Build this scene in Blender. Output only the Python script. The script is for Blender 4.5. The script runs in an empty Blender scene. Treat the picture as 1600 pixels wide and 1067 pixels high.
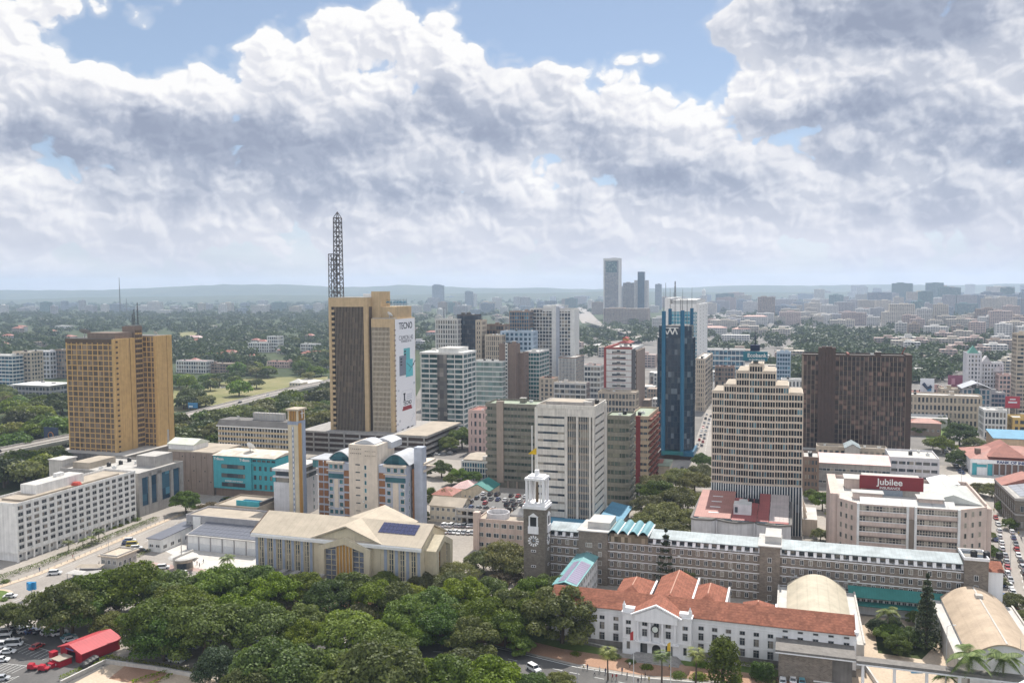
import bpy, bmesh, math, random
import numpy as np
from mathutils import Matrix, Vector

SC = bpy.context.scene
COL = SC.collection
R = math.radians
# ------------------------------------------------------------------ camera
FPX, CX, CY = 1350.0, 800.0, 533.5            # focal length in pixels of the 1600 px wide photograph
PITCH, ROLL, EYE = math.atan((533.5 - 452.0) / FPX), 0.0061, Vector((0, 0, 105.0))
_f = Vector((0, math.cos(PITCH), -math.sin(PITCH)))
_u0 = Vector((0, math.sin(PITCH), math.cos(PITCH)))
_r0 = Vector((1, 0, 0))
_r = _r0 * math.cos(ROLL) - _u0 * math.sin(ROLL)
_u = _u0 * math.cos(ROLL) + _r0 * math.sin(ROLL)
cd = bpy.data.cameras.new('camera')
cam = bpy.data.objects.new('camera', cd)
COL.objects.link(cam)
cam.matrix_world = Matrix(((_r.x, _u.x, -_f.x, EYE.x), (_r.y, _u.y, -_f.y, EYE.y), (_r.z, _u.z, -_f.z, EYE.z), (0, 0, 0, 1)))
cd.sensor_width = 36.0
cd.lens = 36.0 * FPX / 1600.0
cd.clip_start, cd.clip_end = 0.3, 80000.0
SC.camera = cam

# ------------------------------------------------------------------ render, light
SUN_AZ, SUN_EL = R(17), R(54)                  # azimuth to the right of straight ahead (+Y)
SC.view_settings.view_transform = 'Standard'
SC.view_settings.look = 'None'
SC.view_settings.exposure = 0.30
SC.view_settings.gamma = 1.0
cy = SC.cycles
cy.use_denoising = True
cy.max_bounces, cy.diffuse_bounces, cy.glossy_bounces = 5, 2, 2
cy.transmission_bounces, cy.transparent_max_bounces, cy.volume_bounces = 2, 6, 1
cy.caustics_reflective = cy.caustics_refractive = False
cy.sample_clamp_indirect = 4.0
sd = bpy.data.lights.new('sun', 'SUN')
sd.energy, sd.angle, sd.color = 4.8, R(0.5), (1.0, 0.95, 0.87)
sun = bpy.data.objects.new('sun', sd)
COL.objects.link(sun)
_sdir = Vector((math.sin(SUN_AZ) * math.cos(SUN_EL), math.cos(SUN_AZ) * math.cos(SUN_EL), math.sin(SUN_EL)))
sun.rotation_euler = _sdir.to_track_quat('Z', 'Y').to_euler()


class NT:
 """small helper for building node trees"""
 def __init__(s, tree):
  s.t = tree
  s.n, s.l = tree.nodes, tree.links

 def new(s, kind, **kw):
  nd = s.n.new(kind)
  for k, v in kw.items():
   setattr(nd, k, v)
  return nd

 def put(s, sock, v):
  if v is None:
   return
  if isinstance(v, bpy.types.NodeSocket):
   s.l.new(v, sock)
  elif isinstance(v, (tuple, list)) and sock.type == 'RGBA':
   sock.default_value = tuple(v) + ((1.0,) if len(v) == 3 else ())
  else:
   sock.default_value = v

 def m(s, op, a, b=None, c=None, clamp=False):
  nd = s.new('ShaderNodeMath', operation=op, use_clamp=clamp)
  for i, v in enumerate((a, b, c)):
   s.put(nd.inputs[i], v)
  return nd.outputs[0]

 def v(s, op, a, b=None, scale=None):
  nd = s.new('ShaderNodeVectorMath', operation=op)
  s.put(nd.inputs[0], a)
  s.put(nd.inputs[1], b)
  if scale is not None:
   s.put(nd.inputs['Scale'], scale)
  return nd.outputs['Value'] if op in ('LENGTH', 'DISTANCE', 'DOT_PRODUCT') else nd.outputs[0]

 def mix(s, f, a, b, blend='MIX'):
  nd = s.new('ShaderNodeMix', data_type='RGBA', blend_type=blend)
  s.put(nd.inputs[0], f)
  s.put(nd.inputs[6], a)
  s.put(nd.inputs[7], b)
  return nd.outputs[2]

 def noise(s, vec, scale, detail=4, rough=.5, color=False, dist=0.0, flat=False):
  nd = s.new('ShaderNodeTexNoise', noise_dimensions='2D' if flat else '3D')
  s.put(nd.inputs['Vector'], vec)
  s.put(nd.inputs['Scale'], scale)
  s.put(nd.inputs['Detail'], detail)
  s.put(nd.inputs['Roughness'], rough)
  s.put(nd.inputs['Distortion'], dist)
  return nd.outputs[1 if color else 0]

 def ramp(s, f, stops):
  nd = s.new('ShaderNodeValToRGB')
  s.put(nd.inputs[0], f)
  e = nd.color_ramp.elements
  while len(e) < len(stops):
   e.new(0.5)
  for q, (p, c) in zip(e, stops):
   q.position = p
   q.color = tuple(c) + (1,) if len(c) == 3 else c
  return nd.outputs[0]

 def rng(s, v, a, b, c=0.0, d=1.0, smooth=True):
  nd = s.new('ShaderNodeMapRange', interpolation_type='SMOOTHSTEP' if smooth else 'LINEAR')
  for i, x in enumerate((v, a, b, c, d)):
   s.put(nd.inputs[i], x)
  return nd.outputs[0]

 def xyz(s, x, y, z):
  nd = s.new('ShaderNodeCombineXYZ')
  for i, q in enumerate((x, y, z)):
   s.put(nd.inputs[i], q)
  return nd.outputs[0]

 def sep(s, v):
  nd = s.new('ShaderNodeSeparateXYZ')
  s.put(nd.inputs[0], v)
  return nd.outputs


# ------------------------------------------------------------------ sky: clear sky plus cumulus, all by direction
def sky_uv(px, py):
 return (math.atan((px - 800) / FPX), (452 - .0061 * (px - 800) - py) / FPX * math.cos(math.atan((px - 800) / FPX)))


# cloud masses: centre and radii in photograph pixels (turned into azimuth and elevation), weight
CLOUDS = [(60, 150, 130, 110, .50), (330, 160, 120, 70, .42), (560, 110, 150, 90, .52), (720, 140, 150, 90, .50), (900, 150, 110, 80, .46),
   (1190, 120, 110, 90, .50), (1450, 30, 320, 90, .55), (1330, 170, 150, 60, .40), (1520, 190, 170, 90, .45), (200, 12, 110, 30, .34),
   (420, 240, 420, 60, .40), (1060, 260, 200, 70, .42), (1480, 320, 300, 60, .30), (300, 350, 420, 50, .22), (900, 350, 500, 60, .22),
   (-300, 120, 220, 140, .45), (1950, 150, 250, 140, .45)]
HOLES = [(270, 78, 150, 62, .62), (900, 40, 210, 75, .75), (1075, 120, 70, 60, .50), (1265, 222, 60, 46, 1.1), (540, 14, 90, 30, .40), (40, 20, 60, 26, .25), (395, 30, 80, 60, .40)]
DARKS = [(80, 222, 150, 42, .62), (430, 232, 190, 48, .78), (250, 215, 70, 30, .35), (760, 205, 120, 48, .52), (935, 215, 80, 40, .62), (1060, 290, 150, 44, .72), (1430, 24, 215, 54, .9), (1335, 168, 120, 34, .66), (1510, 222, 170, 40, .72),
   (690, 322, 150, 30, .42), (320, 312, 190, 28, .42), (1450, 335, 130, 34, .46), (640, 165, 70, 34, .34), (820, 110, 60, 40, .22), (1180, 190, 60, 26, .25), (560, 300, 120, 22, .25)]


def build_world():
 w = bpy.data.worlds.new('World')
 SC.world = w
 w.use_nodes = True
 t = NT(w.node_tree)
 t.n.clear()
 # group: cloud density at (azimuth, tan elevation)
 g = bpy.data.node_groups.new('cloud_density', 'ShaderNodeTree')
 g.interface.new_socket('P', in_out='INPUT', socket_type='NodeSocketVector')
 g.interface.new_socket('D', in_out='OUTPUT', socket_type='NodeSocketFloat')
 q = NT(g)
 gi, go = q.new('NodeGroupInput'), q.new('NodeGroupOutput')
 P = gi.outputs[0]

 def blob(nt, p, px, py, rx, ry, wgt):
  u, v = sky_uv(px, py)
  a = nt.v('MULTIPLY', nt.v('SUBTRACT', p, (u, v, 0)), (FPX / rx, FPX / ry, 0))
  return nt.m('MULTIPLY', nt.m('EXPONENT', nt.m('MULTIPLY', nt.v('DOT_PRODUCT', a, a), -1.0)), wgt)
 warp = q.v('MULTIPLY', q.v('SUBTRACT', q.noise(P, 10.0, 2, .5, True, flat=True), (.5, .5, .5)), (.12, .075, 0))
 P1 = q.v('ADD', P, warp)
 acc = None
 for c in CLOUDS:
  b = blob(q, P1, *c)
  acc = b if acc is None else q.m('ADD', acc, b)
 for c in HOLES:
  acc = q.m('SUBTRACT', acc, blob(q, P1, *c))
 vv = q.m('DIVIDE', q.m('SUBTRACT', q.sep(P1)[1], .13), .075)
 acc = q.m('ADD', acc, q.m('MULTIPLY', q.m('EXPONENT', q.m('MULTIPLY', q.m('MULTIPLY', vv, vv), -1.0)), .46))
 acc = q.m('MINIMUM', acc, .56)
 pw = q.v('MULTIPLY', P, (1, 1.25, 1))
 warp2 = q.v('SCALE', q.v('SUBTRACT', q.noise(pw, 26.0, 1, .5, True, flat=True), (.5, .5, .5)), scale=.022)
 P2 = q.v('ADD', pw, warp2)
 n1 = q.noise(P2, 9.0, 7, .57, flat=True)
 vo = q.new('ShaderNodeTexVoronoi', feature='F1', voronoi_dimensions='2D', normalize=False)
 q.put(vo.inputs['Vector'], P2)
 q.put(vo.inputs['Scale'], 19.0)
 q.put(vo.inputs['Detail'], 2.0)
 q.put(vo.inputs['Roughness'], .55)
 bil = q.m('SUBTRACT', .52, vo.outputs['Distance'])
 dsum = q.m('ADD', acc, q.m('MULTIPLY', q.m('SUBTRACT', n1, .5), 1.25))
 vb = q.new('ShaderNodeTexVoronoi', feature='SMOOTH_F1', voronoi_dimensions='2D', normalize=False)
 q.put(vb.inputs['Vector'], P2)
 q.put(vb.inputs['Scale'], 9.5)
 vb.inputs['Smoothness'].default_value = .25
 dsum = q.m('ADD', dsum, q.m('MULTIPLY', bil, .46))
 dsum = q.m('ADD', dsum, q.m('MULTIPLY', q.m('SUBTRACT', .5, vb.outputs['Distance']), .42))
 q.l.new(dsum, go.inputs[0])

 d = t.new('ShaderNodeTexCoord').outputs['Generated']
 X, Y, Z = t.sep(d)
 u = t.m('ARCTAN2', X, Y)
 hz = t.m('SQRT', t.m('ADD', t.m('MULTIPLY', X, X), t.m('MULTIPLY', Y, Y)))
 v = t.m('DIVIDE', Z, t.m('MAXIMUM', hz, .05))
 p = t.xyz(u, t.m('MINIMUM', v, 2.2), 0)

 def dens(off):
  nd = t.new('ShaderNodeGroup')
  nd.node_tree = g
  t.put(nd.inputs[0], t.v('ADD', p, off))
  return nd.outputs[0]
 D0 = dens((0, 0, 0))
 tau, first = None, None
 for kx, k in ((.004, .005), (-.003, .012), (.012, .021), (-.008, .034)):
  e = t.m('MAXIMUM', dens((kx, k, 0)), 0.0)
  first = first or e
  tau = e if tau is None else t.m('ADD', tau, e)
 cover = t.rng(D0, -.02, .11)
 thin = t.rng(D0, -.20, .12, 0, .35)
 cover = t.m('MAXIMUM', cover, thin)
 lit = t.m('EXPONENT', t.m('MULTIPLY', tau, -.17))
 relief = t.m('MULTIPLY', t.m('SUBTRACT', t.m('MAXIMUM', D0, 0.0), first), 1.7)
 relief = t.m('MAXIMUM', t.m('MINIMUM', relief, .26), -.13)
 dark = None
 wp = t.v('ADD', p, t.v('MULTIPLY', t.v('SUBTRACT', t.noise(p, 11.0, 5, .6, True, flat=True), (.5, .5, .5)), (.17, .085, 0)))
 for c in DARKS:
  b = blob(t, wp, *c)
  dark = b if dark is None else t.m('ADD', dark, b)
 dark = t.m('MULTIPLY', dark, t.rng(t.noise(p, 16.0, 4, .6, flat=True), .3, .62, .62, 1.3))
 lit = t.m('MULTIPLY', lit, t.m('SUBTRACT', 1.0, t.m('MINIMUM', t.m('MULTIPLY', dark, 1.15), .86)))
 lit = t.m('ADD', lit, t.m('MULTIPLY', relief, t.m('SUBTRACT', 1.0, t.m('MINIMUM', dark, .5))))
 rim = t.m('SUBTRACT', 1.0, t.rng(D0, .02, .30))
 lit = t.m('MAXIMUM', lit, t.m('MULTIPLY', rim, t.m('SUBTRACT', .72, dark)))
 ccol = t.ramp(lit, [(0.0, (.30, .345, .46)), (.25, (.41, .455, .57)), (.50, (.62, .65, .735)), (.78, (.86, .86, .90)), (1.0, (1.02, 1.01, 1.0))])
 # low band: air near the horizon
 low = t.m('POWER', t.m('SUBTRACT', 1.0, t.rng(v, 0.0, .125, 0, 1)), 1.0)
 sk = t.new('ShaderNodeTexSky', sky_type='NISHITA', sun_disc=False)
 sk.sun_elevation, sk.sun_rotation = SUN_EL, SUN_AZ
 sk.altitude, sk.air_density, sk.dust_density, sk.ozone_density = 1700, 1.0, 1.2, 1.5
 base = t.mix(.24, t.v('SCALE', sk.outputs[0], scale=SKY_K), (.52, .60, .68))
 # clouds out of the frame: brightness added behind camera and overhead to light facades
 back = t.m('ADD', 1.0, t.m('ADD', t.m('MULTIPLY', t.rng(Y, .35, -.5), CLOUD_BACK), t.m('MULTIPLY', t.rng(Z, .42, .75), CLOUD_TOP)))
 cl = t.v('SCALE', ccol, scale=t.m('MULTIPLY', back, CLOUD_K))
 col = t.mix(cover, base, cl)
 strip = t.noise(t.v('MULTIPLY', p, (1.0, 4.0, 1.0)), 7.0, 5, .55, flat=True)
 air = t.mix(t.rng(strip, .35, .68), (.60 * CLOUD_K, .605 * CLOUD_K, .695 * CLOUD_K), (.77 * CLOUD_K, .755 * CLOUD_K, .815 * CLOUD_K))
 col = t.mix(t.m('MULTIPLY', low, .80), col, air)
 bg = t.new('ShaderNodeBackground')
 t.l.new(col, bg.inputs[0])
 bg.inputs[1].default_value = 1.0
 out = t.new('ShaderNodeOutputWorld')
 t.l.new(bg.outputs[0], out.inputs[0])
 w.cycles.sampling_method = 'MANUAL'
 w.cycles.sample_map_resolution = 512


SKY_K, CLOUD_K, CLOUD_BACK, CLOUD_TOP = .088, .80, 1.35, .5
HAZE_COLOR, HAZE_DENSITY = (.64, .78, 1.0), 8.2e-5
build_world()

# ------------------------------------------------------------------ placing things from what the photograph shows
def ray(px, py):
 return (_f * FPX + _r * (px - CX) - _u * (py - CY)).normalized()


def G(px, py, z=0.0):
 d = ray(px, py)
 k = (z - EYE.z) / d.z
 return EYE + d * k


def PX(p):
 d = Vector(p) - EYE
 w = d.dot(_f)
 return CX + FPX * d.dot(_r) / w, CY - FPX * d.dot(_u) / w


def ZAT(p, py):
 """height above ground point p that shows at row py"""
 a, b = 0.0, 400.0
 for _ in range(40):
  c = (a + b) / 2
  if PX((p[0], p[1], c))[1] > py:
   a = c
  else:
   b = c
 return a


def along(p, d, px, z=0.0, far=400):
 """distance along d from p at which column px is reached"""
 p, d = Vector((p[0], p[1], z)), Vector((d[0], d[1], 0))
 s0 = PX(p)[0] < px
 up = PX(p + d * 1.0)[0] > PX(p)[0]
 if s0 != up:
  return 6.0
 a, b = 0.0, float(far)
 for _ in range(40):
  c = (a + b) / 2
  q = p + d * c
  if (PX(q)[0] < px) == s0:
   a = c
  else:
   b = c
 return a


YAW = R(-18)


def axes(yaw):
 return Vector((math.cos(yaw), math.sin(yaw), 0)), Vector((-math.sin(yaw), math.cos(yaw), 0))


# ------------------------------------------------------------------ objects
def tag(o, label=None, cat=None, group=None, kind=None):
 for k, v in (('label', label), ('category', cat), ('group', group), ('kind', kind)):
  if v:
   o[k] = v
 return o


def empty(name, loc, rz=0.0, label=None, cat=None, group=None):
 o = bpy.data.objects.new(name, None)
 COL.objects.link(o)
 o.location = loc
 o.rotation_euler = (0, 0, rz)
 return tag(o, label, cat, group)


def copy_tree(o, parent=None):
 c = o.copy()
 COL.objects.link(c)
 if parent is not None:
  c.parent = parent
 for ch in KIDS.get(o, ()):
  KIDS.setdefault(c, []).append(copy_tree(ch, c))
 return c


KIDS = {}


class MB:
 """collects shapes and links them as one mesh object; frame = (origin, along, outward) for walls"""
 def __init__(s):
  s.v, s.f, s.m, s.fr = [], [], [], None

 def pt(s, x, y, z):
  if s.fr:
   o, t, n = s.fr
   s.v.append((o[0] + t[0] * x + n[0] * y, o[1] + t[1] * x + n[1] * y, z))
  else:
   s.v.append((x, y, z))
  return len(s.v) - 1

 def face(s, pts, m=0):
  s.f.append([s.pt(*p) for p in pts])
  s.m.append(m)

 def box(s, x0, x1, y0, y1, z0, z1, m=0, top=None):
  i = [s.pt(*p) for p in ((x0, y0, z0), (x1, y0, z0), (x1, y1, z0), (x0, y1, z0), (x0, y0, z1), (x1, y0, z1), (x1, y1, z1), (x0, y1, z1))]
  for k, q in enumerate(((0, 3, 2, 1), (4, 5, 6, 7), (0, 1, 5, 4), (1, 2, 6, 5), (2, 3, 7, 6), (3, 0, 4, 7))):
   s.f.append([i[j] for j in q])
   s.m.append(top if (k == 1 and top is not None) else m)
  return s

 def prism(s, poly, z0, z1, m=0, top=None):
  n = len(poly)
  a = [s.pt(x, y, z0) for x, y in poly]
  b = [s.pt(x, y, z1) for x, y in poly]
  s.f.append(a[::-1]); s.m.append(m)
  s.f.append(b); s.m.append(m if top is None else top)
  for i in range(n):
   j = (i + 1) % n
   s.f.append([a[i], a[j], b[j], b[i]]); s.m.append(m)
  return s

 def extr(s, prof, x0, x1, m=0, axis='x', top=None):
  """profile [(a, z)] swept along x (a = y) or along y (a = x)"""
  n = len(prof)
  def q(c, a, z):
   return (c, a, z) if axis == 'x' else (a, c, z)
  A = [s.pt(*q(x0, a, z)) for a, z in prof]
  B = [s.pt(*q(x1, a, z)) for a, z in prof]
  s.f.append(A); s.m.append(m)
  s.f.append(B[::-1]); s.m.append(m)
  for i in range(n):
   j = (i + 1) % n
   s.f.append([A[j], A[i], B[i], B[j]]); s.m.append(m if top is None else top)
  return s

 def cyl(s, x, y, z0, z1, r, m=0, n=12, r1=None):
  r1 = r if r1 is None else r1
  a = [s.pt(x + r * math.cos(2 * math.pi * k / n), y + r * math.sin(2 * math.pi * k / n), z0) for k in range(n)]
  b = [s.pt(x + r1 * math.cos(2 * math.pi * k / n), y + r1 * math.sin(2 * math.pi * k / n), z1) for k in range(n)]
  s.f.append(a[::-1]); s.m.append(m)
  s.f.append(b); s.m.append(m)
  for i in range(n):
   j = (i + 1) % n
   s.f.append([a[i], a[j], b[j], b[i]]); s.m.append(m)
  return s

 def tube(s, pts, rad, m=0, n=6):
  pts = [Vector(p) for p in pts]
  rad = rad if isinstance(rad, (list, tuple)) else [rad] * len(pts)
  rings = []
  for i, p in enumerate(pts):
   d = (pts[min(i + 1, len(pts) - 1)] - pts[max(i - 1, 0)]).normalized()
   a = d.cross(Vector((0, 0, 1)) if abs(d.z) < .9 else Vector((1, 0, 0))).normalized()
   b = d.cross(a)
   rings.append([s.pt(*(p + (a * math.cos(2 * math.pi * k / n) + b * math.sin(2 * math.pi * k / n)) * rad[i])) for k in range(n)])
  for r0, r1 in zip(rings, rings[1:]):
   for k in range(n):
    s.f.append([r0[k], r0[(k + 1) % n], r1[(k + 1) % n], r1[k]]); s.m.append(m)
  s.f.append(rings[0][::-1]); s.m.append(m)
  s.f.append(rings[-1]); s.m.append(m)
  return s

 def hip(s, x0, x1, y0, y1, z0, z1, m=0, ov=.6, ridge=None):
  """hipped or pyramid roof"""
  x0, x1, y0, y1 = x0 - ov, x1 + ov, y0 - ov, y1 + ov
  w, d = x1 - x0, y1 - y0
  k = min(w, d) / 2 if ridge is None else ridge
  if w >= d:
   a, b = (x0 + k, (y0 + y1) / 2, z1), (x1 - k, (y0 + y1) / 2, z1)
  else:
   a, b = ((x0 + x1) / 2, y0 + k, z1), ((x0 + x1) / 2, y1 - k, z1)
  c = [(x0, y0, z0), (x1, y0, z0), (x1, y1, z0), (x0, y1, z0)]
  if w >= d:
   for f in ((c[0], c[1], b, a), (c[1], c[2], b), (c[2], c[3], a, b), (c[3], c[0], a)):
    s.face(f, m)
  else:
   for f in ((c[0], c[1], a), (c[1], c[2], b, a), (c[2], c[3], b), (c[3], c[0], a, b)):
    s.face(f, m)
  s.face(c[::-1], m)
  return s

 def gable(s, x0, x1, y0, y1, z0, z1, m=0, axis='x', ov=.5, th=.25, wall=None):
  """gabled roof with thickness; wall = material of the triangular ends"""
  if axis == 'x':
   yc = (y0 + y1) / 2
   k = (z1 - z0) / (yc - y0)
   prof = [(y0 - ov, z0 - ov * k), (yc, z1), (y1 + ov, z0 - ov * k), (y1 + ov, z0 - ov * k - th), (yc, z1 - th), (y0 - ov, z0 - ov * k - th)]
   s.extr(prof, x0 - ov, x1 + ov, m)
   if wall is not None:
    s.extr([(y0, z0 - th), (y1, z0 - th), (yc, z1 - th)], x0 + .05, x1 - .05, wall)
  else:
   xc = (x0 + x1) / 2
   k = (z1 - z0) / (xc - x0)
   prof = [(x0 - ov, z0 - ov * k), (xc, z1), (x1 + ov, z0 - ov * k), (x1 + ov, z0 - ov * k - th), (xc, z1 - th), (x0 - ov, z0 - ov * k - th)]
   s.extr(prof, y0 - ov, y1 + ov, m, axis='y')
   if wall is not None:
    s.extr([(x0, z0 - th), (x1, z0 - th), (xc, z1 - th)], y0 + .05, y1 - .05, wall, axis='y')
  return s

 def mesh(s, name, mats):
  me = bpy.data.meshes.new(name)
  me.from_pydata(s.v, [], s.f)
  for m in (mats if isinstance(mats, (list, tuple)) else [mats]):
   me.materials.append(m)
  me.polygons.foreach_set('material_index', s.m)
  me.update()
  bm = bmesh.new()
  bm.from_mesh(me)
  bmesh.ops.recalc_face_normals(bm, faces=bm.faces)
  bm.to_mesh(me)
  bm.free()
  return me

 def build(s, name, mats, parent=None, loc=(0, 0, 0), rz=0.0, **kw):
  return link(name, s.mesh(name, mats), parent, loc, rz, **kw)


def link(name, me, parent=None, loc=(0, 0, 0), rz=0.0, label=None, cat=None, group=None, kind=None):
 o = bpy.data.objects.new(name, me)
 COL.objects.link(o)
 if parent is not None:
  o.parent = parent
  KIDS.setdefault(parent, []).append(o)
 o.location = loc
 o.rotation_euler = (0, 0, rz)
 return tag(o, label, cat, group, kind)


# ------------------------------------------------------------------ materials
MATS = {}


def mat_new(name):
 m = bpy.data.materials.new(name)
 m.use_nodes = True
 t = NT(m.node_tree)
 t.n.clear()
 out = t.new('ShaderNodeOutputMaterial')
 b = t.new('ShaderNodeBsdfPrincipled')
 t.l.new(b.outputs[0], out.inputs[0])
 return m, t, b, out


def paint(name, col, rough=.8, wear=.16, streak=.14, scale=.35, bump=0.0, objcol=False, spec=.3):
 """painted or bare wall: blotches of weather plus rain streaks that run down it"""
 if name in MATS:
  return MATS[name]
 m, t, b, _ = mat_new(name)
 tc = t.new('ShaderNodeTexCoord').outputs['Object']
 oi = t.new('ShaderNodeObjectInfo')
 p = t.v('ADD', tc, t.v('SCALE', t.xyz(oi.outputs['Random'], oi.outputs['Random'], 0), scale=57.0))
 n = t.noise(p, scale, 5, .6)
 st = t.noise(t.v('MULTIPLY', p, (1.1, 1.1, .05)), 1.0, 4, .6)
 fine = t.noise(p, 2.7, 3, .6)
 k = t.m('ADD', t.m('MULTIPLY', t.m('SUBTRACT', n, .5), wear * 2.9), t.m('MULTIPLY', t.m('SUBTRACT', st, .55), streak * 3.2))
 k = t.m('ADD', t.m('ADD', k, t.m('MULTIPLY', t.m('SUBTRACT', fine, .5), .10)), 1.0)
 c = oi.outputs['Color'] if objcol else None
 if c is None:
  rgb = t.new('ShaderNodeRGB')
  rgb.outputs[0].default_value = tuple(col) + (1,)
  c = rgb.outputs[0]
 t.put(b.inputs['Base Color'], t.v('SCALE', c, scale=k))
 b.inputs['Roughness'].default_value = rough
 b.inputs['Specular IOR Level'].default_value = spec
 MATS[name] = m
 return m


def plain(name, col, rough=.6, metal=0.0, spec=.4, emit=None):
 if name in MATS:
  return MATS[name]
 m, t, b, _ = mat_new(name)
 tc = t.new('ShaderNodeTexCoord').outputs['Object']
 n = t.noise(tc, 1.3, 3, .6)
 rgb = t.new('ShaderNodeRGB')
 rgb.outputs[0].default_value = tuple(col) + (1,)
 t.put(b.inputs['Base Color'], t.v('SCALE', rgb.outputs[0], scale=t.rng(n, 0, 1, .88, 1.12)))
 b.inputs['Roughness'].default_value = rough
 b.inputs['Metallic'].default_value = metal
 b.inputs['Specular IOR Level'].default_value = spec
 MATS[name] = m
 return m


def glass(name, col=(.03, .04, .05), lite=(.34, .31, .26), share=.30, cell=(3.2, 3.2, 3.3), rough=.09, spec=.22, tint2=None):
 """window glass whose panes differ: most dark, some with blinds or curtains behind them"""
 if name in MATS:
  return MATS[name]
 m, t, b, _ = mat_new(name)
 tc = t.new('ShaderNodeTexCoord').outputs['Object']
 oi = t.new('ShaderNodeObjectInfo')
 q = t.v('FLOOR', t.v('DIVIDE', t.v('ADD', tc, (.37, .41, .05)), cell))
 wn = t.new('ShaderNodeTexWhiteNoise', noise_dimensions='4D')
 t.put(wn.inputs['Vector'], q)
 t.put(wn.inputs['W'], t.m('MULTIPLY', oi.outputs['Random'], 91.7))
 r = wn.outputs['Value']
 d2 = tint2 or tuple(min(1, x * 2.0 + .01) for x in col)
 c = t.ramp(r, [(0.0, col), (1 - share - .25, d2), (1 - share, tuple((a + bb) * .33 for a, bb in zip(d2, lite))), (1.0, lite)])
 t.put(b.inputs['Base Color'], c)
 b.inputs['Roughness'].default_value = rough
 b.inputs['Specular IOR Level'].default_value = spec
 # panes are never quite flat: reflections break up
 nb = t.new('ShaderNodeBump')
 nb.inputs['Strength'].default_value = .25
 nb.inputs['Distance'].default_value = .35
 t.put(nb.inputs['Height'], t.m('ADD', t.noise(tc, .9, 2, .5), t.m('MULTIPLY', r, .8)))
 t.l.new(nb.outputs[0], b.inputs['Normal'])
 MATS[name] = m
 return m


def brick(name, a, c, mortar, scale=1.0, w=.6, h=.25, rough=.9):
 if name in MATS:
  return MATS[name]
 m, t, b, _ = mat_new(name)
 tc = t.new('ShaderNodeTexCoord').outputs['Object']
 x, y, z = t.sep(tc)
 nd = t.new('ShaderNodeTexBrick')
 t.put(nd.inputs['Vector'], t.xyz(t.m('ADD', x, y), z, 0))
 t.put(nd.inputs['Color1'], a)
 t.put(nd.inputs['Color2'], c)
 t.put(nd.inputs['Mortar'], mortar)
 nd.inputs['Scale'].default_value = scale
 nd.inputs['Brick Width'].default_value = w
 nd.inputs['Row Height'].default_value = h
 nd.inputs['Mortar Size'].default_value = .02
 n = t.noise(tc, .5, 5, .6)
 t.put(b.inputs['Base Color'], t.v('SCALE', nd.outputs[0], scale=t.rng(n, .2, .8, .78, 1.2)))
 b.inputs['Roughness'].default_value = rough
 MATS[name] = m
 return m


def tiles(name, a, c, row=.42, rough=.85, axis=1):
 """roof tiles in courses, each tile its own shade"""
 if name in MATS:
  return MATS[name]
 m, t, b, _ = mat_new(name)
 tc = t.new('ShaderNodeTexCoord').outputs['Object']
 x, y, z = t.sep(tc)
 q = t.v('FLOOR', t.xyz(t.m('DIVIDE', x, .55), t.m('DIVIDE', y, .55), t.m('DIVIDE', z, row)))
 wn = t.new('ShaderNodeTexWhiteNoise', noise_dimensions='3D')
 t.put(wn.inputs['Vector'], q)
 n = t.noise(tc, .45, 5, .65)
 n2 = t.noise(tc, 2.2, 4, .7)
 f = t.m('ADD', t.m('MULTIPLY', wn.outputs['Value'], .5), t.m('MULTIPLY', n2, .55))
 col = t.mix(f, a, c)
 fr = t.m('FRACT', t.m('DIVIDE', z, row))
 col = t.v('SCALE', col, scale=t.m('MULTIPLY', t.rng(n, .3, .75, .72, 1.18), t.rng(fr, 0.0, .22, .70, 1.0)))
 t.put(b.inputs['Base Color'], col)
 b.inputs['Roughness'].default_value = rough
 b.inputs['Specular IOR Level'].default_value = .2
 MATS[name] = m
 return m


def seam(name, col, step=.9, axis=0, rough=.55, depth=.82, wear=.14):
 """sheet roofing with standing seams along one direction"""
 if name in MATS:
  return MATS[name]
 m, t, b, _ = mat_new(name)
 tc = t.new('ShaderNodeTexCoord').outputs['Object']
 a = t.sep(tc)[axis]
 fr = t.m('FRACT', t.m('DIVIDE', a, step))
 line = t.rng(t.m('ABSOLUTE', t.m('SUBTRACT', fr, .5)), .40, .48, 1.0, depth)
 n = t.noise(tc, .22, 5, .65)
 n2 = t.noise(tc, 1.6, 4, .6)
 k = t.m('MULTIPLY', line, t.m('ADD', t.rng(n, .25, .75, 1 - wear, 1 + wear), t.m('MULTIPLY', t.m('SUBTRACT', n2, .5), .2)))
 rgb = t.new('ShaderNodeRGB')
 rgb.outputs[0].default_value = tuple(col) + (1,)
 t.put(b.inputs['Base Color'], t.v('SCALE', rgb.outputs[0], scale=k))
 b.inputs['Roughness'].default_value = rough
 b.inputs['Specular IOR Level'].default_value = .3
 MATS[name] = m
 return m


def ground_mat(name, a, c, scale=.05, c3=None, rough=.95, fine=.8, spots=None):
 if name in MATS:
  return MATS[name]
 m, t, b, _ = mat_new(name)
 tc = t.new('ShaderNodeTexCoord').outputs['Object']
 n = t.noise(tc, scale, 7, .62)
 col = t.ramp(n, [(.32, a), (.55, c), (.72, c3 or c)])
 k = t.rng(t.noise(tc, fine, 4, .7), .2, .8, .84, 1.16)
 col = t.v('SCALE', col, scale=k)
 if spots:
  s = t.rng(t.noise(tc, spots[0], 3, .5), spots[1], spots[1] + .06)
  col = t.mix(s, col, spots[2])
 t.put(b.inputs['Base Color'], col)
 b.inputs['Roughness'].default_value = rough
 b.inputs['Specular IOR Level'].default_value = .2
 MATS[name] = m
 return m


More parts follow.
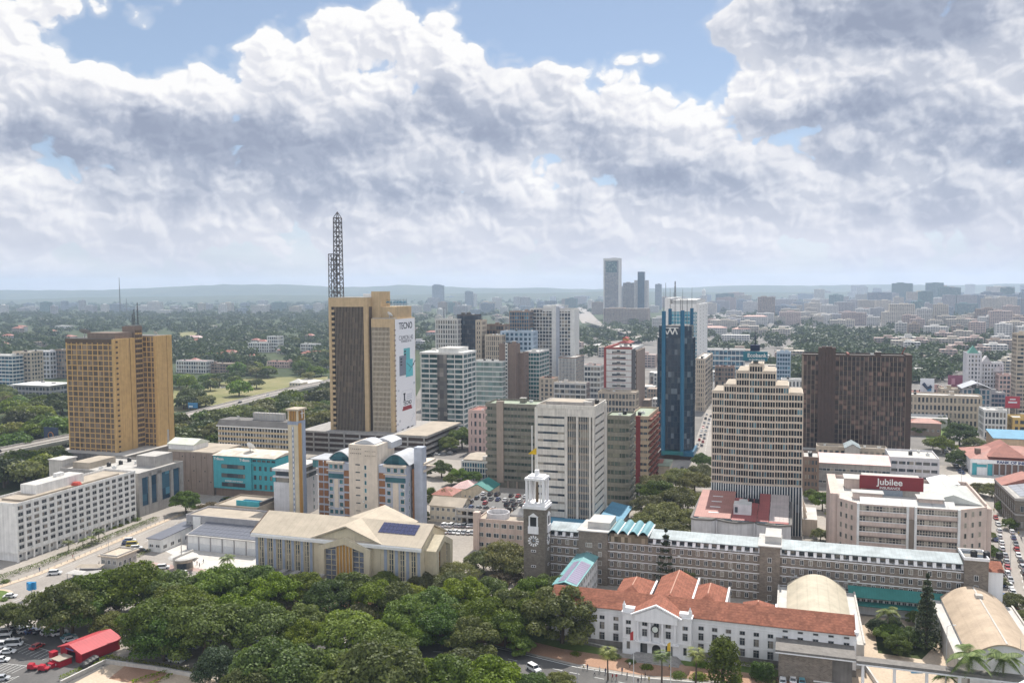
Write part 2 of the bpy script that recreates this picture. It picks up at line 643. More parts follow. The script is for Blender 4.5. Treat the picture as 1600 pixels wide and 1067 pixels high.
def leaf_mat(name, dark, lite, trans=.3, var=.25):
 if name in MATS:
  return MATS[name]
 m = bpy.data.materials.new(name)
 m.use_nodes = True
 t = NT(m.node_tree)
 t.n.clear()
 at = t.new('ShaderNodeAttribute', attribute_name='tone')
 oi = t.new('ShaderNodeObjectInfo')
 c = t.mix(at.outputs['Fac'], dark, lite)
 hsv = t.new('ShaderNodeHueSaturation')
 t.put(hsv.inputs['Hue'], t.rng(oi.outputs['Random'], 0, 1, .5 - .035 * var / .25, .5 + .02, smooth=False))
 t.put(hsv.inputs['Value'], t.rng(t.m('FRACT', t.m('MULTIPLY', oi.outputs['Random'], 7.3)), 0, 1, 1 - var, 1 + var, smooth=False))
 t.put(hsv.inputs['Saturation'], t.rng(t.m('FRACT', t.m('MULTIPLY', oi.outputs['Random'], 3.7)), 0, 1, .82, 1.12, smooth=False))
 t.put(hsv.inputs['Color'], c)
 d = t.new('ShaderNodeBsdfPrincipled')
 t.put(d.inputs['Base Color'], hsv.outputs[0])
 d.inputs['Roughness'].default_value = .55
 d.inputs['Specular IOR Level'].default_value = .25
 tr = t.new('ShaderNodeBsdfTranslucent')
 t.put(tr.inputs[0], t.v('MULTIPLY', hsv.outputs[0], (1.25, 1.25, .7)))
 mx = t.new('ShaderNodeMixShader')
 mx.inputs[0].default_value = trans
 t.l.new(d.outputs[0], mx.inputs[1])
 t.l.new(tr.outputs[0], mx.inputs[2])
 out = t.new('ShaderNodeOutputMaterial')
 t.l.new(mx.outputs[0], out.inputs[0])
 MATS[name] = m
 return m


# ------------------------------------------------------------------ text on buildings
def sign_text(txt, size, mat, parent, loc, rz=0.0, tilt=90, name='lettering', bold=0.0, sx=1.0, thick=.08):
 cu = bpy.data.curves.new(name, 'FONT')
 cu.body = txt
 cu.size = size
 cu.align_x, cu.align_y = 'CENTER', 'CENTER'
 cu.extrude = thick
 cu.offset = bold
 cu.materials.append(mat)
 tmp = bpy.data.objects.new('tmp', cu)
 COL.objects.link(tmp)
 dg = bpy.context.evaluated_depsgraph_get()
 me = bpy.data.meshes.new_from_object(tmp.evaluated_get(dg))
 bpy.data.objects.remove(tmp)
 me.transform(Matrix.Rotation(R(tilt), 4, 'X') @ Matrix.Scale(sx, 4, (1, 0, 0)))
 return link(name, me, parent, loc, rz)


# ------------------------------------------------------------------ buildings
def place(pxl, pyb, pxr, pyt, depth=None, side=None, yaw=YAW):
 """front-left foot, width, depth and height of a block from its front's columns, foot row and top row"""
 o = G(pxl, pyb)
 u, d = axes(yaw)
 w = along(o, u, pxr)
 h = ZAT(o, pyt)
 if side is not None:
  fr = o + u * w if side > pxr else o
  depth = along(fr, d, side, z=h * .5)
 return o, w, depth, h


WIN = {}


def window_mesh(w, h, gl, fr, mull=1, trans=0, depth=.12, fw=.09):
 """a window set in the wall: frame, mullions and panes (faces -y)"""
 key = (round(w, 2), round(h, 2), gl.name, fr.name, mull, trans)
 if key in WIN:
  return WIN[key]
 b = MB()
 b.box(-w / 2 + fw, w / 2 - fw, .0, .06, fw, h - fw, 0)
 b.box(-w / 2, -w / 2 + fw, -depth, .06, 0, h, 1)
 b.box(w / 2 - fw, w / 2, -depth, .06, 0, h, 1)
 b.box(-w / 2 + fw, w / 2 - fw, -depth, .06, 0, fw, 1)
 b.box(-w / 2 + fw, w / 2 - fw, -depth, .06, h - fw, h, 1)
 for k in range(mull):
  x = -w / 2 + w * (k + 1) / (mull + 1)
  b.box(x - .04, x + .04, -depth * .7, -.001, fw, h - fw, 1)
 for k in range(trans):
  z = h * .68
  b.box(-w / 2 + fw, w / 2 - fw, -depth * .6, -.002, z - .04, z + .04, 1)
 WIN[key] = b.mesh('window', [gl, fr])
 return WIN[key]


class Windows:
 """collects the places of a building's windows; the 100 that show largest become parts, the rest one part"""
 def __init__(s, root):
  s.root, s.items = root, []

 def add(s, me, x, y, z, rz=0.0):
  s.items.append((me, x, y, z, rz))

 def done(s, name='window', most=100):
  M = Matrix.LocRotScale(s.root.location, s.root.rotation_euler, None)
  it = sorted(s.items, key=lambda i: (M @ Vector(i[1:4]) - EYE).length)
  rr = random.Random(len(it))
  for me, x, y, z, rz in it[:most]:
   link(name, me, s.root, (x, y, z), rz)
   if len(it) > 60 and rr.random() < .07:
    q = Matrix.Rotation(rz, 4, 'Z') @ Vector((rr.choice((-.9, .9)), -.35, -.9))
    link('air_unit', ACBOX, s.root, (x + q.x, y + q.y, z + q.z), rz).scale = (.45, .45, .5)
  if len(it) > most:
   vs, fs, ms, n, mats = [], [], [], 0, []
   for me, x, y, z, rz in it[most:]:
    T = Matrix.Translation((x, y, z)) @ Matrix.Rotation(rz, 4, 'Z')
    for m in me.materials:
     if m not in mats:
      mats.append(m)
    idx = [mats.index(m) for m in me.materials]
    vs += [tuple(T @ q.co) for q in me.vertices]
    for p in me.polygons:
     fs.append([n + k for k in p.vertices])
     ms.append(idx[p.material_index])
    n += len(me.vertices)
   me = bpy.data.meshes.new(name)
   me.from_pydata(vs, [], fs)
   for m in mats:
    me.materials.append(m)
   me.polygons.foreach_set('material_index', ms)
   link('window_panes', me, s.root, kind='stuff')


def lattice(mb, w, d, z0, z1, nf, nF, nS, pier=.5, sp=1.2, po=.35, so=.25, m=0, mp=None, corner=None, skip=(), ox=0, oy=0):
 """storey slabs and wall piers round a block (the glass stands inside them)"""
 mp = m if mp is None else mp
 fh = (z1 - z0) / nf
 for k in range(nf + 1):
  a = z0 + k * fh - sp * .5
  b = a + sp
  if k == 0:
   a = z0
  if k == nf:
   b = z1
  mb.box(ox - so, ox + w + so, oy - so, oy + d + so, a, b, m)
 c = corner or pier
 zt = z1 - .06
 for (xa, xb) in ((-po, c), (w - c, w + po)):
  for (ya, yb) in ((-po, c), (d - c, d + po)):
   mb.box(ox + xa, ox + xb, oy + ya, oy + yb, z0, zt, mp)
 for face, n in (('F', nF), ('B', nF), ('L', nS), ('R', nS)):
  if face in skip:
   continue
  L = w if face in 'FB' else d
  for k in range(1, n):
   s = L * k / n
   a, b = s - pier / 2, s + pier / 2
   if face == 'F':
    mb.box(ox + a, ox + b, oy - po, oy + .2, z0, zt, mp)
   elif face == 'B':
    mb.box(ox + a, ox + b, oy + d - .2, oy + d + po, z0, zt, mp)
   elif face == 'L':
    mb.box(ox - po, ox + .2, oy + a, oy + b, z0, zt, mp)
   else:
    mb.box(ox + w - .2, ox + w + po, oy + a, oy + b, z0, zt, mp)


def bands(root, w, d, z0, z1, nf, gl, sp=1.2, name='window_band', ox=0, oy=0):
 """one ring of glazing per storey, each a part"""
 fh = (z1 - z0) / nf
 b = MB()
 b.box(0, w, 0, d, 0, fh - sp + .1)
 me = b.mesh(name, [gl])
 for k in range(nf):
  link(name, me, root, (ox, oy, z0 + k * fh + sp * .5 - .05))


def parapet(mb, x0, x1, y0, y1, z, h=1.0, t=.3, m=0, deck=1):
 """roof deck inside a parapet"""
 mb.box(x0, x1, y0, y0 + t, z, z + h, m)
 mb.box(x0, x1, y1 - t, y1, z, z + h, m)
 mb.box(x0, x0 + t, y0 + t, y1 - t, z, z + h, m)
 mb.box(x1 - t, x1, y0 + t, y1 - t, z, z + h, m)
 mb.box(x0 + t, x1 - t, y0 + t, y1 - t, z - .05, z + .12, deck)


def clutter(root, x0, x1, y0, y1, z, n, seed, wall=None):
 """tanks, air units and stair heads on a flat roof, each a part"""
 rr = random.Random(seed)
 spots = []
 for _ in range(n * 6):
  x, y = rr.uniform(x0 + 2, x1 - 2), rr.uniform(y0 + 2, y1 - 2)
  if all(abs(x - a) + abs(y - b) > 5 for a, b in spots):
   spots.append((x, y))
  if len(spots) >= n:
   break
 for x, y in spots:
  k = rr.random()
  if k < .35:
   link('water_tank', TANK, root, (x, y, z))
  elif k < .8:
   link('air_unit', ACBOX, root, (x, y, z), rr.choice((0, math.pi / 2)))
  else:
   b = MB().box(-1.6, 1.6, -1.3, 1.3, 0, 2.5, 0).box(-1.8, 1.8, -1.5, 1.5, 2.5, 2.7, 1)
   b.build('stair_head', [wall or M_('plaster_grey'), M_('roof_grey')], root, (x, y, z))


def M_(n):
 return MATS[n]


# ---- palette (real surface colours)
paint('plaster_white', (.74, .73, .71)); paint('plaster_grey', (.45, .43, .41)); paint('plaster_cream', (.62, .54, .42))
paint('concrete', (.34, .32, .30), wear=.25, streak=.25); paint('concrete_dark', (.19, .175, .16), wear=.25, streak=.25)
paint('concrete_pale', (.50, .47, .43), wear=.2, streak=.2)
paint('roof_grey', (.42, .40, .37), wear=.35, streak=0, scale=.2); paint('roof_pale', (.50, .48, .45), wear=.3, streak=0, scale=.2)
paint('roof_dark', (.16, .15, .14), wear=.35, streak=0, scale=.2)
paint('roof_buff', (.38, .325, .26), wear=.3, streak=0, scale=.2)
glass('glass_dark'); glass('glass_blue', (.02, .05, .08), (.12, .30, .40), .15); glass('glass_teal', (.015, .05, .055), (.24, .32, .31), .25)
plain('frame_white', (.72, .71, .69)); plain('frame_dark', (.05, .05, .05)); plain('frame_grey', (.35, .34, .33))
plain('steel_dark', (.06, .06, .065), .5); plain('steel_grey', (.40, .41, .42), .45); plain('black', (.02, .02, .022), .5)
TANK = MB().cyl(0, 0, 0, 1.7, 1.0, 0, 14).cyl(0, 0, 1.7, 2.1, 1.0, 0, 14, .35).mesh('water_tank', [M_('black')])
ACBOX = MB().box(-.9, .9, -.55, .55, .15, 1.25, 0).box(-.95, .95, -.6, .6, 1.25, 1.32, 0).cyl(0, 0, 1.32, 1.4, .42, 1).mesh('air_unit', [plain('unit_white', (.66, .66, .64)), M_('frame_dark')])
DISH = MB()


def dish_mesh(r, mat):
 b = MB()
 n, k = 14, 4
 rings = [[b.pt(r * j / k * math.cos(2 * math.pi * i / n), r * j / k * math.sin(2 * math.pi * i / n), .35 * r * (j / k) ** 2) for i in range(n)] for j in range(1, k + 1)]
 c = b.pt(0, 0, 0)
 for i in range(n):
  b.f.append([c, rings[0][i], rings[0][(i + 1) % n]]); b.m.append(0)
  for j in range(k - 1):
   b.f.append([rings[j][i], rings[j + 1][i], rings[j + 1][(i + 1) % n], rings[j][(i + 1) % n]]); b.m.append(0)
 b.tube([(0, 0, .05 * r), (0, 0, .75 * r)], .04 * r, 1, 5)
 b.box(-.07 * r, .07 * r, -.07 * r, .07 * r, .7 * r, .85 * r, 1)
 return b.mesh('dish', [mat, M_('steel_grey')])


def dish(root, r, loc, tilt, az, mat):
 o = link('satellite_dish', dish_mesh(r, mat), root, (loc[0], loc[1], loc[2] + r * .9))
 o.rotation_euler = (tilt, 0, az)
 q = o.matrix_basis.inverted() @ Vector(loc)
 MB().tube([(0, 0, 0), tuple(q)], .1 * r, 0, 6).build('dish_mount', [M_('steel_grey')], o)


def lat_mast(h, w0, w1, step, r=.12, cap=0.0):
 """square lattice mast with X bracing"""
 b = MB()
 n = max(2, int(h / step))
 def c(z, k):
  w = w0 + (w1 - w0) * z / h
  return (w / 2 * (1, 1, -1, -1)[k], w / 2 * (1, -1, -1, 1)[k], z)
 for k in range(4):
  b.tube([c(0, k), c(h, k)], r * 1.4, 0, 4)
 for i in range(n):
  z0, z1 = h * i / n, h * (i + 1) / n
  for k in range(4):
   b.tube([c(z1, k), c(z1, (k + 1) % 4)], r, 0, 4)
   b.tube([c(z0, k), c(z1, (k + 1) % 4)] if i % 2 else [c(z1, k), c(z0, (k + 1) % 4)], r * .8, 0, 4)
 if cap:
  for k in range(4):
   b.tube([c(h, k), (0, 0, h + cap)], r, 0, 4)
 return b


def tower(name, label, cat, o, w, d, h, nf, nF, nS, wall, gl, yaw=YAW, pier=.5, sp=1.2, po=.35, so=.25, mp=None, roof=None, para=1.0, corner=None,
   base=0.0, clut=3, seed=0, top=0.0, skip=()):
 """a storeyed block with glazing bands: thing > wall, window_band, roof, roof fittings"""
 root = empty(name, (o[0], o[1], 0), yaw, label, cat)
 mb = MB()
 z1 = h - para
 if base:
  mb.box(.4, w - .4, .4, d - .4, 0, base, 0)
 lattice(mb, w, d, base, z1, nf, nF, nS, pier, sp, po, so, 0, 1 if mp else 0, corner, skip)
 mb.build('wall', [wall, mp or wall], root)
 bands(root, w, d, base, z1, nf, gl, sp)
 rb = MB()
 parapet(rb, -so - .02, w + so + .02, -so - .02, d + so + .02, z1 + .01, para, .35, 0, 1)
 rb.build('roof', [wall, roof or M_('roof_grey')], root)
 if clut:
  clutter(root, 1, w - 1, 1, d - 1, z1 + .13, clut, seed, wall)
 return root

# ------------------------------------------------------------------ the setting: ground, streets, hills
ground_mat('earth', (.035, .052, .022), (.055, .072, .030), .012, (.085, .095, .045), spots=(.004, .64, (.19, .165, .11)))
ground_mat('city_ground', (.26, .235, .21), (.33, .30, .265), .03, (.38, .34, .30))
ground_mat('town_ground', (.15, .14, .13), (.21, .195, .18), .02, (.27, .25, .22), fine=.3)
ground_mat('asphalt', (.095, .092, .09), (.13, .125, .12), .06, (.16, .15, .145), fine=1.6)
ground_mat('asphalt_pale', (.27, .245, .22), (.33, .30, .27), .05, (.37, .335, .30), fine=1.2)
ground_mat('plaza_pale', (.48, .45, .41), (.56, .53, .49), .04, (.60, .57, .53), fine=.7)
ground_mat('paving_brick', (.29, .17, .11), (.36, .22, .15), .08, (.42, .28, .20), fine=2.0)
ground_mat('paving_pink', (.34, .24, .21), (.42, .31, .28), .1, (.45, .35, .31), fine=2.0)
ground_mat('paving_buff', (.44, .35, .26), (.52, .42, .32), .08, (.56, .46, .36), fine=1.4)
ground_mat('lawn', (.085, .13, .035), (.12, .17, .045), .06, (.19, .19, .08), fine=1.0)
ground_mat('dry_lawn', (.15, .16, .06), (.23, .21, .10), .02, (.30, .25, .15), fine=.5)
ground_mat('red_earth', (.22, .12, .075), (.30, .18, .12), .05, (.34, .22, .15), fine=.8)
ground_mat('hedge_ground', (.03, .045, .015), (.05, .065, .02), .3)
ground_mat('hill_wood', (.035, .052, .030), (.055, .070, .038), .004, (.085, .090, .055), fine=.03)


def sheet(name, pts, z, mat, pix=True, kind='structure'):
 """a flat sheet of ground; pts in photograph pixels or in metres"""
 P = [G(*p) for p in pts] if pix else [Vector((p[0], p[1], 0)) for p in pts]
 c = sum(P, Vector()) / len(P)
 mb = MB()
 mb.face([(p.x - c.x, p.y - c.y, 0) for p in P])
 me = mb.mesh(name, [M_(mat)])
 if me.polygons[0].normal.z < 0:
  me.flip_normals()
 return link(name, me, None, (c.x, c.y, z), kind=kind)


def strip(name, pts, w, z, mat, h=0.0, kind='structure', pix=False):
 """a ribbon of width w along a line of points (metres); h > 0 gives it thickness"""
 P = [G(*p) for p in pts] if pix else [Vector((p[0], p[1], p[2] if len(p) > 2 else 0)) for p in pts]
 L, Rr = [], []
 for i, p in enumerate(P):
  t = (P[min(i + 1, len(P) - 1)] - P[max(i - 1, 0)])
  t = Vector((t.x, t.y, 0)).normalized()
  n = Vector((-t.y, t.x, 0))
  L.append(p + n * w / 2)
  Rr.append(p - n * w / 2)
 c = P[0]
 mb = MB()
 def q(v, dz=0):
  return (v.x - c.x, v.y - c.y, v.z + dz)
 for i in range(len(P) - 1):
  mb.face([q(Rr[i], h), q(Rr[i + 1], h), q(L[i + 1], h), q(L[i], h)])
  if h:
   mb.face([q(Rr[i]), q(Rr[i + 1]), q(Rr[i + 1], h), q(Rr[i], h)])
   mb.face([q(L[i + 1]), q(L[i]), q(L[i], h), q(L[i + 1], h)])
   mb.face([q(L[i]), q(L[i + 1]), q(Rr[i + 1]), q(Rr[i])])
 return mb.build(name, [M_(mat)], None, (c.x, c.y, z), kind=kind)


sheet('ground', [(-12000, -200), (12000, -200), (12000, 12000), (-12000, 12000)], 0, 'earth', pix=False)
# paved city floor
sheet('pavement', [(-700, 1100), (-420, 880), (-60, 830), (110, 740), (300, 712), (470, 700), (760, 722), (1000, 715), (1300, 720), (1800, 740), (1750, 1100), (900, 1240)], .03, 'city_ground')
# downtown beyond
sheet('city_floor', [(470, 715), (640, 640), (680, 560), (900, 520), (1300, 540), (1500, 560), (1900, 560), (2000, 760), (1000, 760)], .02, 'town_ground')
sheet('city_floor', [(1000, 545), (1010, 500), (1100, 486), (1640, 482), (1900, 560), (1500, 560), (1300, 540)], .012, 'town_ground')
# roads
sheet('road', [(-150, 985), (-20, 905), (40, 893), (100, 868), (160, 845), (215, 820), (270, 797), (300, 788), (312, 796), (285, 812), (255, 828), (228, 848),
    (210, 862), (190, 880), (155, 893), (120, 915), (80, 940), (60, 965), (20, 990), (-60, 1020)], .06, 'asphalt_pale')
sheet('road', [(300, 788), (345, 770), (430, 772), (430, 786), (350, 786), (312, 796)], .058, 'asphalt_pale')
sheet('plaza', [(232, 852), (262, 836), (405, 868), (405, 900), (395, 915), (330, 905), (275, 868)], .064, 'plaza_pale')
sheet('forecourt', [(100, 925), (155, 893), (196, 876), (235, 862), (275, 868), (330, 905), (300, 925), (255, 915), (180, 920), (140, 940)], .062, 'asphalt_pale')
sheet('forecourt', [(206, 882), (222, 876), (262, 881), (318, 889), (330, 897), (316, 893), (262, 890), (225, 891)], .075, 'paving_pink')
# car park bottom corner
sheet('car_park', [(-200, 1010), (-20, 990), (40, 972), (130, 1000), (190, 1000), (120, 1100), (-200, 1140)], .07, 'asphalt')
sheet('courtyard', [(100, 1075), (175, 1036), (330, 1060), (420, 1100), (300, 1150), (60, 1120)], .08, 'paving_buff')
sheet('courtyard', [(170, 1060), (195, 1040), (262, 1050), (240, 1075)], .095, 'paving_brick')
# town hall way and the brick pavement before the town hall
sheet('road', [(420, 1010), (640, 1000), (760, 1006), (900, 1040), (1000, 1058), (1130, 1068), (1300, 1090), (1300, 1160), (420, 1120)], .06, 'asphalt')
sheet('footway', [(600, 985), (760, 985), (880, 1014), (960, 1026), (1130, 1046), (1220, 1058), (1340, 1075), (1330, 1085), (1130, 1064), (1000, 1054), (905, 1038), (760, 1004), (640, 1000)], .09, 'paving_brick')
sheet('lawn', [(700, 960), (880, 998), (960, 1012), (960, 1026), (880, 1014), (760, 985), (690, 985)], .10, 'lawn')
sheet('lawn', [(1060, 1030), (1215, 1046), (1222, 1058), (1130, 1046), (1070, 1040)], .10, 'lawn')
sheet('red_soil', [(420, 900), (520, 925), (700, 940), (860, 985), (700, 985), (600, 985), (420, 960)], .05, 'red_earth')
# garden court between the halls
sheet('courtyard', [(1330, 960), (1470, 975), (1560, 1090), (1300, 1080)], .07, 'paving_buff')
sheet('lawn', [(1365, 975), (1450, 985), (1470, 1000), (1440, 1030), (1372, 1020)], .085, 'hedge_ground')
# the avenue with parked cars beyond the towers, seen between the blue tower and the stepped one
sheet('road', [(985, 838), (1100, 842), (1118, 740), (1118, 690), (1120, 640), (1104, 640), (1086, 690), (1060, 724), (1010, 790)], .058, 'asphalt_pale')
sheet('road', [(1500, 745), (1560, 700), (1478, 690), (1470, 705)], .05, 'asphalt_pale')
sheet('road', [(1545, 770), (1590, 770), (1700, 1000), (1568, 1000), (1558, 900)], .058, 'asphalt_pale')
sheet('plaza', [(1480, 742), (1600, 735), (1640, 770), (1540, 775)], .056, 'plaza_pale')
# parkland on the far left
sheet('park_lawn', [(268, 645), (272, 606), (330, 600), (395, 590), (512, 588), (512, 604), (440, 614), (345, 634)], .04, 'dry_lawn')
sheet('park_lawn', [(0, 640), (105, 628), (105, 636), (0, 648)], .04, 'dry_lawn')
sheet('football_field', [(452, 598), (478, 591), (505, 594), (500, 602), (460, 604)], .06, 'plaza_pale')
sheet('park_lawn', [(280, 520), (345, 514), (345, 524), (280, 530)], .04, 'dry_lawn')
sheet('park_lawn', [(1440, 668), (1540, 655), (1545, 668), (1450, 690)], .04, 'lawn')


def hills(name, dist, amp, seed, width=9000):
 rr = np.random.RandomState(seed)
 n = 140
 xs = np.linspace(-width, width, n)
 h = np.zeros(n)
 for k in range(1, 9):
  h += amp / k ** 1.1 * .35 * np.sin(xs / width * math.pi * k * 1.7 + rr.uniform(0, 6.28))
 h = amp + h * .55
 rows = [(0, 0.0), (500, .55), (1000, 1.0), (1700, .2)]
 vs, fs = [], []
 for dy, s in rows:
  for x, q in zip(xs, h):
   vs.append((x, dist + dy + rr.uniform(-40, 40), -2 + max(0, q) * s * (1 + .04 * rr.uniform(-1, 1))))
 for r in range(len(rows) - 1):
  for i in range(n - 1):
   a = r * n + i
   fs.append((a, a + 1, a + n + 1, a + n))
 me = bpy.data.meshes.new(name)
 me.from_pydata(vs, [], fs)
 me.materials.append(M_('hill_wood'))
 for p in me.polygons:
  p.use_smooth = True
 link(name, me, None, kind='structure')


hills('hills', 9300, 138, 3)
hills('hills', 6800, 62, 5, 8000)

# ------------------------------------------------------------------ civic quarter in the foreground
gw = glass('glass_punched', (.025, .03, .035), (.33, .29, .24), .18)
paint('hotel_white', (.74, .72, .69), streak=.22)
paint('hall_white', (.80, .79, .79), wear=.08, streak=.10)
tiles('red_tiles', (.16, .058, .036), (.34, .135, .085))
tiles('red_tiles_bright', (.22, .075, .047), (.38, .155, .10))
brick('annex_brick', (.155, .125, .10), (.235, .195, .16), (.27, .24, .20), 1.0, .7, .32)
brick('tower_stone', (.125, .108, .088), (.19, .165, .135), (.21, .185, .155), 1.0, .8, .38)
seam('roof_teal', (.285, .33, .345), 1.2, wear=.3); seam('roof_blue_sheet', (.10, .27, .40), 1.1); seam('roof_jade', (.04, .20, .18), .8)
seam('vault_cream', (.47, .415, .32), 3.0, rough=.7, depth=.90); seam('roof_white_sheet', (.52, .52, .51), 1.0)
seam('roof_red_sheet', (.30, .085, .08), .9); seam('roof_rust_sheet', (.36, .17, .14), .9)
seam('solar', (.035, .045, .10), 1.05, rough=.2, depth=2.6); plain('gold', (.50, .27, .07), .5)


def hotel():
 fr = G(28.6, 879)
 u, d = axes(YAW)
 o = fr - u * 17
 L = along(fr, d, 213.5)
 h = ZAT(fr, 791)
 w = 17.0
 root = empty('hotel', (o.x, o.y, 0), YAW, 'long white hotel slab with seven rows of square windows beside the road', 'hotel')
 b = MB()
 b.box(0, w, 0, L, 3.4, h, 0)
 b.box(.8, w - 1.6, .8, L - .8, 0, 3.4, 0)
 for k in range(18):                                    # ground floor arcade
  y = .3 + (L - .6) * k / 17
  b.box(w - .7, w - .01, y - .3, y + .3, 0, 3.4, 0)
 fh = (h - 4.2) / 7
 for k in range(8):
  b.box(-.06, w + .06, -.06, L + .06, 4.0 + k * fh - .1, 4.0 + k * fh + .06, 0)
 for k in range(1, 17):
  b.box(w, w + .05, L * k / 17 - .09, L * k / 17 + .09, 3.5, h - .05, 0)
 b.build('wall', [M_('hotel_white')], root)
 r = MB()
 parapet(r, -.1, w + .1, -.1, L + .1, h + .01, 1.1, .35, 0, 1)
 r.box(3, w - 3.5, 6, L - 6, h + .15, h + .9, 1)
 r.build('roof', [M_('hotel_white'), M_('roof_buff')], root)
 MB().box(3, 11, 15, 40, h + .9, h + 4.6, 0, 1).box(4.5, 6.5, 30, 34, h + 4.6, h + 6, 0).build('plant_room', [M_('hotel_white'), M_('roof_pale')], root)
 MB().cyl(w - 4, L - 30, h + .95, h + 2.0, 2.2, 0, 12, 1.5).build('red_tank', [plain('tank_red', (.42, .05, .03), .5)], root)
 W = Windows(root)
 me = window_mesh(2.3, 1.7, gw, M_('frame_grey'), 1)
 for k in range(7):
  for j in range(17):
   W.add(me, w + .01, L * (j + .5) / 17, 4.0 + k * fh + fh * .42, math.pi / 2)
 me2 = window_mesh(2.6, 1.3, gw, M_('frame_white'), 1)
 for j in range(17):
  W.add(me2, w - 1.6 + .02, L * (j + .5) / 17, 1.2, math.pi / 2)
 W.done()
 return root


def grey_block():
 fr = G(218.5, 808)
 u, d = axes(YAW)
 L = along(fr, d, 288)
 h = ZAT(fr, 743)
 w = 46.0
 o = fr - u * w
 root = empty('office_block', (o.x, o.y, 0), YAW, 'grey concrete office block with tall dark glass panels behind the white hotel', 'office building')
 b = MB()
 b.box(0, w - 2, 0, L, 0, h, 0)
 xs = [0, .07, .22, .27, .40, .50, .70, .76, .92, 1.0]
 for a, c in ((0, 1), (2, 3), (4, 5), (6, 7), (8, 9)):
  b.box(w - 2.2, w, L * xs[a], L * xs[c], 0, h - .02, 0)
 b.box(w - 2.2, w, L * .07, L * .92, h - 1.6, h - .03, 0)
 b.box(w - 2.2, w - .02, L * .07, L * .92, 0, 4.5, 0)
 b.build('wall', [M_('concrete')], root)
 for a, c in ((1, 2), (3, 4), (5, 6), (7, 8)):
  MB().box(w - 2.3, w - .8, L * xs[a], L * xs[c], 4.5, h - 1.6).build('glass_panel', [M_('glass_blue')], root)
 r = MB()
 parapet(r, 0, w, 0, L, h + .01, 1.0, .3, 0, 1)
 r.box(w - 16, w - 5, L * .55, L * .95, h + .12, h + 5.5, 0, 1)
 r.box(3, 13, L * .15, L * .7, h + .12, h + 3.2, 2, 2)
 r.build('roof', [M_('concrete'), M_('roof_grey'), M_('roof_buff')], root)
 s = MB().box(-9, -1, 2, 11, 0, h + 4, 0, 1).box(-9.4, -.6, 1.6, 11.4, h + 4, h + 4.4, 1)
 s.build('stair_tower', [M_('concrete_pale'), M_('roof_pale')], root)
 clutter(root, 14, w - 18, 2, L - 2, h + .13, 6, 4)
 return root


def plain_red_kiosk():
 pass


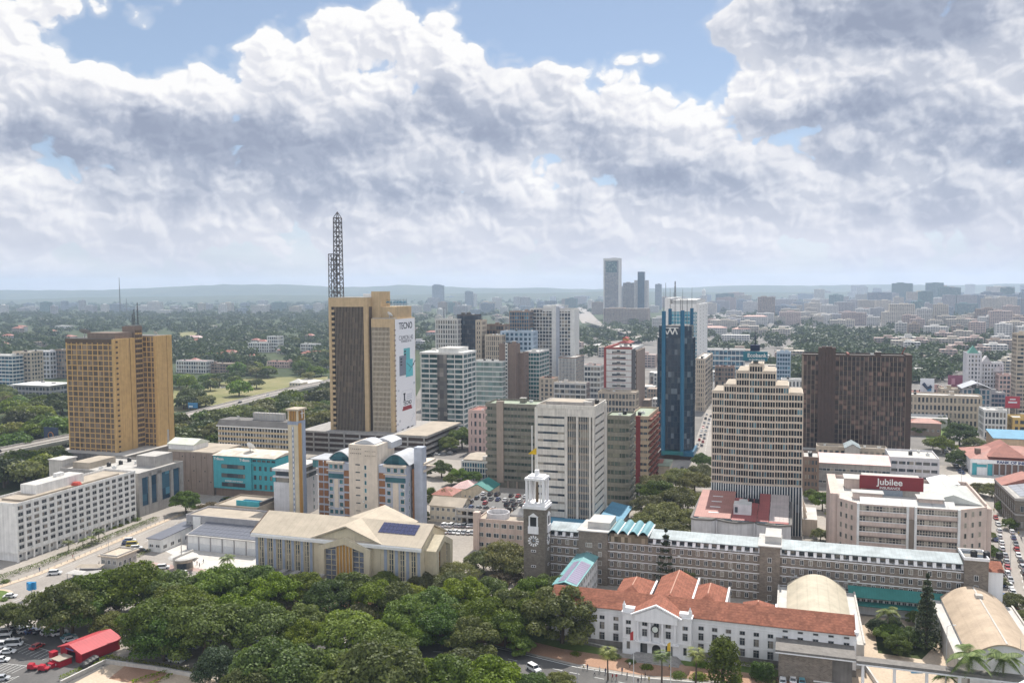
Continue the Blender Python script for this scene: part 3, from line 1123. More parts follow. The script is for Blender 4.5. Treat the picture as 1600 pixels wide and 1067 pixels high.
def clock_tower():
 o, w, d, h = place(818.5, 912, 852, 794, side=858.5)
 d = w * .96
 root = empty('clock_tower', (o.x, o.y, 0), YAW, 'tall brown stone clock tower with white open belfry and clock faces', 'clock tower')
 b = MB()
 b.box(0, w, 0, d, 0, h, 0)
 b.build('shaft', [M_('tower_stone')], root)
 c = MB()
 c.box(-.35, w + .35, -.35, d + .35, h, h + 1.0, 0)
 c.box(.1, w - .1, .1, d - .1, h + 1.0, h + 1.8, 0)
 bh = ZAT(o, 750) - h - 1.8
 z0, z1 = h + 1.8, h + 1.8 + bh
 cx = w / 2
 for sx in (.55, w - 1.35):
  for sy in (.55, d - 1.35):
   c.box(sx, sx + .8, sy, sy + .8, z0, z1, 0)
 for k in (1.75, w - 2.2):
  for sy in (.65, d - 1.05):
   c.box(k, k + .4, sy, sy + .4, z0, z1, 0)
   c.box(sy, sy + .4, k, k + .4, z0, z1, 0)
 c.box(.3, w - .3, .3, d - .3, z1, z1 + .7, 0)
 c.box(1.2, w - 1.2, 1.2, d - 1.2, z1 + .7, z1 + 1.3, 0)
 c.box(cx - .7, cx + .7, d / 2 - .7, d / 2 + .7, z1 + 1.3, z1 + 3.2, 0)
 bf = c.build('belfry', [M_('hall_white')], root)
 MB().cyl(cx, d / 2, z0, z1 - 1.2, .55, 0, 10, .35).build('bell', [plain('bronze', (.16, .11, .06), .5)], bf)
 ph = ZAT(o, 640) - z1 - 3.2
 pole = MB().cyl(cx, d / 2, z1 + 3.2, z1 + 3.2 + ph, .16, 0, 8, .08)
 for k in range(7):
  z = z1 + 4.5 + k * (ph - 2) / 7
  pole.box(cx - .45, cx + .45, d / 2 - .03, d / 2 + .03, z, z + .06, 0)
 pole = pole.build('flagpole', [M_('frame_white')], root)
 fl = MB()
 zf = ZAT(o, 701)
 fl.face([(cx - .1, d / 2, zf), (cx - .1, d / 2, zf - 2.6), (cx - 3.2, d / 2 - .5, zf - 2.4), (cx - 1.6, d / 2 - .25, zf - 1.0)])
 fl.build('flag', [plain('flag_yellow', (.70, .45, .02), .8)], pole)
 # balcony niche and clock on the front and on the side
 zc = ZAT(o, 843.5)
 zb = ZAT(o, 832)
 for rz, px_, py_ in ((0, w * .46, 0), (math.pi / 2, w, d * .55)):
  M = Matrix.Translation((px_, py_, 0)) @ Matrix.Rotation(rz, 4, 'Z')
  n = MB()
  n.box(-1.9, 1.9, -.55, -.01, zb, zb + 2.6, 0)
  n.box(-1.7, -1.2, -.3, -.01, zb + 2.6, zb + 6.0, 0)
  n.box(1.2, 1.7, -.3, -.01, zb + 2.6, zb + 6.0, 0)
  n.extr([(-1.9, zb + 6.0), (1.9, zb + 6.0), (0, zb + 7.4)], -.4, -.01, 0, axis='y')
  me = n.mesh('balcony', [M_('hall_white')])
  me.transform(M)
  link('balcony', me, root)
  me = MB().box(-1.2, 1.2, -.08, .0, zb + 2.6, zb + 6.0, 0).mesh('niche', [M_('black')])
  me.transform(M)
  link('niche', me, root)
  cl = MB()
  rr = 2.0
  for k in range(12):
   a = k * math.pi / 6
   ca, sa = math.cos(a), math.sin(a)
   def q(r, t):
    return (r * sa + t * ca, r * ca - t * sa)
   p4 = [q(.95, -.16), q(rr, -.30), q(rr, .30), q(.95, .16)]
   cl.extr([(x, zc + z) for x, z in p4], -.14, -.02, 0, axis='y')
  me = cl.mesh('clock_face', [M_('hall_white')])
  me.transform(M)
  cf = link('clock_face', me, root)
  hm_ = MB().box(-.10, .10, -.2, -.15, zc - .2, zc + 1.3).box(-.2, .9, -.21, -.16, zc - .09, zc + .09).mesh('clock_hands', [plain('clock_hand', (.25, .32, .40))])
  hm_.transform(M)
  link('clock_hands', hm_, cf)
  for zz in (zc - 4.0, zc - 9.5, zc - 15.5):
   me = MB().box(-.9, .9, -.12, .0, zz, zz + .8, 0).box(-.7, -.1, -.15, .0, zz + .12, zz + .68, 1).box(.1, .7, -.15, .0, zz + .12, zz + .68, 1).mesh('window', [M_('hall_white'), M_('black')])
   me.transform(M)
   link('window', me, root)
 return root


def annex():
 """the long brown brick wing of the town hall"""
 o = G(905, 909.5)
 u, d = axes(YAW)
 X = lambda px, z=18: along(o, u, px, z)
 dep = 13.0
 root = empty('office_wing', (o.x, o.y, 0), YAW, 'very long brown brick office wing under pale blue sheet roof behind the white hall', 'office building')
 # eave height where the roof edge shows
 p = o + u * X(1100)
 h = ZAT(p, 858)
 b, wh, rf = MB(), MB(), MB()
 nf = 5
 fh = h / nf
 Lx = X(1544)
 xs0 = -along(o, -u, 856, 15)
 b.box(xs0, Lx, 0, dep, 0, h, 0)
 segs = [(xs0, 0, -3.0, 1), (X(950), X(1187), 0, 1), (X(1219), X(1506), 0, 1)]
 W = Windows(root)
 wm = window_mesh(1.25, 1.75, gw, M_('frame_white'), 1)
 wm2 = window_mesh(2.3, 1.5, gw, M_('frame_white'), 2)
 for a, c, dz, _ in segs:
  n = max(2, int((c - a) / 2.62))
  for k in range(nf):
   wh.box(a, c, -.18, -.005, (k + 1) * fh - .42, (k + 1) * fh - .16, 0)
   for j in range(n):
    W.add(wm, a + (c - a) * (j + .5) / n, -.02, k * fh + fh * .22)
  # clerestory: row of white dormer fins under the sheet roof
  m = max(3, int((c - a) / 2.62))
  wh.box(a, c, .9, dep, h, h + .25, 0)
  for j in range(m + 1):
   x = a + (c - a) * j / m
   wh.extr([(.15, h + .25), (2.0, h + .25), (2.0, h + 2.2), (.9, h + 2.2)], x - .5, x + .5, 0)
  wh.box(a, c, 2.0, 2.3, h + .25, h + 2.3, 1)
  rf.extr([(.5, h + 2.25), (dep * .62, h + 3.5), (dep + .4, h + 1.2), (dep + .4, h + .9), (dep * .62, h + 3.2), (.5, h + 1.95)], a - .1, c + .1, 0)
 # stair blocks that break the line
 for a, c, up, ro in ((0, X(950), 3.2, 1), (X(1187), X(1219), 3.0, 1), (X(1506), Lx, 4.0, 2)):
  b.box(a, c, -.9, dep + .3, 0, h + up, 0)
  if ro == 2:
   parapet(wh, a - .2, c + .2, -1.1, dep * .7, h + up, .9, .35, 0, 1)
   for k in range(3):
    link('water_tank', TANK, root, (a + 3.4 + k * 3.6, 3.6, h + up + .1))
  else:
   rf.box(a - .5, c + .5, -1.4, dep + .6, h + up, h + up + .35, 1)
   rf.box(a + (c - a) * .25, c + .3, 2.5, dep + .3, h + up + .35, h + up + 2.6, 1)
  for k in range(nf):
   for f in ((.36, .74) if c - a > 9 else (.5,)):
    W.add(wm2 if f < .5 else wm, a + (c - a) * f, -.92, k * fh + fh * .25)
 # vaulted teal roof with a glazed front over the west end
 a, c = X(951, 22), X(1014, 22)
 nv = 4
 for k in range(nv):
  x0, x1 = a + (c - a) * k / nv, a + (c - a) * (k + 1) / nv
  arc = [(x0 + (x1 - x0) * t / 8, h + 3.2 + 1.5 * math.sin(math.pi * t / 8)) for t in range(9)]
  lo = [(x, z - .2) for x, z in arc[::-1]]
  rf.extr(arc + lo, -1.5, dep + .8, 2, axis='y')
  rf.box(x1 - .2, x1 + .2, -1.6, dep + .9, h + 3.1, h + 3.55, 3)
 MB().box(a + .3, c - .3, -.4, dep, h + .1, h + 3.1, 0).build('clerestory_glazing', [glass('glass_warm', (.10, .08, .055), (.42, .35, .26), .35, (1.2, 9, 3))], root)
 b.build('wall', [M_('annex_brick')], root)
 wh.build('dormer_row', [M_('hall_white'), M_('glass_dark')], root)
 rf.build('roof', [M_('roof_teal'), M_('roof_pale'), seam('roof_vault_teal', (.17, .33, .37), 2.0), M_('frame_white')], root)
 # white rear range lower down with a jade canopy, between the two halls
 x0, x1 = X(1326, 6), X(1472, 6)
 e = MB()
 e.box(x0, x1, -2.6, -.02, 0, fh * 1.9, 0)
 e.build('lower_range', [M_('hall_white')], root)
 c2 = MB()
 c2.extr([(-4.6, fh * 1.9 - .2), (-.2, fh * 1.9 + 2.0), (-.2, fh * 1.9 + 2.2), (-4.7, fh * 1.9)], x0 - .3, x1 + .3, 0)
 c2.extr([(-5.4, 3.4), (-2.61, 4.0), (-2.61, 4.2), (-5.5, 3.6)], x0 - .3, x1 + .3, 0)
 c2.build('canopy', [M_('roof_jade')], root)
 n = 16
 for j in range(n):
  W.add(wm, x0 + (x1 - x0) * (j + .5) / n, -2.62, fh * 1.05)
 W.done()
 # white end pavilion with a red roof
 xe = X(1568, 14)
 q = MB().box(Lx + .01, xe, .6, dep - 1, 0, h + .5, 0)
 q.extr([(.2, h + .5), (dep / 2, h + 2.3), (dep - .6, h + .5)], Lx - .1, xe + .4, 1)
 q.build('end_pavilion', [M_('hall_white'), M_('red_tiles_bright')], root)
 return root, o, h, X


def link_wing(ao):
 u, d = axes(YAW)
 p = G(934, 913)
 L, w = 33.0, 7.2
 o = p - d * L - u * w
 h = ZAT(p, 866) - .5
 root = empty('side_wing', (o.x, o.y, 0), YAW, 'low white side wing with solar panels on its blue roof by the clock tower', 'office building')
 MB().box(0, w, 0, L, 0, h, 0).build('wall', [M_('hall_white')], root)
 r = MB().extr([(-.5, h), (w / 2, h + 1.3), (w + .5, h), (w + .5, h - .25), (w / 2, h + 1.05), (-.5, h - .25)], -.5, L + .3, 0, axis='y')
 r.build('roof', [seam('roof_jade_wing', (.17, .36, .37), 1.0, 1)], root)
 s = MB()
 sl = 1.3 / (w / 2 + .5)
 for k in range(12):
  y0 = 1.0 + k * 1.75
  s.extr([(w / 2 + .3, h + 1.3 - sl * .3 + .12), (w + .1, h + .1 + .14), (w + .1, h + .06 + .14), (w / 2 + .3, h + 1.3 - sl * .3 + .06)], y0, y0 + 1.65, 0, axis='y')
  s.extr([(w / 2 - .3, h + 1.3 - sl * .3 + .12), (1.2, h + 1.3 * (1.7 / (w / 2 + .5)) + .14), (1.2, h + 1.3 * (1.7 / (w / 2 + .5)) + .08), (w / 2 - .3, h + 1.3 - sl * .3 + .06)], y0, y0 + 1.65, 0, axis='y')
 s.build('solar_panel_array', [plain('solar_wing', (.27, .24, .33), .3)], root)
 W = Windows(root)
 me = window_mesh(2.0, 1.5, gw, M_('frame_white'), 1)
 for k in range(3):
  for j in range(10):
   W.add(me, w + .02, L * (j + .5) / 10, 1.0 + k * h / 3.1, math.pi / 2)
 W.done()
 b = MB()
 for j in range(11):
  b.box(w, w + .22, L * j / 10 - .12, L * j / 10 + .12, 0, h - .3)
 b.build('wall_fins', [M_('hall_white')], root)


def town_hall():
 o = G(862, 999)
 u, d = axes(YAW)
 X = lambda px, z=8: along(o, u, px, z)
 pe = o + u * X(1092)
 h = ZAT(pe, 966)
 dep = 11.5
 L = X(1338)
 root = empty('town_hall', (o.x, o.y, 0), YAW, 'long white town hall with red tiled roof and a columned pediment over its door', 'town hall')
 b = MB()
 b.box(0, L, 0, dep, 1.9, h, 0)
 b.box(-.12, L + .12, -.12, dep + .12, 0, 1.9, 1)
 b.box(-.1, L + .1, -.14, dep + .1, h - 1.5, h - 1.25, 0)
 b.box(-.5, L + .3, -.55, dep + .4, h, h + .35, 0)
 b.box(L - .5, L + .5, -.5, dep + .5, h + .35, h + 1.2, 0)
 b.extr([(-.6, h + 1.0), (dep / 2, h + 4.3), (dep + .6, h + 1.0), (dep + .6, h + .3), (-.6, h + .3)], L - .2, L + .35, 0)
 b.box(-.1, L + .1, -.1, -.002, 4.6, 4.8, 0)
 r = MB()
 r.extr([(-.9, h + .36), (dep / 2, h + 3.6), (dep + .8, h + .36), (dep + .8, h + .1), (dep / 2, h + 3.3), (-.9, h + .16)], -.6, L - .21, 0)
 r.build('roof', [M_('red_tiles')], root)
 # centre block
 x0, x1 = X(976, 6), X(1082, 6)
 pd = 3.2
 b.box(x0, x1, -pd, -.02, 0, h + .5, 0)
 b.box(x0 - .3, x1 + .3, -pd - .3, -.03, h + .5, h + .95, 0)
 b.box(x0, x0 + 3.4, -pd, -1.2, h + .95, h + 2.1, 0)
 b.box(x1 - 3.4, x1, -pd, -1.2, h + .95, h + 2.1, 0)
 b.box(x0 - .1, x1 + .1, -pd - .12, -.04, 4.5, 4.8, 0)
 b.build('wall', [M_('hall_white'), M_('concrete_dark')], root)
 c0, c1 = X(996, 8), X(1061, 8)
 cm = (c0 + c1) / 2
 p = MB()
 p.box(c0, c1, -pd - 1.1, -pd - .02, h - 1.1, h + .4, 0)
 p.extr([(c0 - .9, h + .4), (c1 + .9, h + .4), (cm, h + 3.4)], -pd - 1.1, -.05, 0, axis='y')
 p.extr([(c0 - 1.3, h + .45), (cm, h + 3.75), (c1 + 1.3, h + .45), (c1 + 1.3, h + .9), (cm, h + 4.25), (c0 - 1.3, h + .9)], -pd - 1.5, -pd - .7, 0, axis='y')
 p.build('pediment', [M_('hall_white')], root)
 r2 = MB()
 r2.extr([(c0 - 1.1, h + .95), (cm, h + 4.1), (c1 + 1.1, h + .95), (c1 + 1.1, h + .7), (cm, h + 3.8), (c0 - 1.1, h + .7)], -pd - .69, dep * .45, 0, axis='y')
 r2.build('porch_roof', [M_('red_tiles_bright')], root)
 cw = (c1 - c0)
 for k in range(4):
  x = c0 + cw * (.06 + .88 * k / 3)
  MB().cyl(x, -pd - .6, 4.8, h - 1.1, .42, 0, 12, .36).box(x - .55, x + .55, -pd - 1.1, -pd - .05, 4.5, 4.85, 0).build('column', [M_('hall_white')], root)
 MB().box(c0 - .4, c1 + .4, -pd - 1.2, -pd - .03, 4.2, 4.5, 0).build('balcony', [M_('hall_white')], root)
 # crest over the door
 em = MB()
 em.cyl(0, 0, 0, .12, 1.15, 0, 20).cyl(0, 0, .12, .2, .85, 1, 16)
 me = em.mesh('crest', [M_('black'), plain('crest_pale', (.62, .66, .60))])
 me.transform(Matrix.Translation((cm - .2, -pd - 1.25, 8.6)) @ Matrix.Rotation(R(90), 4, 'X'))
 link('crest', me, root)
 W = Windows(root)
 wa, wb, wc = window_mesh(1.5, 1.15, gw, M_('frame_grey'), 1), window_mesh(1.45, 2.1, gw, M_('frame_grey'), 1, 1), window_mesh(1.6, 2.2, gw, M_('frame_grey'), 1, 1)
 bay = 4.05
 def cols(a, c):
  n = max(1, int(round((c - a) / bay)))
  return [a + (c - a) * (k + .5) / n for k in range(n)]
 for x in cols(1, x0 - .5) + cols(x1 + .5, X(1215)):
  W.add(wa, x, -.02, h - 3.3)
  W.add(wb, x, -.02, h - 6.2)
  W.add(wc, x, -.14, 2.1)
 for x in cols(X(1215), L - .5):
  W.add(window_mesh(1.4, .6, gw, M_('frame_grey'), 0), x, -.02, h - 1.15)
  W.add(wa, x, -.02, h - 3.3)
 for x in (x0 + 1.7, x1 - 1.7):
  W.add(wa, x, -pd - .02, h - 2.6)
  W.add(wb, x, -pd - .02, h - 5.6)
  W.add(window_mesh(1.0, 2.2, gw, M_('frame_grey'), 0), x, -pd - .02, 1.6)
 for f in (.22, .5, .78):
  W.add(wa, c0 + cw * f, -pd - .02, h - 2.6)
  W.add(wb, c0 + cw * f, -pd - .02, h - 5.6)
 for f in (.20, .5, .80):
  k = 1.25 if f == .5 else 1.0
  a = MB()
  arc = [(k * math.cos(t * math.pi / 8), 2.4 + k * math.sin(t * math.pi / 8)) for t in range(9)]
  a.extr([(-k, .1)] + [(-k, 2.4)] + arc[::-1][1:] + [(k, .1)], -.06, .0, 0, axis='y')
  me = a.mesh('arched_door' if f == .5 else 'arched_window', [M_('black') if f == .5 else gw])
  link('arched_door' if f == .5 else 'arched_window', me, root, (c0 + cw * f, -pd, 0 if f == .5 else .8))
 W.done()
 st = MB()
 for k in range(6):
  st.box(cm - 7 + k * .25, cm + 7 - k * .25, -pd - 5.2 + k * .75, -pd - .01, k * .17, (k + 1) * .17, 0)
 st.build('front_steps', [M_('concrete')], root)
 # chimneys and balls on the parapet
 for x in (x0 + .4, x1 - .4):
  MB().box(x - .4, x + .4, -pd, -pd + .8, h + 2.1, h + 3.0, 0).cyl(x, -pd + .4, h + 3.0, h + 3.9, .35, 0, 8, .1).build('finial', [M_('hall_white')], root)
 return root, o, L, h, X


def tile_pavilion(pxl, pyl, pxr, pyr, z0, z1, length, label, flip=False, end_gable=False):
 """red tiled house behind the town hall, ridge running away from the camera; near corners given at eave height"""
 u, d = axes(YAW)
 a = G(pxl, pyl, z0)
 w = along((a.x, a.y, 0), u, pxr, z0)
 root = empty('tiled_house', (a.x, a.y, 0), YAW, label, 'house')
 MB().box(0, w, 0, length, 0, z0, 0).build('wall', [M_('plaster_cream')], root)
 r = MB()
 if end_gable:
  r.gable(0, w, 0, length, z0, z1, 0, axis='y', ov=.5, wall=1)
 else:
  r.hip(0, w, -1, length, z0, z1, 0, .5, w * .5)
 rfo = r.build('roof', [M_('red_tiles_bright'), M_('concrete_dark')], root)
 rd = MB()
 e = .5 if end_gable else w / 2 - 1
 rd.box(w / 2 - .16, w / 2 + .16, e, length - (.0 if end_gable else w / 2), z1 - .08, z1 + .14, 0)
 rd.build('ridge_cap', [plain('ridge_pale', (.42, .22, .15))], rfo)
 q = MB().box(w + .7, w + 1.3, -1, length, 0, z0 + .6, 0)
 q.build('gutter_wall', [M_('hall_white')], root)
 return root


def barrel_hall(pl, pr, zs, rise, front_px, name, label, mat, seg=18, ridge=False):
 """vaulted hall whose axis runs away; pl, pr = far springing points as pixels at height zs"""
 u, d = axes(YAW)
 a = G(pl[0], pl[1], zs)
 w = along((a.x, a.y, 0), u, pr[0], zs)
 L = (G(*front_px, zs) - a).length
 o = Vector((a.x, a.y, 0)) - d * L
 root = empty(name, (o.x, o.y, 0), YAW, label, 'hall')
 MB().box(.2, w - .2, .2, L - .05, 0, zs, 0).build('wall', [M_('hall_white')], root)
 arc = [(w * t / seg, zs + rise * math.sin(math.pi * (.12 + .76 * t / seg)) / 1.0 - rise * math.sin(math.pi * .12)) for t in range(seg + 1)]
 b = MB()
 b.extr(arc + [(x, z - .35) for x, z in arc[::-1]], -.4, L, 0, axis='y')
 b.extr([(x, z - .3) for x, z in arc[1:-1]] + [(w - .6, zs - .1), (.6, zs - .1)], .3, L - .1, 1, axis='y')
 o2 = b.build('vault_roof', [mat, M_('hall_white')], root)
 e = MB()
 e.box(-2.6, -.02, 0, L, 0, zs - 1.2, 0, 1).box(w + .02, w + 2.6, 0, L, 0, zs - 1.2, 0, 1)
 e.box(-2.9, -2.4, 0, L, zs - 1.2, zs - .6, 0).box(w + 2.4, w + 2.9, 0, L, zs - 1.2, zs - .6, 0)
 e.build('side_gutter', [M_('concrete_pale'), M_('roof_pale')], root)
 if ridge:
  zt = max(z for _, z in arc)
  xr = w * .52
  MB().box(xr - .22, xr + .22, 0, L - .5, zt + .0, zt + .14, 0).box(xr - 1.1, xr + .9, L - 11, L - 9, zt + .0, zt + .9, 0).build('ridge_vent', [M_('concrete_pale')], root)
 return root, o, w, L


def brick_front():
 """windowless brick hall front and the flat canopy that runs on from it over white columns"""
 u, d = axes(YAW)
 o = G(1216, 1062)
 X = lambda px, z=4: along(o, u, px, z)
 h = ZAT(o, 1013)
 w = X(1332)
 root = empty('brick_block', (o.x, o.y, 0), YAW, 'blank brown brick block with concrete roof edge before the red tiled hall', 'building')
 MB().box(0, w - 5, 0, 9.5, 0, h - .9, 0).box(w - 5, w, .8, 9.5, 0, h - .9, 1).build('wall', [M_('annex_brick'), M_('concrete_dark')], root)
 MB().box(-.8, w + .8, -.9, 9.6, h - .9, h - .55, 0).box(-.8, w + .8, -.9, 9.6, h - .55, h, 1).build('roof', [M_('hall_white'), M_('concrete_dark')], root)
 MB().box(w * .48, w * .86, -.25, -.02, .9, 1.2, 0).build('rail', [M_('frame_white')], root)
 c = empty('covered_walkway', (o.x, o.y, 0), YAW, 'weathered flat concrete walkway roof on slim white columns beside the brick block', 'walkway')
 x1 = X(1600, 7) + 26
 MB().box(w + .85, x1, -1.4, 1.9, h - .9, h - .15, 0).box(w + .85, x1, -1.6, 2.1, h - 1.25, h - .91, 1).build('roof_slab', [M_('concrete_dark'), M_('hall_white')], c)
 n = 9
 for k in range(n):
  x = w + 2.5 + (x1 - w - 5) * k / (n - 1)
  MB().box(x - .35, x + .35, -.35, .35, 0, h - 1.26, 0).build('column', [M_('hall_white')], c)
 return root


def basilica():
 u, d = axes(YAW)
 o = G(401, 898)
 X = lambda px, z=0: along(o, u, px, z)
 he = ZAT(o, 831)
 yr = along(o, d, 425, he + 5)
 hr = ZAT(o + d * yr, 799)
 dep = 2 * yr
 xc = None
 L = X(658, 8)
 # crossing: where the ridge line shows at column 582
 xc = along(o + d * yr, u, 582, hr)
 t = xc + 0.0
 root = empty('church', (o.x, o.y, 0), YAW, 'large cream church of cross plan with buff roofs and gold striped gable windows', 'church')
 wall = paint('church_cream', (.56, .49, .36), streak=.16)
 blue = paint('church_blue', (.30, .34, .42), streak=.16)
 roof = seam('church_roof', (.45, .385, .30), 2.4, rough=.8, depth=.92, wear=.12)
 pl = G(500, 913)
 lo = Matrix.Rotation(-YAW, 4, 'Z') @ (pl - o)
 pw = along(pl, u, 576, 8)
 ta = pw / 2 + 3.4                                        # half width of the transept
 tx = lo.x + pw / 2
 py = lo.y
 b = MB()
 b.box(0, L, 0, dep, 0, he, 0)
 b.extr([(0, he - .01), (dep, he - .01), (yr, hr - .3)], .05, L - .05, 0)
 b.box(tx - ta, tx + ta, py + 2.2, -.02, 0, he, 0)
 b.extr([(tx - ta, he - .01), (tx + ta, he - .01), (tx, hr - .3)], py + 2.3, yr, 0, axis='y')
 b.box(tx - ta, tx + ta, dep + .02, dep + 8, 0, he, 0)
 b.extr([(tx - ta, he - .01), (tx + ta, he - .01), (tx, hr - .3)], yr, dep + 7.9, 0, axis='y')
 b.build('wall', [wall], root)
 r = MB()
 k = (hr - he) / yr
 ov = 1.0
 nave = [(-ov, he - ov * k + .5), (yr, hr + .5), (dep + ov, he - ov * k + .5), (dep + ov, he - ov * k), (yr, hr), (-ov, he - ov * k)]
 r.extr(nave, -1.2, L + .6, 0)
 k2 = (hr - he) / ta
 tr = [(tx - ta - ov, he - ov * k2 + .56), (tx, hr + .56), (tx + ta + ov, he - ov * k2 + .56), (tx + ta + ov, he - ov * k2), (tx, hr), (tx - ta - ov, he - ov * k2)]
 r.extr(tr, py + 1.4, dep + 9.0, 0, axis='y')
 r.build('roof', [roof], root)
 tm = MB()
 tm.extr([(-1.35, he - 1.35 * k + .2), (-.98, he - .98 * k + .45), (-.98, he - .98 * k - .5), (-1.35, he - 1.35 * k - .75)], -1.3, L + .7, 0)
 for x in (-1.45,):
  tm.extr([(-1.3, he - 1.3 * k + .75), (yr, hr + .75), (yr, hr - .3), (-1.3, he - 1.3 * k - .3)], x, x + .24, 1)
 tm.extr([(tx + ta + .98, he - .98 * k2 + .5), (tx + ta + 1.3, he - 1.3 * k2 + .3), (tx + ta + 1.3, he - 1.3 * k2 - .5), (tx + ta + .98, he - .98 * k2 - .4)], py + 1.3, -1.0, 0, axis='y')
 tm.build('roof_edge', [M_('frame_white'), plain('edge_brown', (.14, .095, .07))], root)
 # front wall bays: blue piers and slit windows
 slit = []
 def bay_run(x0, x1, n, f):
  for i in range(n + 1):
   x = x0 + (x1 - x0) * i / n
   if f == 'F':
    MB().box(x - .55, x + .55, -.4, -.005, 0, he - .35, 0).box(x + .56, x + .8, -.3, -.006, 0, he - .35, 1).build('pilaster', [blue, wall], root)
   if i < n:
    slit.append((x0 + (x1 - x0) * (i + .5) / n, 0))
 bay_run(.6, tx - ta - 1.2, 6, 'F')
 bay_run(tx + ta + 2.2, L - .7, 3, 'F')
 sl = MB()
 for dx in (-.42, .42):
  sl.box(dx - .26, dx + .26, -.10, 0, 2.0, he - 1.6, 0)
 sl.box(-.16, .16, -.22, 0, 1.6, he - 1.2, 1)
 for zz in range(3, int(he) - 1, 2):
  sl.box(-.7, .7, -.13, -.01, zz, zz + .16, 1)
 me = sl.mesh('slit_window', [M_('glass_dark'), wall])
 for x, y in slit:
  link('slit_window', me, root, (x, 0, 0))

 def gable_porch(wd, hw, hp, dp, parent, M):
  """pentagonal porch with gold strips: shell, glazing, gold mullions"""
  s = MB()
  t0 = 1.9
  outer = [(0, 0), (0 - .6, hw), (wd / 2, hp), (wd + .6, hw), (wd, 0)]
  inner = [(wd - t0, 0), (wd - t0, hw - .9), (wd / 2, hp - 2.4), (t0, hw - .9), (t0, 0)]
  # frame as two half rings so that the face is one clean outline
  left = [(0, 0), (-.6, hw), (wd / 2, hp), (wd / 2, hp - 2.4), (t0, hw - .9), (t0, 0)]
  right = [(wd, 0), (wd - t0, 0), (wd - t0, hw - .9), (wd / 2, hp - 2.4), (wd / 2, hp), (wd + .6, hw)]
  s.extr(left, 0, dp, 0, axis='y')
  s.extr(right, 0, dp, 0, axis='y')
  me = s.mesh('gable_porch', [wall]); me.transform(M)
  link('gable_porch', me, parent)
  g = MB()
  g.extr([(t0 + .02, .02), (t0 + .02, hw - .92), (wd / 2, hp - 2.45), (wd - t0 - .02, hw - .92), (wd - t0 - .02, .02)], 1.3, 1.6, 0, axis='y')
  me = g.mesh('gable_glazing', [glass('glass_church', (.10, .115, .15), (.2, .22, .27), .3, (1.2, 9, 2.0))]); me.transform(M)
  link('gable_glazing', me, parent)
  go = MB()
  a0, a1 = wd * .335, wd * .665
  n = 5
  for i in range(n):
   xa = a0 + (a1 - a0) * i / n + .12
   xb = a0 + (a1 - a0) * (i + 1) / n - .12
   zt = lambda x: hp - 2.6 - abs(x - wd / 2) * (hp - 2.4 - hw + .9) / (wd / 2 - t0)
   go.extr([(xa, 0), (xb, 0), (xb, zt(xb)), (xa, zt(xa))], .75, 1.25, 0, axis='y')
  for i in range(n + 1):
   x = a0 + (a1 - a0) * i / n
   zt2 = hp - 2.6 - abs(x - wd / 2) * (hp - 2.4 - hw + .9) / (wd / 2 - t0)
   go.box(x - .1, x + .1, .3, .74, 0, zt2, 1)
  for xa, xb in ((t0, a0), (a1, wd - t0)):
   for zz in np.arange(1.5, hw - 1, 1.9):
    go.box(xa, xb - .01, 1.0, 1.28, zz, zz + .16, 1)
   xm = (xa + xb) / 2
   go.box(xm - .1, xm + .1, .95, 1.29, 0, hw - .9, 1)
  me = go.mesh('gold_mullions', [M_('gold'), wall]); me.transform(M)
  link('gold_mullions', me, parent)
 gable_porch(pw, he - 2.2, he + 1.6, 3.4, root, Matrix.Translation((lo.x, lo.y, 0)))
 gable_porch(dep * .66, he - 2.0, he + 1.8, 4.4, root, Matrix.Translation((L + 4.4, dep * .17, 0)) @ Matrix.Rotation(R(90), 4, 'Z'))
 sp = MB()
 x0 = L * .72
 for i in range(9):
  for j in range(3):
   ya = yr * .42 + j * yr * .155
   za = he + k * ya + .62
   dy = yr * .145
   sp.extr([(ya, za), (ya + dy, za + k * dy), (ya + dy, za + k * dy + .08), (ya, za + .08)], x0 + i * 1.6, x0 + i * 1.6 + 1.5, 0)
 sp.build('solar_panel_array', [plain('solar_dark', (.05, .055, .12), .25)], root)
 # low aisle roof before the nave
 al = MB().box(-1, tx - ta - .5, -7, -.5, 0, 3.4, 0, 1)
 for i in range(6):
  x = 2 + i * 5.2
  al.box(x, x + 2.2, -6.4, -1.5, 3.4, 4.0, 2, 2)
 al.build('low_aisle', [M_('concrete_dark'), M_('roof_dark'), M_('concrete')], root)
 return root


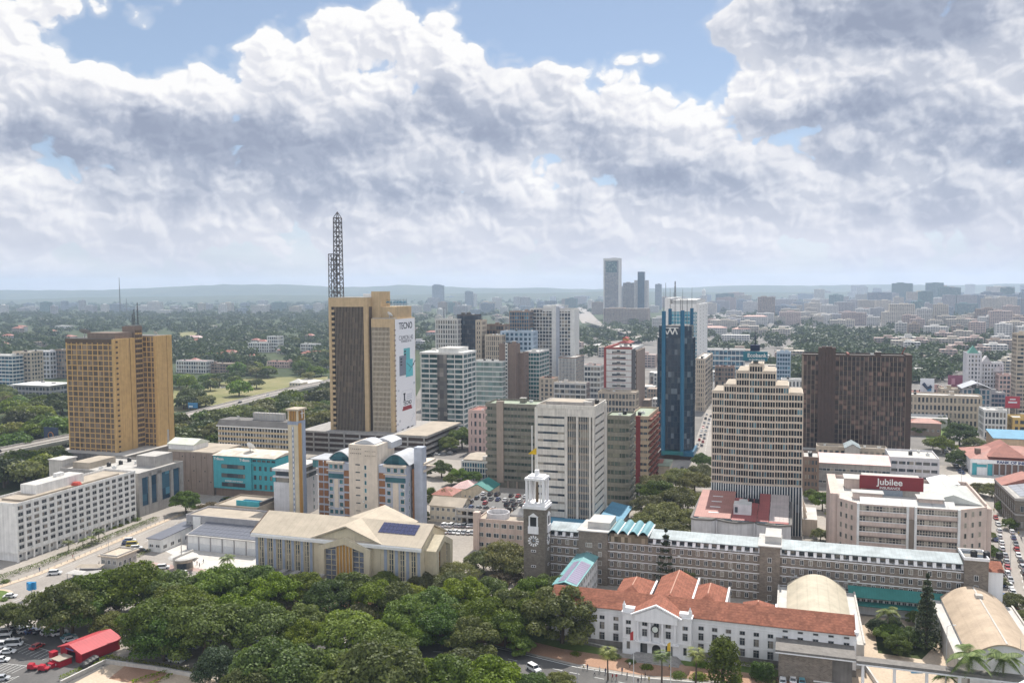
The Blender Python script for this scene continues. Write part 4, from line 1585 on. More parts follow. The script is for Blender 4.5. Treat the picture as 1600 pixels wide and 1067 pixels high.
def campanile():
 o, w, d, h = place(453, 815, 468.5, 638.5, side=478)
 root = empty('bell_tower', (o.x, o.y, 0), YAW, 'slim square cream bell tower with gold louvred top beside the church', 'bell tower')
 cream = M_('church_cream')
 b = MB().box(0, w, 0, d, 0, h - 5.6, 0)
 b.box(w * .40, w * .60, -.14, -.002, 2, h - 8, 1)
 for z in np.arange(4, h - 9, 2.4):
  b.box(w * .46, w * .54, -.19, -.141, z, z + 1.3, 2)
 b.build('shaft', [cream, M_('church_blue'), M_('frame_white')], root)
 g = MB().box(w + .001, w + .25, d * .05, d * .42, 0, h - 6.5, 0).box(w + .001, w + .2, d * .55, d * .98, 0, h - 6.5, 1)
 g.build('gold_strip', [M_('gold'), M_('church_blue')], root)
 t = MB().box(.4, w - .4, .4, d - .4, h - 5.6, h - .8, 2)
 for x in (0, w - .7):
  for y in (0, d - .7):
   t.box(x, x + .7, y, y + .7, h - 5.6, h - .8, 0)
 for i in range(5):
  x = .9 + (w - 1.8) * i / 4
  t.box(x - .18, x + .18, .05, .4, h - 5.6, h - .8, 1)
  y = .9 + (d - 1.8) * i / 4
  t.box(w - .4, w - .05, y - .18, y + .18, h - 5.6, h - .8, 1)
 t.box(-.7, w + .7, -.7, d + .7, h - .8, h, 3)
 t.box(-.1, w + .1, -.1, d + .1, h - 7.2, h - 5.6, 4)
 bf = t.build('belfry', [cream, M_('gold'), M_('concrete_dark'), M_('church_roof'), M_('church_blue')], root)
 c = MB().box(w + .3, w + .5, d * .46, d * .54, h - 4.5, h - 1.0, 0).box(w + .3, w + .5, d * .3, d * .7, h - 2.4, h - 2.0, 0)
 c.build('cross', [M_('frame_white')], bf)


hotel(); grey_block(); CT = clock_tower(); ANX = annex(); link_wing(ANX[1]); TH = town_hall(); brick_front(); BAS = basilica(); campanile()
tile_pavilion(961, 931, 1009, 936, 8.0, 10.8, 17, 'small red tiled house behind the hall, the one beside the solar panel wing')
tile_pavilion(1019, 938, 1075, 944, 8.4, 11.0, 24, 'tallest red tiled house behind the hall, with a dark gable end', end_gable=True)
tile_pavilion(1081, 945, 1128, 950, 8.0, 10.9, 18, 'red tiled hipped house behind the hall, between gabled house and small house')
tile_pavilion(1161, 957, 1207, 962, 7.6, 10.2, 9, 'smallest red tiled house beside the smaller vaulted hall')
barrel_hall((1230, 911), (1321, 920), 8.2, 6.2, (1262, 990), 'vaulted_hall', 'smaller cream vaulted hall rising behind the red tiled roof', M_('vault_cream'))
barrel_hall((1469, 932), (1566, 944), 8.6, 6.6, (1512, 1024), 'vaulted_hall', 'larger tan vaulted hall with a ridge pipe near the walkway', seam('vault_tan', (.43, .335, .245), 2.6, rough=.75, depth=.95), ridge=True)

# ------------------------------------------------------------------ office towers of the middle distance
paint('ochre', (.56, .36, .15), streak=.2); paint('brown_panel', (.12, .085, .06)); paint('core_brown', (.21, .16, .13))
paint('tan_tile', (.50, .37, .22), streak=.15); paint('bronze_fin', (.27, .22, .17)); paint('olive_panel', (.20, .19, .155), wear=.22, streak=.22)
paint('pier_brown', (.31, .255, .21)); paint('tower_white', (.64, .60, .54), streak=.28, wear=.2); paint('pink_cream', (.66, .56, .46), streak=.18)
paint('rose_plaster', (.58, .46, .40), streak=.2); paint('pale_lilac', (.62, .61, .62), streak=.2); paint('turquoise', (.07, .36, .41), streak=.12)
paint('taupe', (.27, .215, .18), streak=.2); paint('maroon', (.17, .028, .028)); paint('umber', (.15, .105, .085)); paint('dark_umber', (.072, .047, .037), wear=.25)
paint('blue_pillar', (.014, .115, .21), wear=.08, rough=.45); paint('sky_panel', (.36, .46, .55)); paint('grey_blue', (.40, .42, .47)); paint('cream', (.63, .58, .48), streak=.2)
gl_brown = glass('glass_brown', (.075, .052, .038), (.30, .22, .15), .25, (2.6, 2.6, 3.1), .35, .4)
gl_bronze = glass('glass_bronze', (.014, .014, .014), (.16, .12, .08), .16, (1.9, 1.9, 3.2), .12, .3, (.035, .031, .028))
gl_navy = glass('glass_navy', (.008, .024, .05), (.13, .17, .21), .12, (1.9, 1.9, 3.3), .04, .5, (.014, .038, .068))
gl_dark, gl_blue, gl_teal = M_('glass_dark'), M_('glass_blue'), M_('glass_teal')


def lx(o, yaw, px, y=0.0, z=0.0):
 """local x of a block at o where column px is reached on the line y back from its front"""
 u, d = axes(yaw)
 p = o + d * y
 if PX((p.x, p.y, z))[0] <= px:
  return along(p, u, px, z)
 return -along(p, -u, px, z)


def ochre_towers():
 o, w, d, h = place(110.5, 722, 184, 530, side=211)
 u, dd = axes(YAW)
 root = empty('office_tower', (o.x, o.y, 0), YAW, 'pair of ochre and brown office slabs joined by a taller brown core', 'office tower')
 wall, gl = M_('ochre'), gl_brown
 nf = 24
 m = MB()
 lattice(m, w, d, 0, h, nf, 9, 3, .55, .62, .3, .22, 0)
 m.box(w - 1, w + .9, -.7, d * .74, 0, h + .4, 0)
 m.box(w - 1, w + .9, d * .78, d + .4, 0, h + .4, 0)
 m.box(w - 1, w + .5, d * .7, d * .8, 0, h + .3, 1)
 m.box(-.5, w - .2, -.36, d, h - 1.9, h + .3, 1)
 for k in range(nf):
  m.box(w + .9, w + 1.3, .5, 1.9, (k + .4) * h / nf, (k + .75) * h / nf, 1)
 m.build('wall', [wall, M_('brown_panel')], root)
 bands(root, w - .3, d, 0, h, nf, gl, .62)
 # core
 y1 = d + 1
 xc = lx(o, YAW, 209.5, y1, h)
 cd_ = along(o + u * xc + dd * y1, dd, 222.5, h)
 hc = ZAT(o + u * (w * .8) + dd * y1, 510)
 c = MB()
 c.box(w * .75, xc, y1, y1 + cd_, 0, hc, 0)
 for k in range(int(hc / 3.1)):
  z = 1 + k * 3.1
  for j in range(3):
   ya = y1 + cd_ * (.12 + .27 * j)
   c.box(xc, xc + .35, ya, ya + cd_ * .22, z, z + .9, 2)
   c.box(xc + .001, xc + .12, ya, ya + cd_ * .22, z + .9, z + 2.6, 1)
 c.build('core', [M_('core_brown'), M_('brown_panel'), wall], root)
 # second slab
 y2 = y1 + cd_
 xe = lx(o, YAW, 242, y2, h)
 d2 = along(o + u * xe + dd * y2, dd, 265.6, h)
 h2 = ZAT(o + u * xe + dd * y2, 526)
 s = MB()
 x2 = w * .55
 lattice(s, xe - x2, d2, 0, h2, nf, 8, 3, .55, .62, .3, .22, 0, ox=x2, oy=y2)
 s.box(xe - 1, xe + .9, y2 - .5, y2 + d2 * .66, 0, h2 + .4, 0)
 s.box(xe - 1, xe + .9, y2 + d2 * .7, y2 + d2 + .4, 0, h2 + .4, 0)
 s.box(xe - 1, xe + .5, y2 + d2 * .6, y2 + d2 * .75, 0, h2 + .2, 1)
 s.build('rear_slab', [wall, M_('brown_panel')], root)
 bands(root, xe - x2 - .3, d2, 0, h2, nf, gl, .62, ox=x2, oy=y2)
 r = MB()
 r.box(-.2, w * .98, 0, d, h + .31, h + .6, 0)
 r.box(w * .4, w * .98, 2, d, h + .6, h + 4.0, 1)
 r.box(w * .8, xc - .5, y1 + .5, y2 - .5, hc, hc + .5, 0)
 r.box(x2, xe, y2, y2 + d2, h2 + .01, h2 + .5, 0)
 r.build('roof', [M_('roof_dark'), M_('core_brown')], root)
 dish(root, 3.4, (w * .22, d * .4, h + .6), R(28), R(200), plain('dish_grey', (.30, .29, .29)))
 dish(root, 1.5, (xe - 3, y2 + 4, h2 + .5), R(35), R(160), M_('frame_white'))
 for k, (x, z) in enumerate(((xc - 3, 10), (xc - 7, 7), (w * .84, 14))):
  lat_mast(z, .7, .3, 1.6, .06).build('aerial', [M_('steel_dark')], root, (x, y1 + 4 + k * 3, hc + .5))
 b = MB().box(-6, w + 14, -8, y2 + d2 + 6, 0, 8, 0, 1)
 b.build('podium', [M_('concrete_dark'), M_('roof_grey')], root)


def teleposta():
 o, w, d, h = place(518, 703, 578, 465.5, depth=22)
 u, dd = axes(YAW)
 h = h
 root = empty('office_tower', (o.x, o.y, 0), YAW, 'tan twin office tower with lattice mast on its roof and a white phone banner', 'office tower')
 tan, gl = M_('tan_tile'), gl_bronze
 m = MB()
 top = 5.8
 m.box(0, w, -.5, d, h - top, h, 0)
 m.box(0, w * .065, -.5, 2, 0, h - top, 0)
 m.box(w * .90, w, -.5, 2, 0, h - top, 0)
 m.box(0, w, 1.5, d, 0, h - top - .01, 1)
 nf = 27
 for k in range(nf):
  z = (h - top) * k / nf
  m.box(w * .065, w * .14, -.25, .8, z, z + 1.5, 0)
  m.box(-.3, .0, .2, d, z, z + .5, 0)
  m.box(w * .93, w * 1.012, -.8, -.5, z + .8, z + 1.4, 0)
 n = 20
 for k in range(1, n):
  x = w * (.14 + .76 * k / n)
  m.box(x - .11, x + .11, -.35, .9, 0, h - top - .01, 2)
 m.build('wall', [tan, M_('brown_panel'), M_('bronze_fin')], root)
 b = MB().box(w * .065, w * .90, .2, 1.49, 0, (h - top) / nf - .35)
 me = b.mesh('window_band', [gl])
 for k in range(nf):
  link('window_band', me, root, (0, 0, (h - top) * k / nf + .35))
 sp = MB()
 for k in range(nf):
  z = (h - top) * k / nf
  sp.box(w * .14, w * .90, .1, 1.0, z - .0, z + .36, 0)
 sp.build('spandrel_band', [M_('dark_umber')], root)
 MB().box(.2, w - .2, 0, d - .2, h + .01, h + .5, 0).build('roof', [M_('roof_grey')], root)
 # lift core between the towers
 c0, c1 = lx(o, YAW, 580, 6, h), lx(o, YAW, 594.5, 6, h)
 hc = ZAT(o + u * c0 + dd * 6, 455.5)
 MB().box(w + .01, c0, 9, d, 0, h - 4, 1).box(c0, c1, 6, d - 2, 0, hc, 0).build('core', [M_('tan_tile'), M_('dark_umber')], root)
 # second tower
 o2 = Matrix.Rotation(-YAW, 4, 'Z') @ (G(584.5, 706) - o)
 p2 = o + u * o2.x + dd * o2.y
 w2 = along(p2, u, 617, 40)
 h2 = ZAT(p2, 498)
 d2 = along(p2 + u * w2, dd, 647.5, h2)
 x0, y0 = o2.x, o2.y
 s = MB()
 s.box(x0 - .3, x0 + w2 + .3, y0 - .7, y0 + d2, h2 - 5.5, h2, 0)
 s.box(x0 + w2 - 2.6, x0 + w2 + .3, y0 - .7, y0 + d2, 0, h2 - 5.5, 0)
 s.box(x0, x0 + w2 - 2.5, y0 + .9, y0 + d2, 0, h2 - 5.51, 1)
 nb = 13
 for k in range(nb + 1):
  x = x0 + (w2 - 3.0) * k / nb
  s.box(x - .18, x + .18, y0 - .5, y0 + .5, 0, h2 - 5.51, 2)
 nf = 25
 for k in range(nf):
  z = (h2 - 5.5) * k / nf
  s.box(x0, x0 + w2 - 2.6, y0 - .02, y0 + .5, z, z + 1.15, 2)
  s.box(x0 + w2 + .3, x0 + w2 + .8, y0 - 1.0, y0 + .8, z + 1.0, z + 1.9, 3)
 s.build('second_wall', [tan, M_('brown_panel'), paint('fin_cream', (.52, .45, .35)), M_('bronze_fin')], root)
 b = MB().box(x0, x0 + w2 - 2.6, y0 + .25, y0 + .89, 0, (h2 - 5.5) / nf - 1.15)
 me = b.mesh('window_band', [gl])
 for k in range(nf):
  link('window_band', me, root, (0, 0, (h2 - 5.5) * k / nf + 1.15))
 hu = ZAT(p2 + u * w2, 479.5)
 MB().box(x0 + w2 * .12, x0 + w2 - 1, y0 + 5, y0 + d2 - 2.5, h2, hu, 0).box(x0 + .2, x0 + w2, y0 - .4, y0 + 4.9, h2 + .01, h2 + .4, 1).build('plant_room', [tan, M_('roof_grey')], root)
 dish(root, 2.2, (x0 + w2 * .72, y0 + 2.5, h2 + .4), R(50), R(150), M_('frame_white'))
 # banner on the side wall
 X, yb0, yb1 = x0 + w2 + .30, y0 + .9, y0 + d2 - .6
 bw = yb1 - yb0
 zt, zb = h2 - .4, ZAT(p2 + u * w2, 684)
 bh = zt - zb
 bn = MB().box(X + .002, X + .14, yb0, yb1, zb, zt, 0).build('banner', [plain('banner_white', (.80, .80, .83), .6)], root)
 ink, teal_, grey_ = plain('ink_dark', (.03, .035, .05)), plain('phone_teal', (.12, .45, .48)), plain('phone_grey', (.20, .22, .27), .4)
 rz = math.pi / 2
 P = lambda f, g: (X + .16, yb0 + bw * f, zt - bh * g)
 txt = lambda t, s, mt, f, g, **k: sign_text(t, s, mt, bn, P(f, g), rz, name='banner_lettering', **k)
 txt('TECNO', bw * .20, ink, .52, .062, bold=.05)
 txt('CAMON 40', bw * .145, plain('ink_grey', (.22, .22, .25)), .53, .165)
 txt('POWERED BY AI', bw * .07, M_('ink_grey'), .54, .195)
 txt('TECNO', bw * .125, ink, .56, .73, bold=.03)
 ph = MB()
 def slab(f0, f1, g0, g1, m, t=.08):
  a, c = P(f0, g1), P(f1, g0)
  ph.box(X + .15, X + .15 + t, a[1], c[1], a[2], c[2], m)
 slab(.40, .72, .255, .46, 0); slab(.18, .52, .315, .485, 1, .14); slab(.50, .86, .355, .505, 2, .18)
 for g in (.275, .30, .325):
  slab(.42, .51, g, g + .014, 3, .12)
 for g in (.335, .36, .385):
  slab(.22, .31, g, g + .013, 3, .17)
 # dark crossed limbs of a figure over the front phone, drawn as plain strokes
 ph.tube([P(.55, .385), P(.78, .43), P(1.0, .375)], .35, 3, 4)
 ph.tube([P(.66, .46), P(.80, .425), P(.93, .405)], .3, 3, 4)
 slab(.30, .80, .775, .79, 4); slab(.33, .77, .755, .775, 4)
 slab(.38, .44, .65, .70, 3); slab(.36, .46, .64, .652, 3); slab(.36, .46, .70, .706, 3)
 slab(.52, .80, .655, .662, 5); slab(.52, .80, .672, .680, 5); slab(.52, .80, .69, .697, 5)
 for a, c in (((.18, .70), (.30, .62)), ((.30, .62), (.80, .62)), ((.80, .62), (.94, .70)), ((.94, .70), (.84, .78)), ((.18, .70), (.27, .78))):
  ph.tube([P(*a), P(*c)], .09, 5, 4)
 ph.tube([P(.86, .82), P(.92, .845), P(.84, .87), P(.75, .90)], .12, 5, 4)
 ph.tube([P(.78, .85), P(.92, .84)], .1, 5, 4)
 for f, g in ((.30, .955), (.58, .948), (.80, .952)):
  slab(f - .06, f + .06, g - .008, g + .006, 3)
 slab(.08, .16, .60, .615, 5); slab(.02, .10, .885, .90, 5); slab(.14, .20, .86, .88, 5); slab(.88, .97, .56, .58, 5)
 ph.build('banner_picture', [teal_, grey_, plain('phone_front', (.10, .50, .56), .4), ink, plain('tag_red', (.28, .02, .03)), plain('line_grey', (.50, .52, .58))], bn)
 # rooftop letters seen from behind
 xl0, xl1 = lx(o, YAW, 596, 14, hc), lx(o, YAW, 635, 14, hc)
 zl = ZAT(o + dd * 14 + u * xl0, 472.5)
 sign_text('TELEPOSTA TOWERS', (xl1 - xl0) / 8.4, plain('letter_blue', (.02, .18, .30), .5), root, ((xl0 + xl1) / 2, 14.5, zl), math.pi, bold=.05, sx=.88, name='roof_lettering', thick=.2)
 fr = MB()
 for k in range(9):
  x = xl0 + (xl1 - xl0) * k / 8
  fr.tube([(x, 14.1, hu), (x, 14.1, zl + 2.4)], .07, 0, 4)
 for z in (zl - 1.6, zl + 1.6):
  fr.tube([(xl0, 14.1, z), (xl1, 14.1, z)], .07, 0, 4)
 fr.build('sign_frame', [M_('steel_dark')], root)
 # lattice masts
 mh = ZAT(o + dd * 8, 342) - h
 xm = lx(o, YAW, 529.5, 8, h)
 lat_mast(mh, 4.6, 3.9, 2.9, .26, 4.0).build('lattice_mast', [plain('mast_steel', (.10, .09, .085), .6)], root, (xm, 8, h + .4))
 mh2 = ZAT(o + dd * 8, 398) - h
 lat_mast(mh2, 3.8, 3.6, 3.2, .22).build('lattice_mast', [M_('mast_steel')], root, (xm - 4.4, 8, h + .4))
 for z, sx in ((.25, 2.6), (.38, -2.5), (.47, 2.7), (.62, 2.4)):
  MB().cyl(0, 0, 0, .5, .8, 0, 10).build('mast_aerial', [M_('steel_grey')], root, (xm + sx, 7.2, h + mh * z))
 for k in range(2):
  MB().box(-3.5, 3.5, -.1, .1, 0, 2.0, 0).build('roof_panel', [M_('frame_white')], root, (w * (.72 + .2 * k), 16, h + .5))
 # podium of parking decks
 pl = MB()
 for k in range(4):
  z = k * 3.4
  pl.box(-22 + k * 1.2, w2 + x0 + 26, y0 - 9, d + 30, z + 2.2, z + 3.4, 0)
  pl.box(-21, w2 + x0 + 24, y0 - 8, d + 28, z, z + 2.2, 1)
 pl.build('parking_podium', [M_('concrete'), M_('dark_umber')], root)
 q = MB().box(x0 + w2 + 5, x0 + w2 + 25.8, y0 - 8.8, d + 29, 13.61, 13.9, 0)
 q.build('podium_roof', [M_('roof_buff')], root)
 for k in range(9):
  x = -20 + k * (w2 + x0 + 44) / 8
  MB().box(x - .5, x + .5, y0 - 9.3, y0 - 8.98, 0, 13.6, 0).build('podium_pier', [M_('concrete')], root)


def otunga():
 """cream and blue office block with curved metal roofs behind the church"""
 o = G(513, 815)
 u, dd = axes(YAW)
 root = empty('office_block', (o.x, o.y, 0), YAW, 'cream and blue office block with curved grey roofs and brown panels behind the church', 'office building')
 crm, blu = paint('otunga_cream', (.62, .54, .45), streak=.12), paint('otunga_blue', (.40, .43, .50), streak=.12)
 rust = paint('otunga_rust', (.26, .125, .06))
 Z = lambda px, py: ZAT(o + u * lx(o, YAW, px, 0, 15), py)
 x0, x1, x2, x3 = lx(o, YAW, 514, 0, 15), lx(o, YAW, 546, -1.2, 15), lx(o, YAW, 590.5, -1.2, 15), lx(o, YAW, 634, -.6, 15)
 ht = Z(530, 722)
 hc = Z(565, 694)
 b = MB()
 b.box(x0, x1, 0, 17, 0, ht, 0)
 b.box(x1, x2, -1.4, 16, 0, hc, 1)
 b.box(x2, x3, -.4, 18, 0, ht, 0)
 # brown panel strips either side of the stair tower
 pan = MB()
 W = Windows(root)
 wq = window_mesh(2.0, 2.1, glass('glass_sea', (.015, .06, .075), (.10, .30, .36), .25), M_('otunga_cream'), 0, fw=.14)
 ws = window_mesh(1.2, 2.0, M_('glass_sea'), M_('frame_white'), 0)
 fh = ht / 8.0
 for xa, xb in ((x0, x1), (x2, x3)):
  inner = (xb - 3.2, xb - .3) if xa == x0 else (xa + .3, xa + 3.2)
  fr = (xa, xb - 3.4) if xa == x0 else (xa + 3.4, xb)
  y = -.02 if xa == x0 else -.42
  for k in range(7):
   pan.box(inner[0], inner[1], y - .12, y, k * fh + .8, (k + 1) * fh + .0, 0)
  for k in range(8):
   if k == 6:
    MB().box(fr[0] + .1, fr[1] - .1, y - .3, y - .01, k * fh - .4, k * fh + 1.7, 0).build('glass_strip', [M_('glass_sea')], root)
    continue
   for j in range(3):
    W.add(wq, fr[0] + (fr[1] - fr[0]) * (j + .5) / 3, y - .02, k * fh + .55 if k < 6 else k * fh + .4)
  b.box(fr[0] - .5, fr[1] + .5, y - 1.0, y - .02, 7 * fh - .5, 7 * fh - .05, 1)
  b.box(fr[0] - .5, fr[1] + .5, y - 1.2, y - .02, ht - .5, ht + .5, 1)
  xm0, xm1 = fr[0] + (fr[1] - fr[0]) * .36, fr[0] + (fr[1] - fr[0]) * .64
  b.box(xm0, xm1, y - .10, y - .005, 2 * fh, 5.8 * fh, 1)
 pan.build('brown_panels', [rust], root)
 b.build('wall', [blu, crm], root)
 xc = (x1 + x2) / 2
 for k in range(8):
  W.add(ws, xc + 1.2, -1.42, k * fh + 1.2)
  link('slot', MB().box(-1.1, 1.1, -.08, 0, 0, .5).mesh('slot', [M_('glass_dark')]), root, (xc - 2.6, -1.4, k * fh + 3.0))
 for r_, z in enumerate((hc - 4.2, hc - 2.2)):
  for xa in (x1 + .8, x2 - 6.2):
   for j in range(6):
    W.add(window_mesh(.55, .6, M_('glass_dark'), crm, 0), xa + j * .95 + .4, -1.42, z - (.8 if xa > xc else 0))
 W_side = window_mesh(1.1, 2.0, M_('glass_sea'), M_('frame_white'), 0)
 for k in range(6):
  for j in range(2):
   W.add(W_side, x3 + .02, 3 + 3.4 * j, k * fh + .8, math.pi / 2)
 # curved roofs
 r = MB()
 def vault(xa, xb, y0, y1, z, rise, cut=1.0):
  arc = [(xa + (xb - xa) * t / 14, z + rise * math.sin(math.pi * (.06 + .94 * t / 14 * cut))) for t in range(15)]
  r.extr(arc + [(x, q - .35) for x, q in arc[::-1]], y0, y1, 0, axis='y')
  g = MB().extr([(x, q - .4) for x, q in arc] + [(xb, z - .2), (xa, z - .2)], y0 + 1.0, y1 - .5, 0, axis='y')
  g.build('gable_glazing', [M_('glass_sea')], root)
 vault(x2 + 1.6, x3 + 1.4, .6, 17, ht + .5, 4.6)
 vault(x0 - 1, x1 - .1, 2.0, 16, ht + .5, 4.2)
 arc = [(x1 + 2 + (x2 - x1 - 4) * t / 10, hc + .3 + 1.6 * math.sin(math.pi * t / 10)) for t in range(11)]
 r.extr(arc + [(x, hc + .05) for x, z in arc[::-1]], .4, 9, 0, axis='y')
 r.extr([(x + 4, z - .5) for x, z in arc] + [(x + 4, hc - 3) for x, z in arc[::-1]], 9.2, 20, 0, axis='y')
 r.build('roof', [seam('roof_metal', (.46, .47, .49), 1.3, 1, .4)], root)
 # end slab
 xe = lx(o, YAW, 659, 4, 15)
 xs = lx(o, YAW, 646, 4, 15)
 e = MB().box(xs, xe, 5, 9.5, 0, Z(640, 702), 0).box(xs - .7, xs - .02, 4.4, 7, 0, ht - 2, 1)
 e.box(x3 + .02, xe + .8, 6, 18, ht - 3.4, ht - 2.6, 2).box(x3 + .02, xe + .8, 6, 18, ht - .4, ht + .6, 2)
 e.build('end_slab', [blu, rust, crm], root)
 # brown lattice link and the lower front-left block
 xa, xb = lx(o, YAW, 497, 3, 15), lx(o, YAW, 513, 3, 15)
 m = MB().box(xa, xb + .5, 3.4, 12, 0, ht - 1, 0)
 for k in range(8):
  for j in range(2):
   m.box(xa + .4 + j * (xb - xa) / 2, xa + (j + 1) * (xb - xa) / 2 - .1, 3.2, 3.39, k * fh + .6, k * fh + fh - .3, 1)
 m.build('panel_link', [blu, rust], root)
 xl, xr = lx(o, YAW, 428, -2, 12), lx(o, YAW, 459, -2, 12)
 dl = along(o + u * xr - dd * 2, dd, 497, 12)
 hl = ZAT(o + u * xl - dd * 2, 731)
 l = MB().box(xl, xr, -2, -2 + dl, 0, hl - 6.5, 0)
 l.box(xl - .5, xr + .5, -2.5, -1.5 + dl, hl - 1.2, hl, 0, 1)
 l.box(xl + .5, xr - .5, -1.2, -2.5 + dl, hl - 6.5, hl - 1.2, 2)
 l.box(xl - .3, xr + .3, -2.3, -1.8 + dl, hl - 4.2, hl - 3.5, 0)
 l.build('low_wing', [M_('pale_lilac'), M_('roof_pale'), gl_dark], root)
 for k in range(5):
  W.add(ws, xr - 1.2, -2.02, 1 + k * fh)
  for j in range(3):
   W.add(W_side, xr + .02, 2 + j * (dl - 4) / 2.6, 1 + k * fh, math.pi / 2)
 MB().box(xa - 6, xb, 6, 20, ht - 1, ht - .5, 0).box(xa - 5, xb - 1, 7, 19, ht - 4.5, ht - 1, 1).build('link_roof', [M_('roof_metal'), M_('glass_sea')], root)
 W.done()


def telkom():
 o = G(334, 774)
 u, dd = axes(YAW)
 root = empty('office_block', (o.x, o.y, 0), YAW, 'bright turquoise painted office block with white lettering beside a blank brown wall', 'office building')
 xa, xb, xm = lx(o, YAW, 334, 0, 8), lx(o, YAW, 430, 0, 8), lx(o, YAW, 393, 0, 8)
 h = ZAT(o, 711)
 tq = M_('turquoise')
 b = MB().box(xa, xm, 0, 20, 4.2, h, 0).box(xa + .3, xb, 1.2, 20, 0, 4.2, 1).box(xm, xb, .9, 20, 4.2, h - .4, 0)
 b.box(xm, xb + .3, .2, .89, h - 3.2, h - 2.6, 0)
 b.build('wall', [tq, paint('rust_stone', (.26, .19, .15))], root)
 W = Windows(root)
 fh = (h - 4.2) / 3.6
 wb = window_mesh((xm - xa) * .62, 2.0, gl_dark, M_('frame_dark'), 3)
 ws = window_mesh(1.3, 2.2, gl_dark, M_('frame_dark'), 0)
 for k in range(3):
  W.add(wb, (xa + xm) / 2 + .6, -.02, 5.4 + k * fh)
  for j in range(4):
   W.add(ws, xm + (xb - xm) * (j + .5) / 4.4, .88, 5.0 + k * fh)
 for j in range(5):
  W.add(window_mesh(2.0, 1.0, gl_dark, M_('frame_dark'), 1), xm + (xb - xm) * (j + .5) / 5, .88, h - 2.2)
 W.done()
 for f in (.15, .83):
  sign_text('Telkom', 1.9, M_('frame_white'), root, (xa + (xm - xa) * f, -.1, h - 1.6), 0, name='wall_lettering', bold=.05)
 sign_text('EXPRESS OUR WORLD', 1.05, M_('frame_white'), root, ((xa + xm) / 2 + 1, -.1, 5.4 + 2.8), 0, name='wall_lettering', bold=.03)
 r = MB().extr([(-.6, h + .2), (9, h + 1.4), (21, h + .2), (21, h), (-.6, h)], xa - .4, xb + .4, 0)
 r.build('roof', [seam('roof_rusting', (.56, .50, .42), 1.2, 0, .8, .85, .3)], root)
 dish(root, 2.6, (xm - 6, 8, h + 1.3), R(55), R(170), M_('frame_white'))
 # blank brown neighbour
 x0 = lx(o, YAW, 264, 0, 10)
 h2 = ZAT(o, 709)
 rt = empty('store_building', (o.x, o.y, 0), YAW, 'blank brown concrete building with vertical ribs beside the turquoise block', 'building')
 b = MB().box(x0, -.05, .3, 24, 0, h2, 0)
 for k in range(9):
  x = x0 + (-x0 - .6) * k / 8
  b.box(x - .16, x + .16, .1, .29, 2.4, h2 - .3, 0)
 for k in range(8):
  x = x0 + (-x0) * (k + .5) / 8
  for z in (h2 * .3, h2 * .55, h2 * .88):
   if (k + int(z)) % 2:
    b.box(x - .3, x + .3, .2, .31, z, z + .6, 1)
 b.build('wall', [M_('taupe'), M_('black')], rt)
 MB().box(x0 - .2, 0, .1, 24.2, h2 + .01, h2 + .6, 0).build('roof', [M_('roof_buff')], rt)
 hx0, hx1 = lx(o, YAW, 264, 3, 16), lx(o, YAW, 303, 3, 16)
 hh = ZAT(o + u * hx0, 689)
 g = MB().box(hx0, hx1, 3, 15, h2 + .6, hh - 1.5, 0)
 g.extr([(2.4, hh - 1.7), (9, hh + .6), (15.6, hh - 1.7), (15.6, hh - 2), (2.4, hh - 2)], hx0 - .6, hx1 + .6, 1)
 g.build('roof_house', [M_('plaster_white'), seam('roof_lime', (.60, .62, .52), 1.1)], rt)
 lat_mast(9, .8, .4, 1.5, .07).build('aerial', [M_('steel_grey')], rt, (hx0 - 5, 9, h2 + .6))


def post_block():
 o, w, d, h = place(343, 712, 452, 664, depth=16)
 root = tower('office_block', 'low beige office slab with dark roof behind the turquoise block', 'office building', o, w, d, h, 6, 24, 4, paint('post_beige', (.54, .42, .26)), gl_dark,
     pier=.35, sp=1.35, po=.25, so=.4, mp=M_('plaster_white'), para=.3, clut=0)
 MB().extr([(-1, h), (2.2, h + 3.4), (d - 2.2, h + 3.4), (d + 1, h)], -1, w + 1, 0).box(-1.2, w + 1.2, -1.2, d + 1.2, h - .6, h, 1).build('mansard', [M_('roof_dark'), M_('frame_white')], root)
 c = MB()
 x0, x1 = w * .42, w * .86
 for k in range(12):
  x = x0 + (x1 - x0) * k / 11
  c.box(x - .08, x + .08, 6, 6.16, h + 3.4, h + 8.5, 0)
 for k in range(5):
  c.box(x0, x1, 6.01, 6.15, h + 3.6 + k * 1.2, h + 3.72 + k * 1.2, 0)
 c.box(x0 + .1, x1 - .1, 6.3, 9, h + 3.4, h + 8.0, 1)
 c.build('roof_screen', [M_('steel_grey'), M_('concrete_pale')], root)
 dish(root, 1.5, (w * .22, 5, h + 3.4), R(40), R(160), M_('frame_white'))


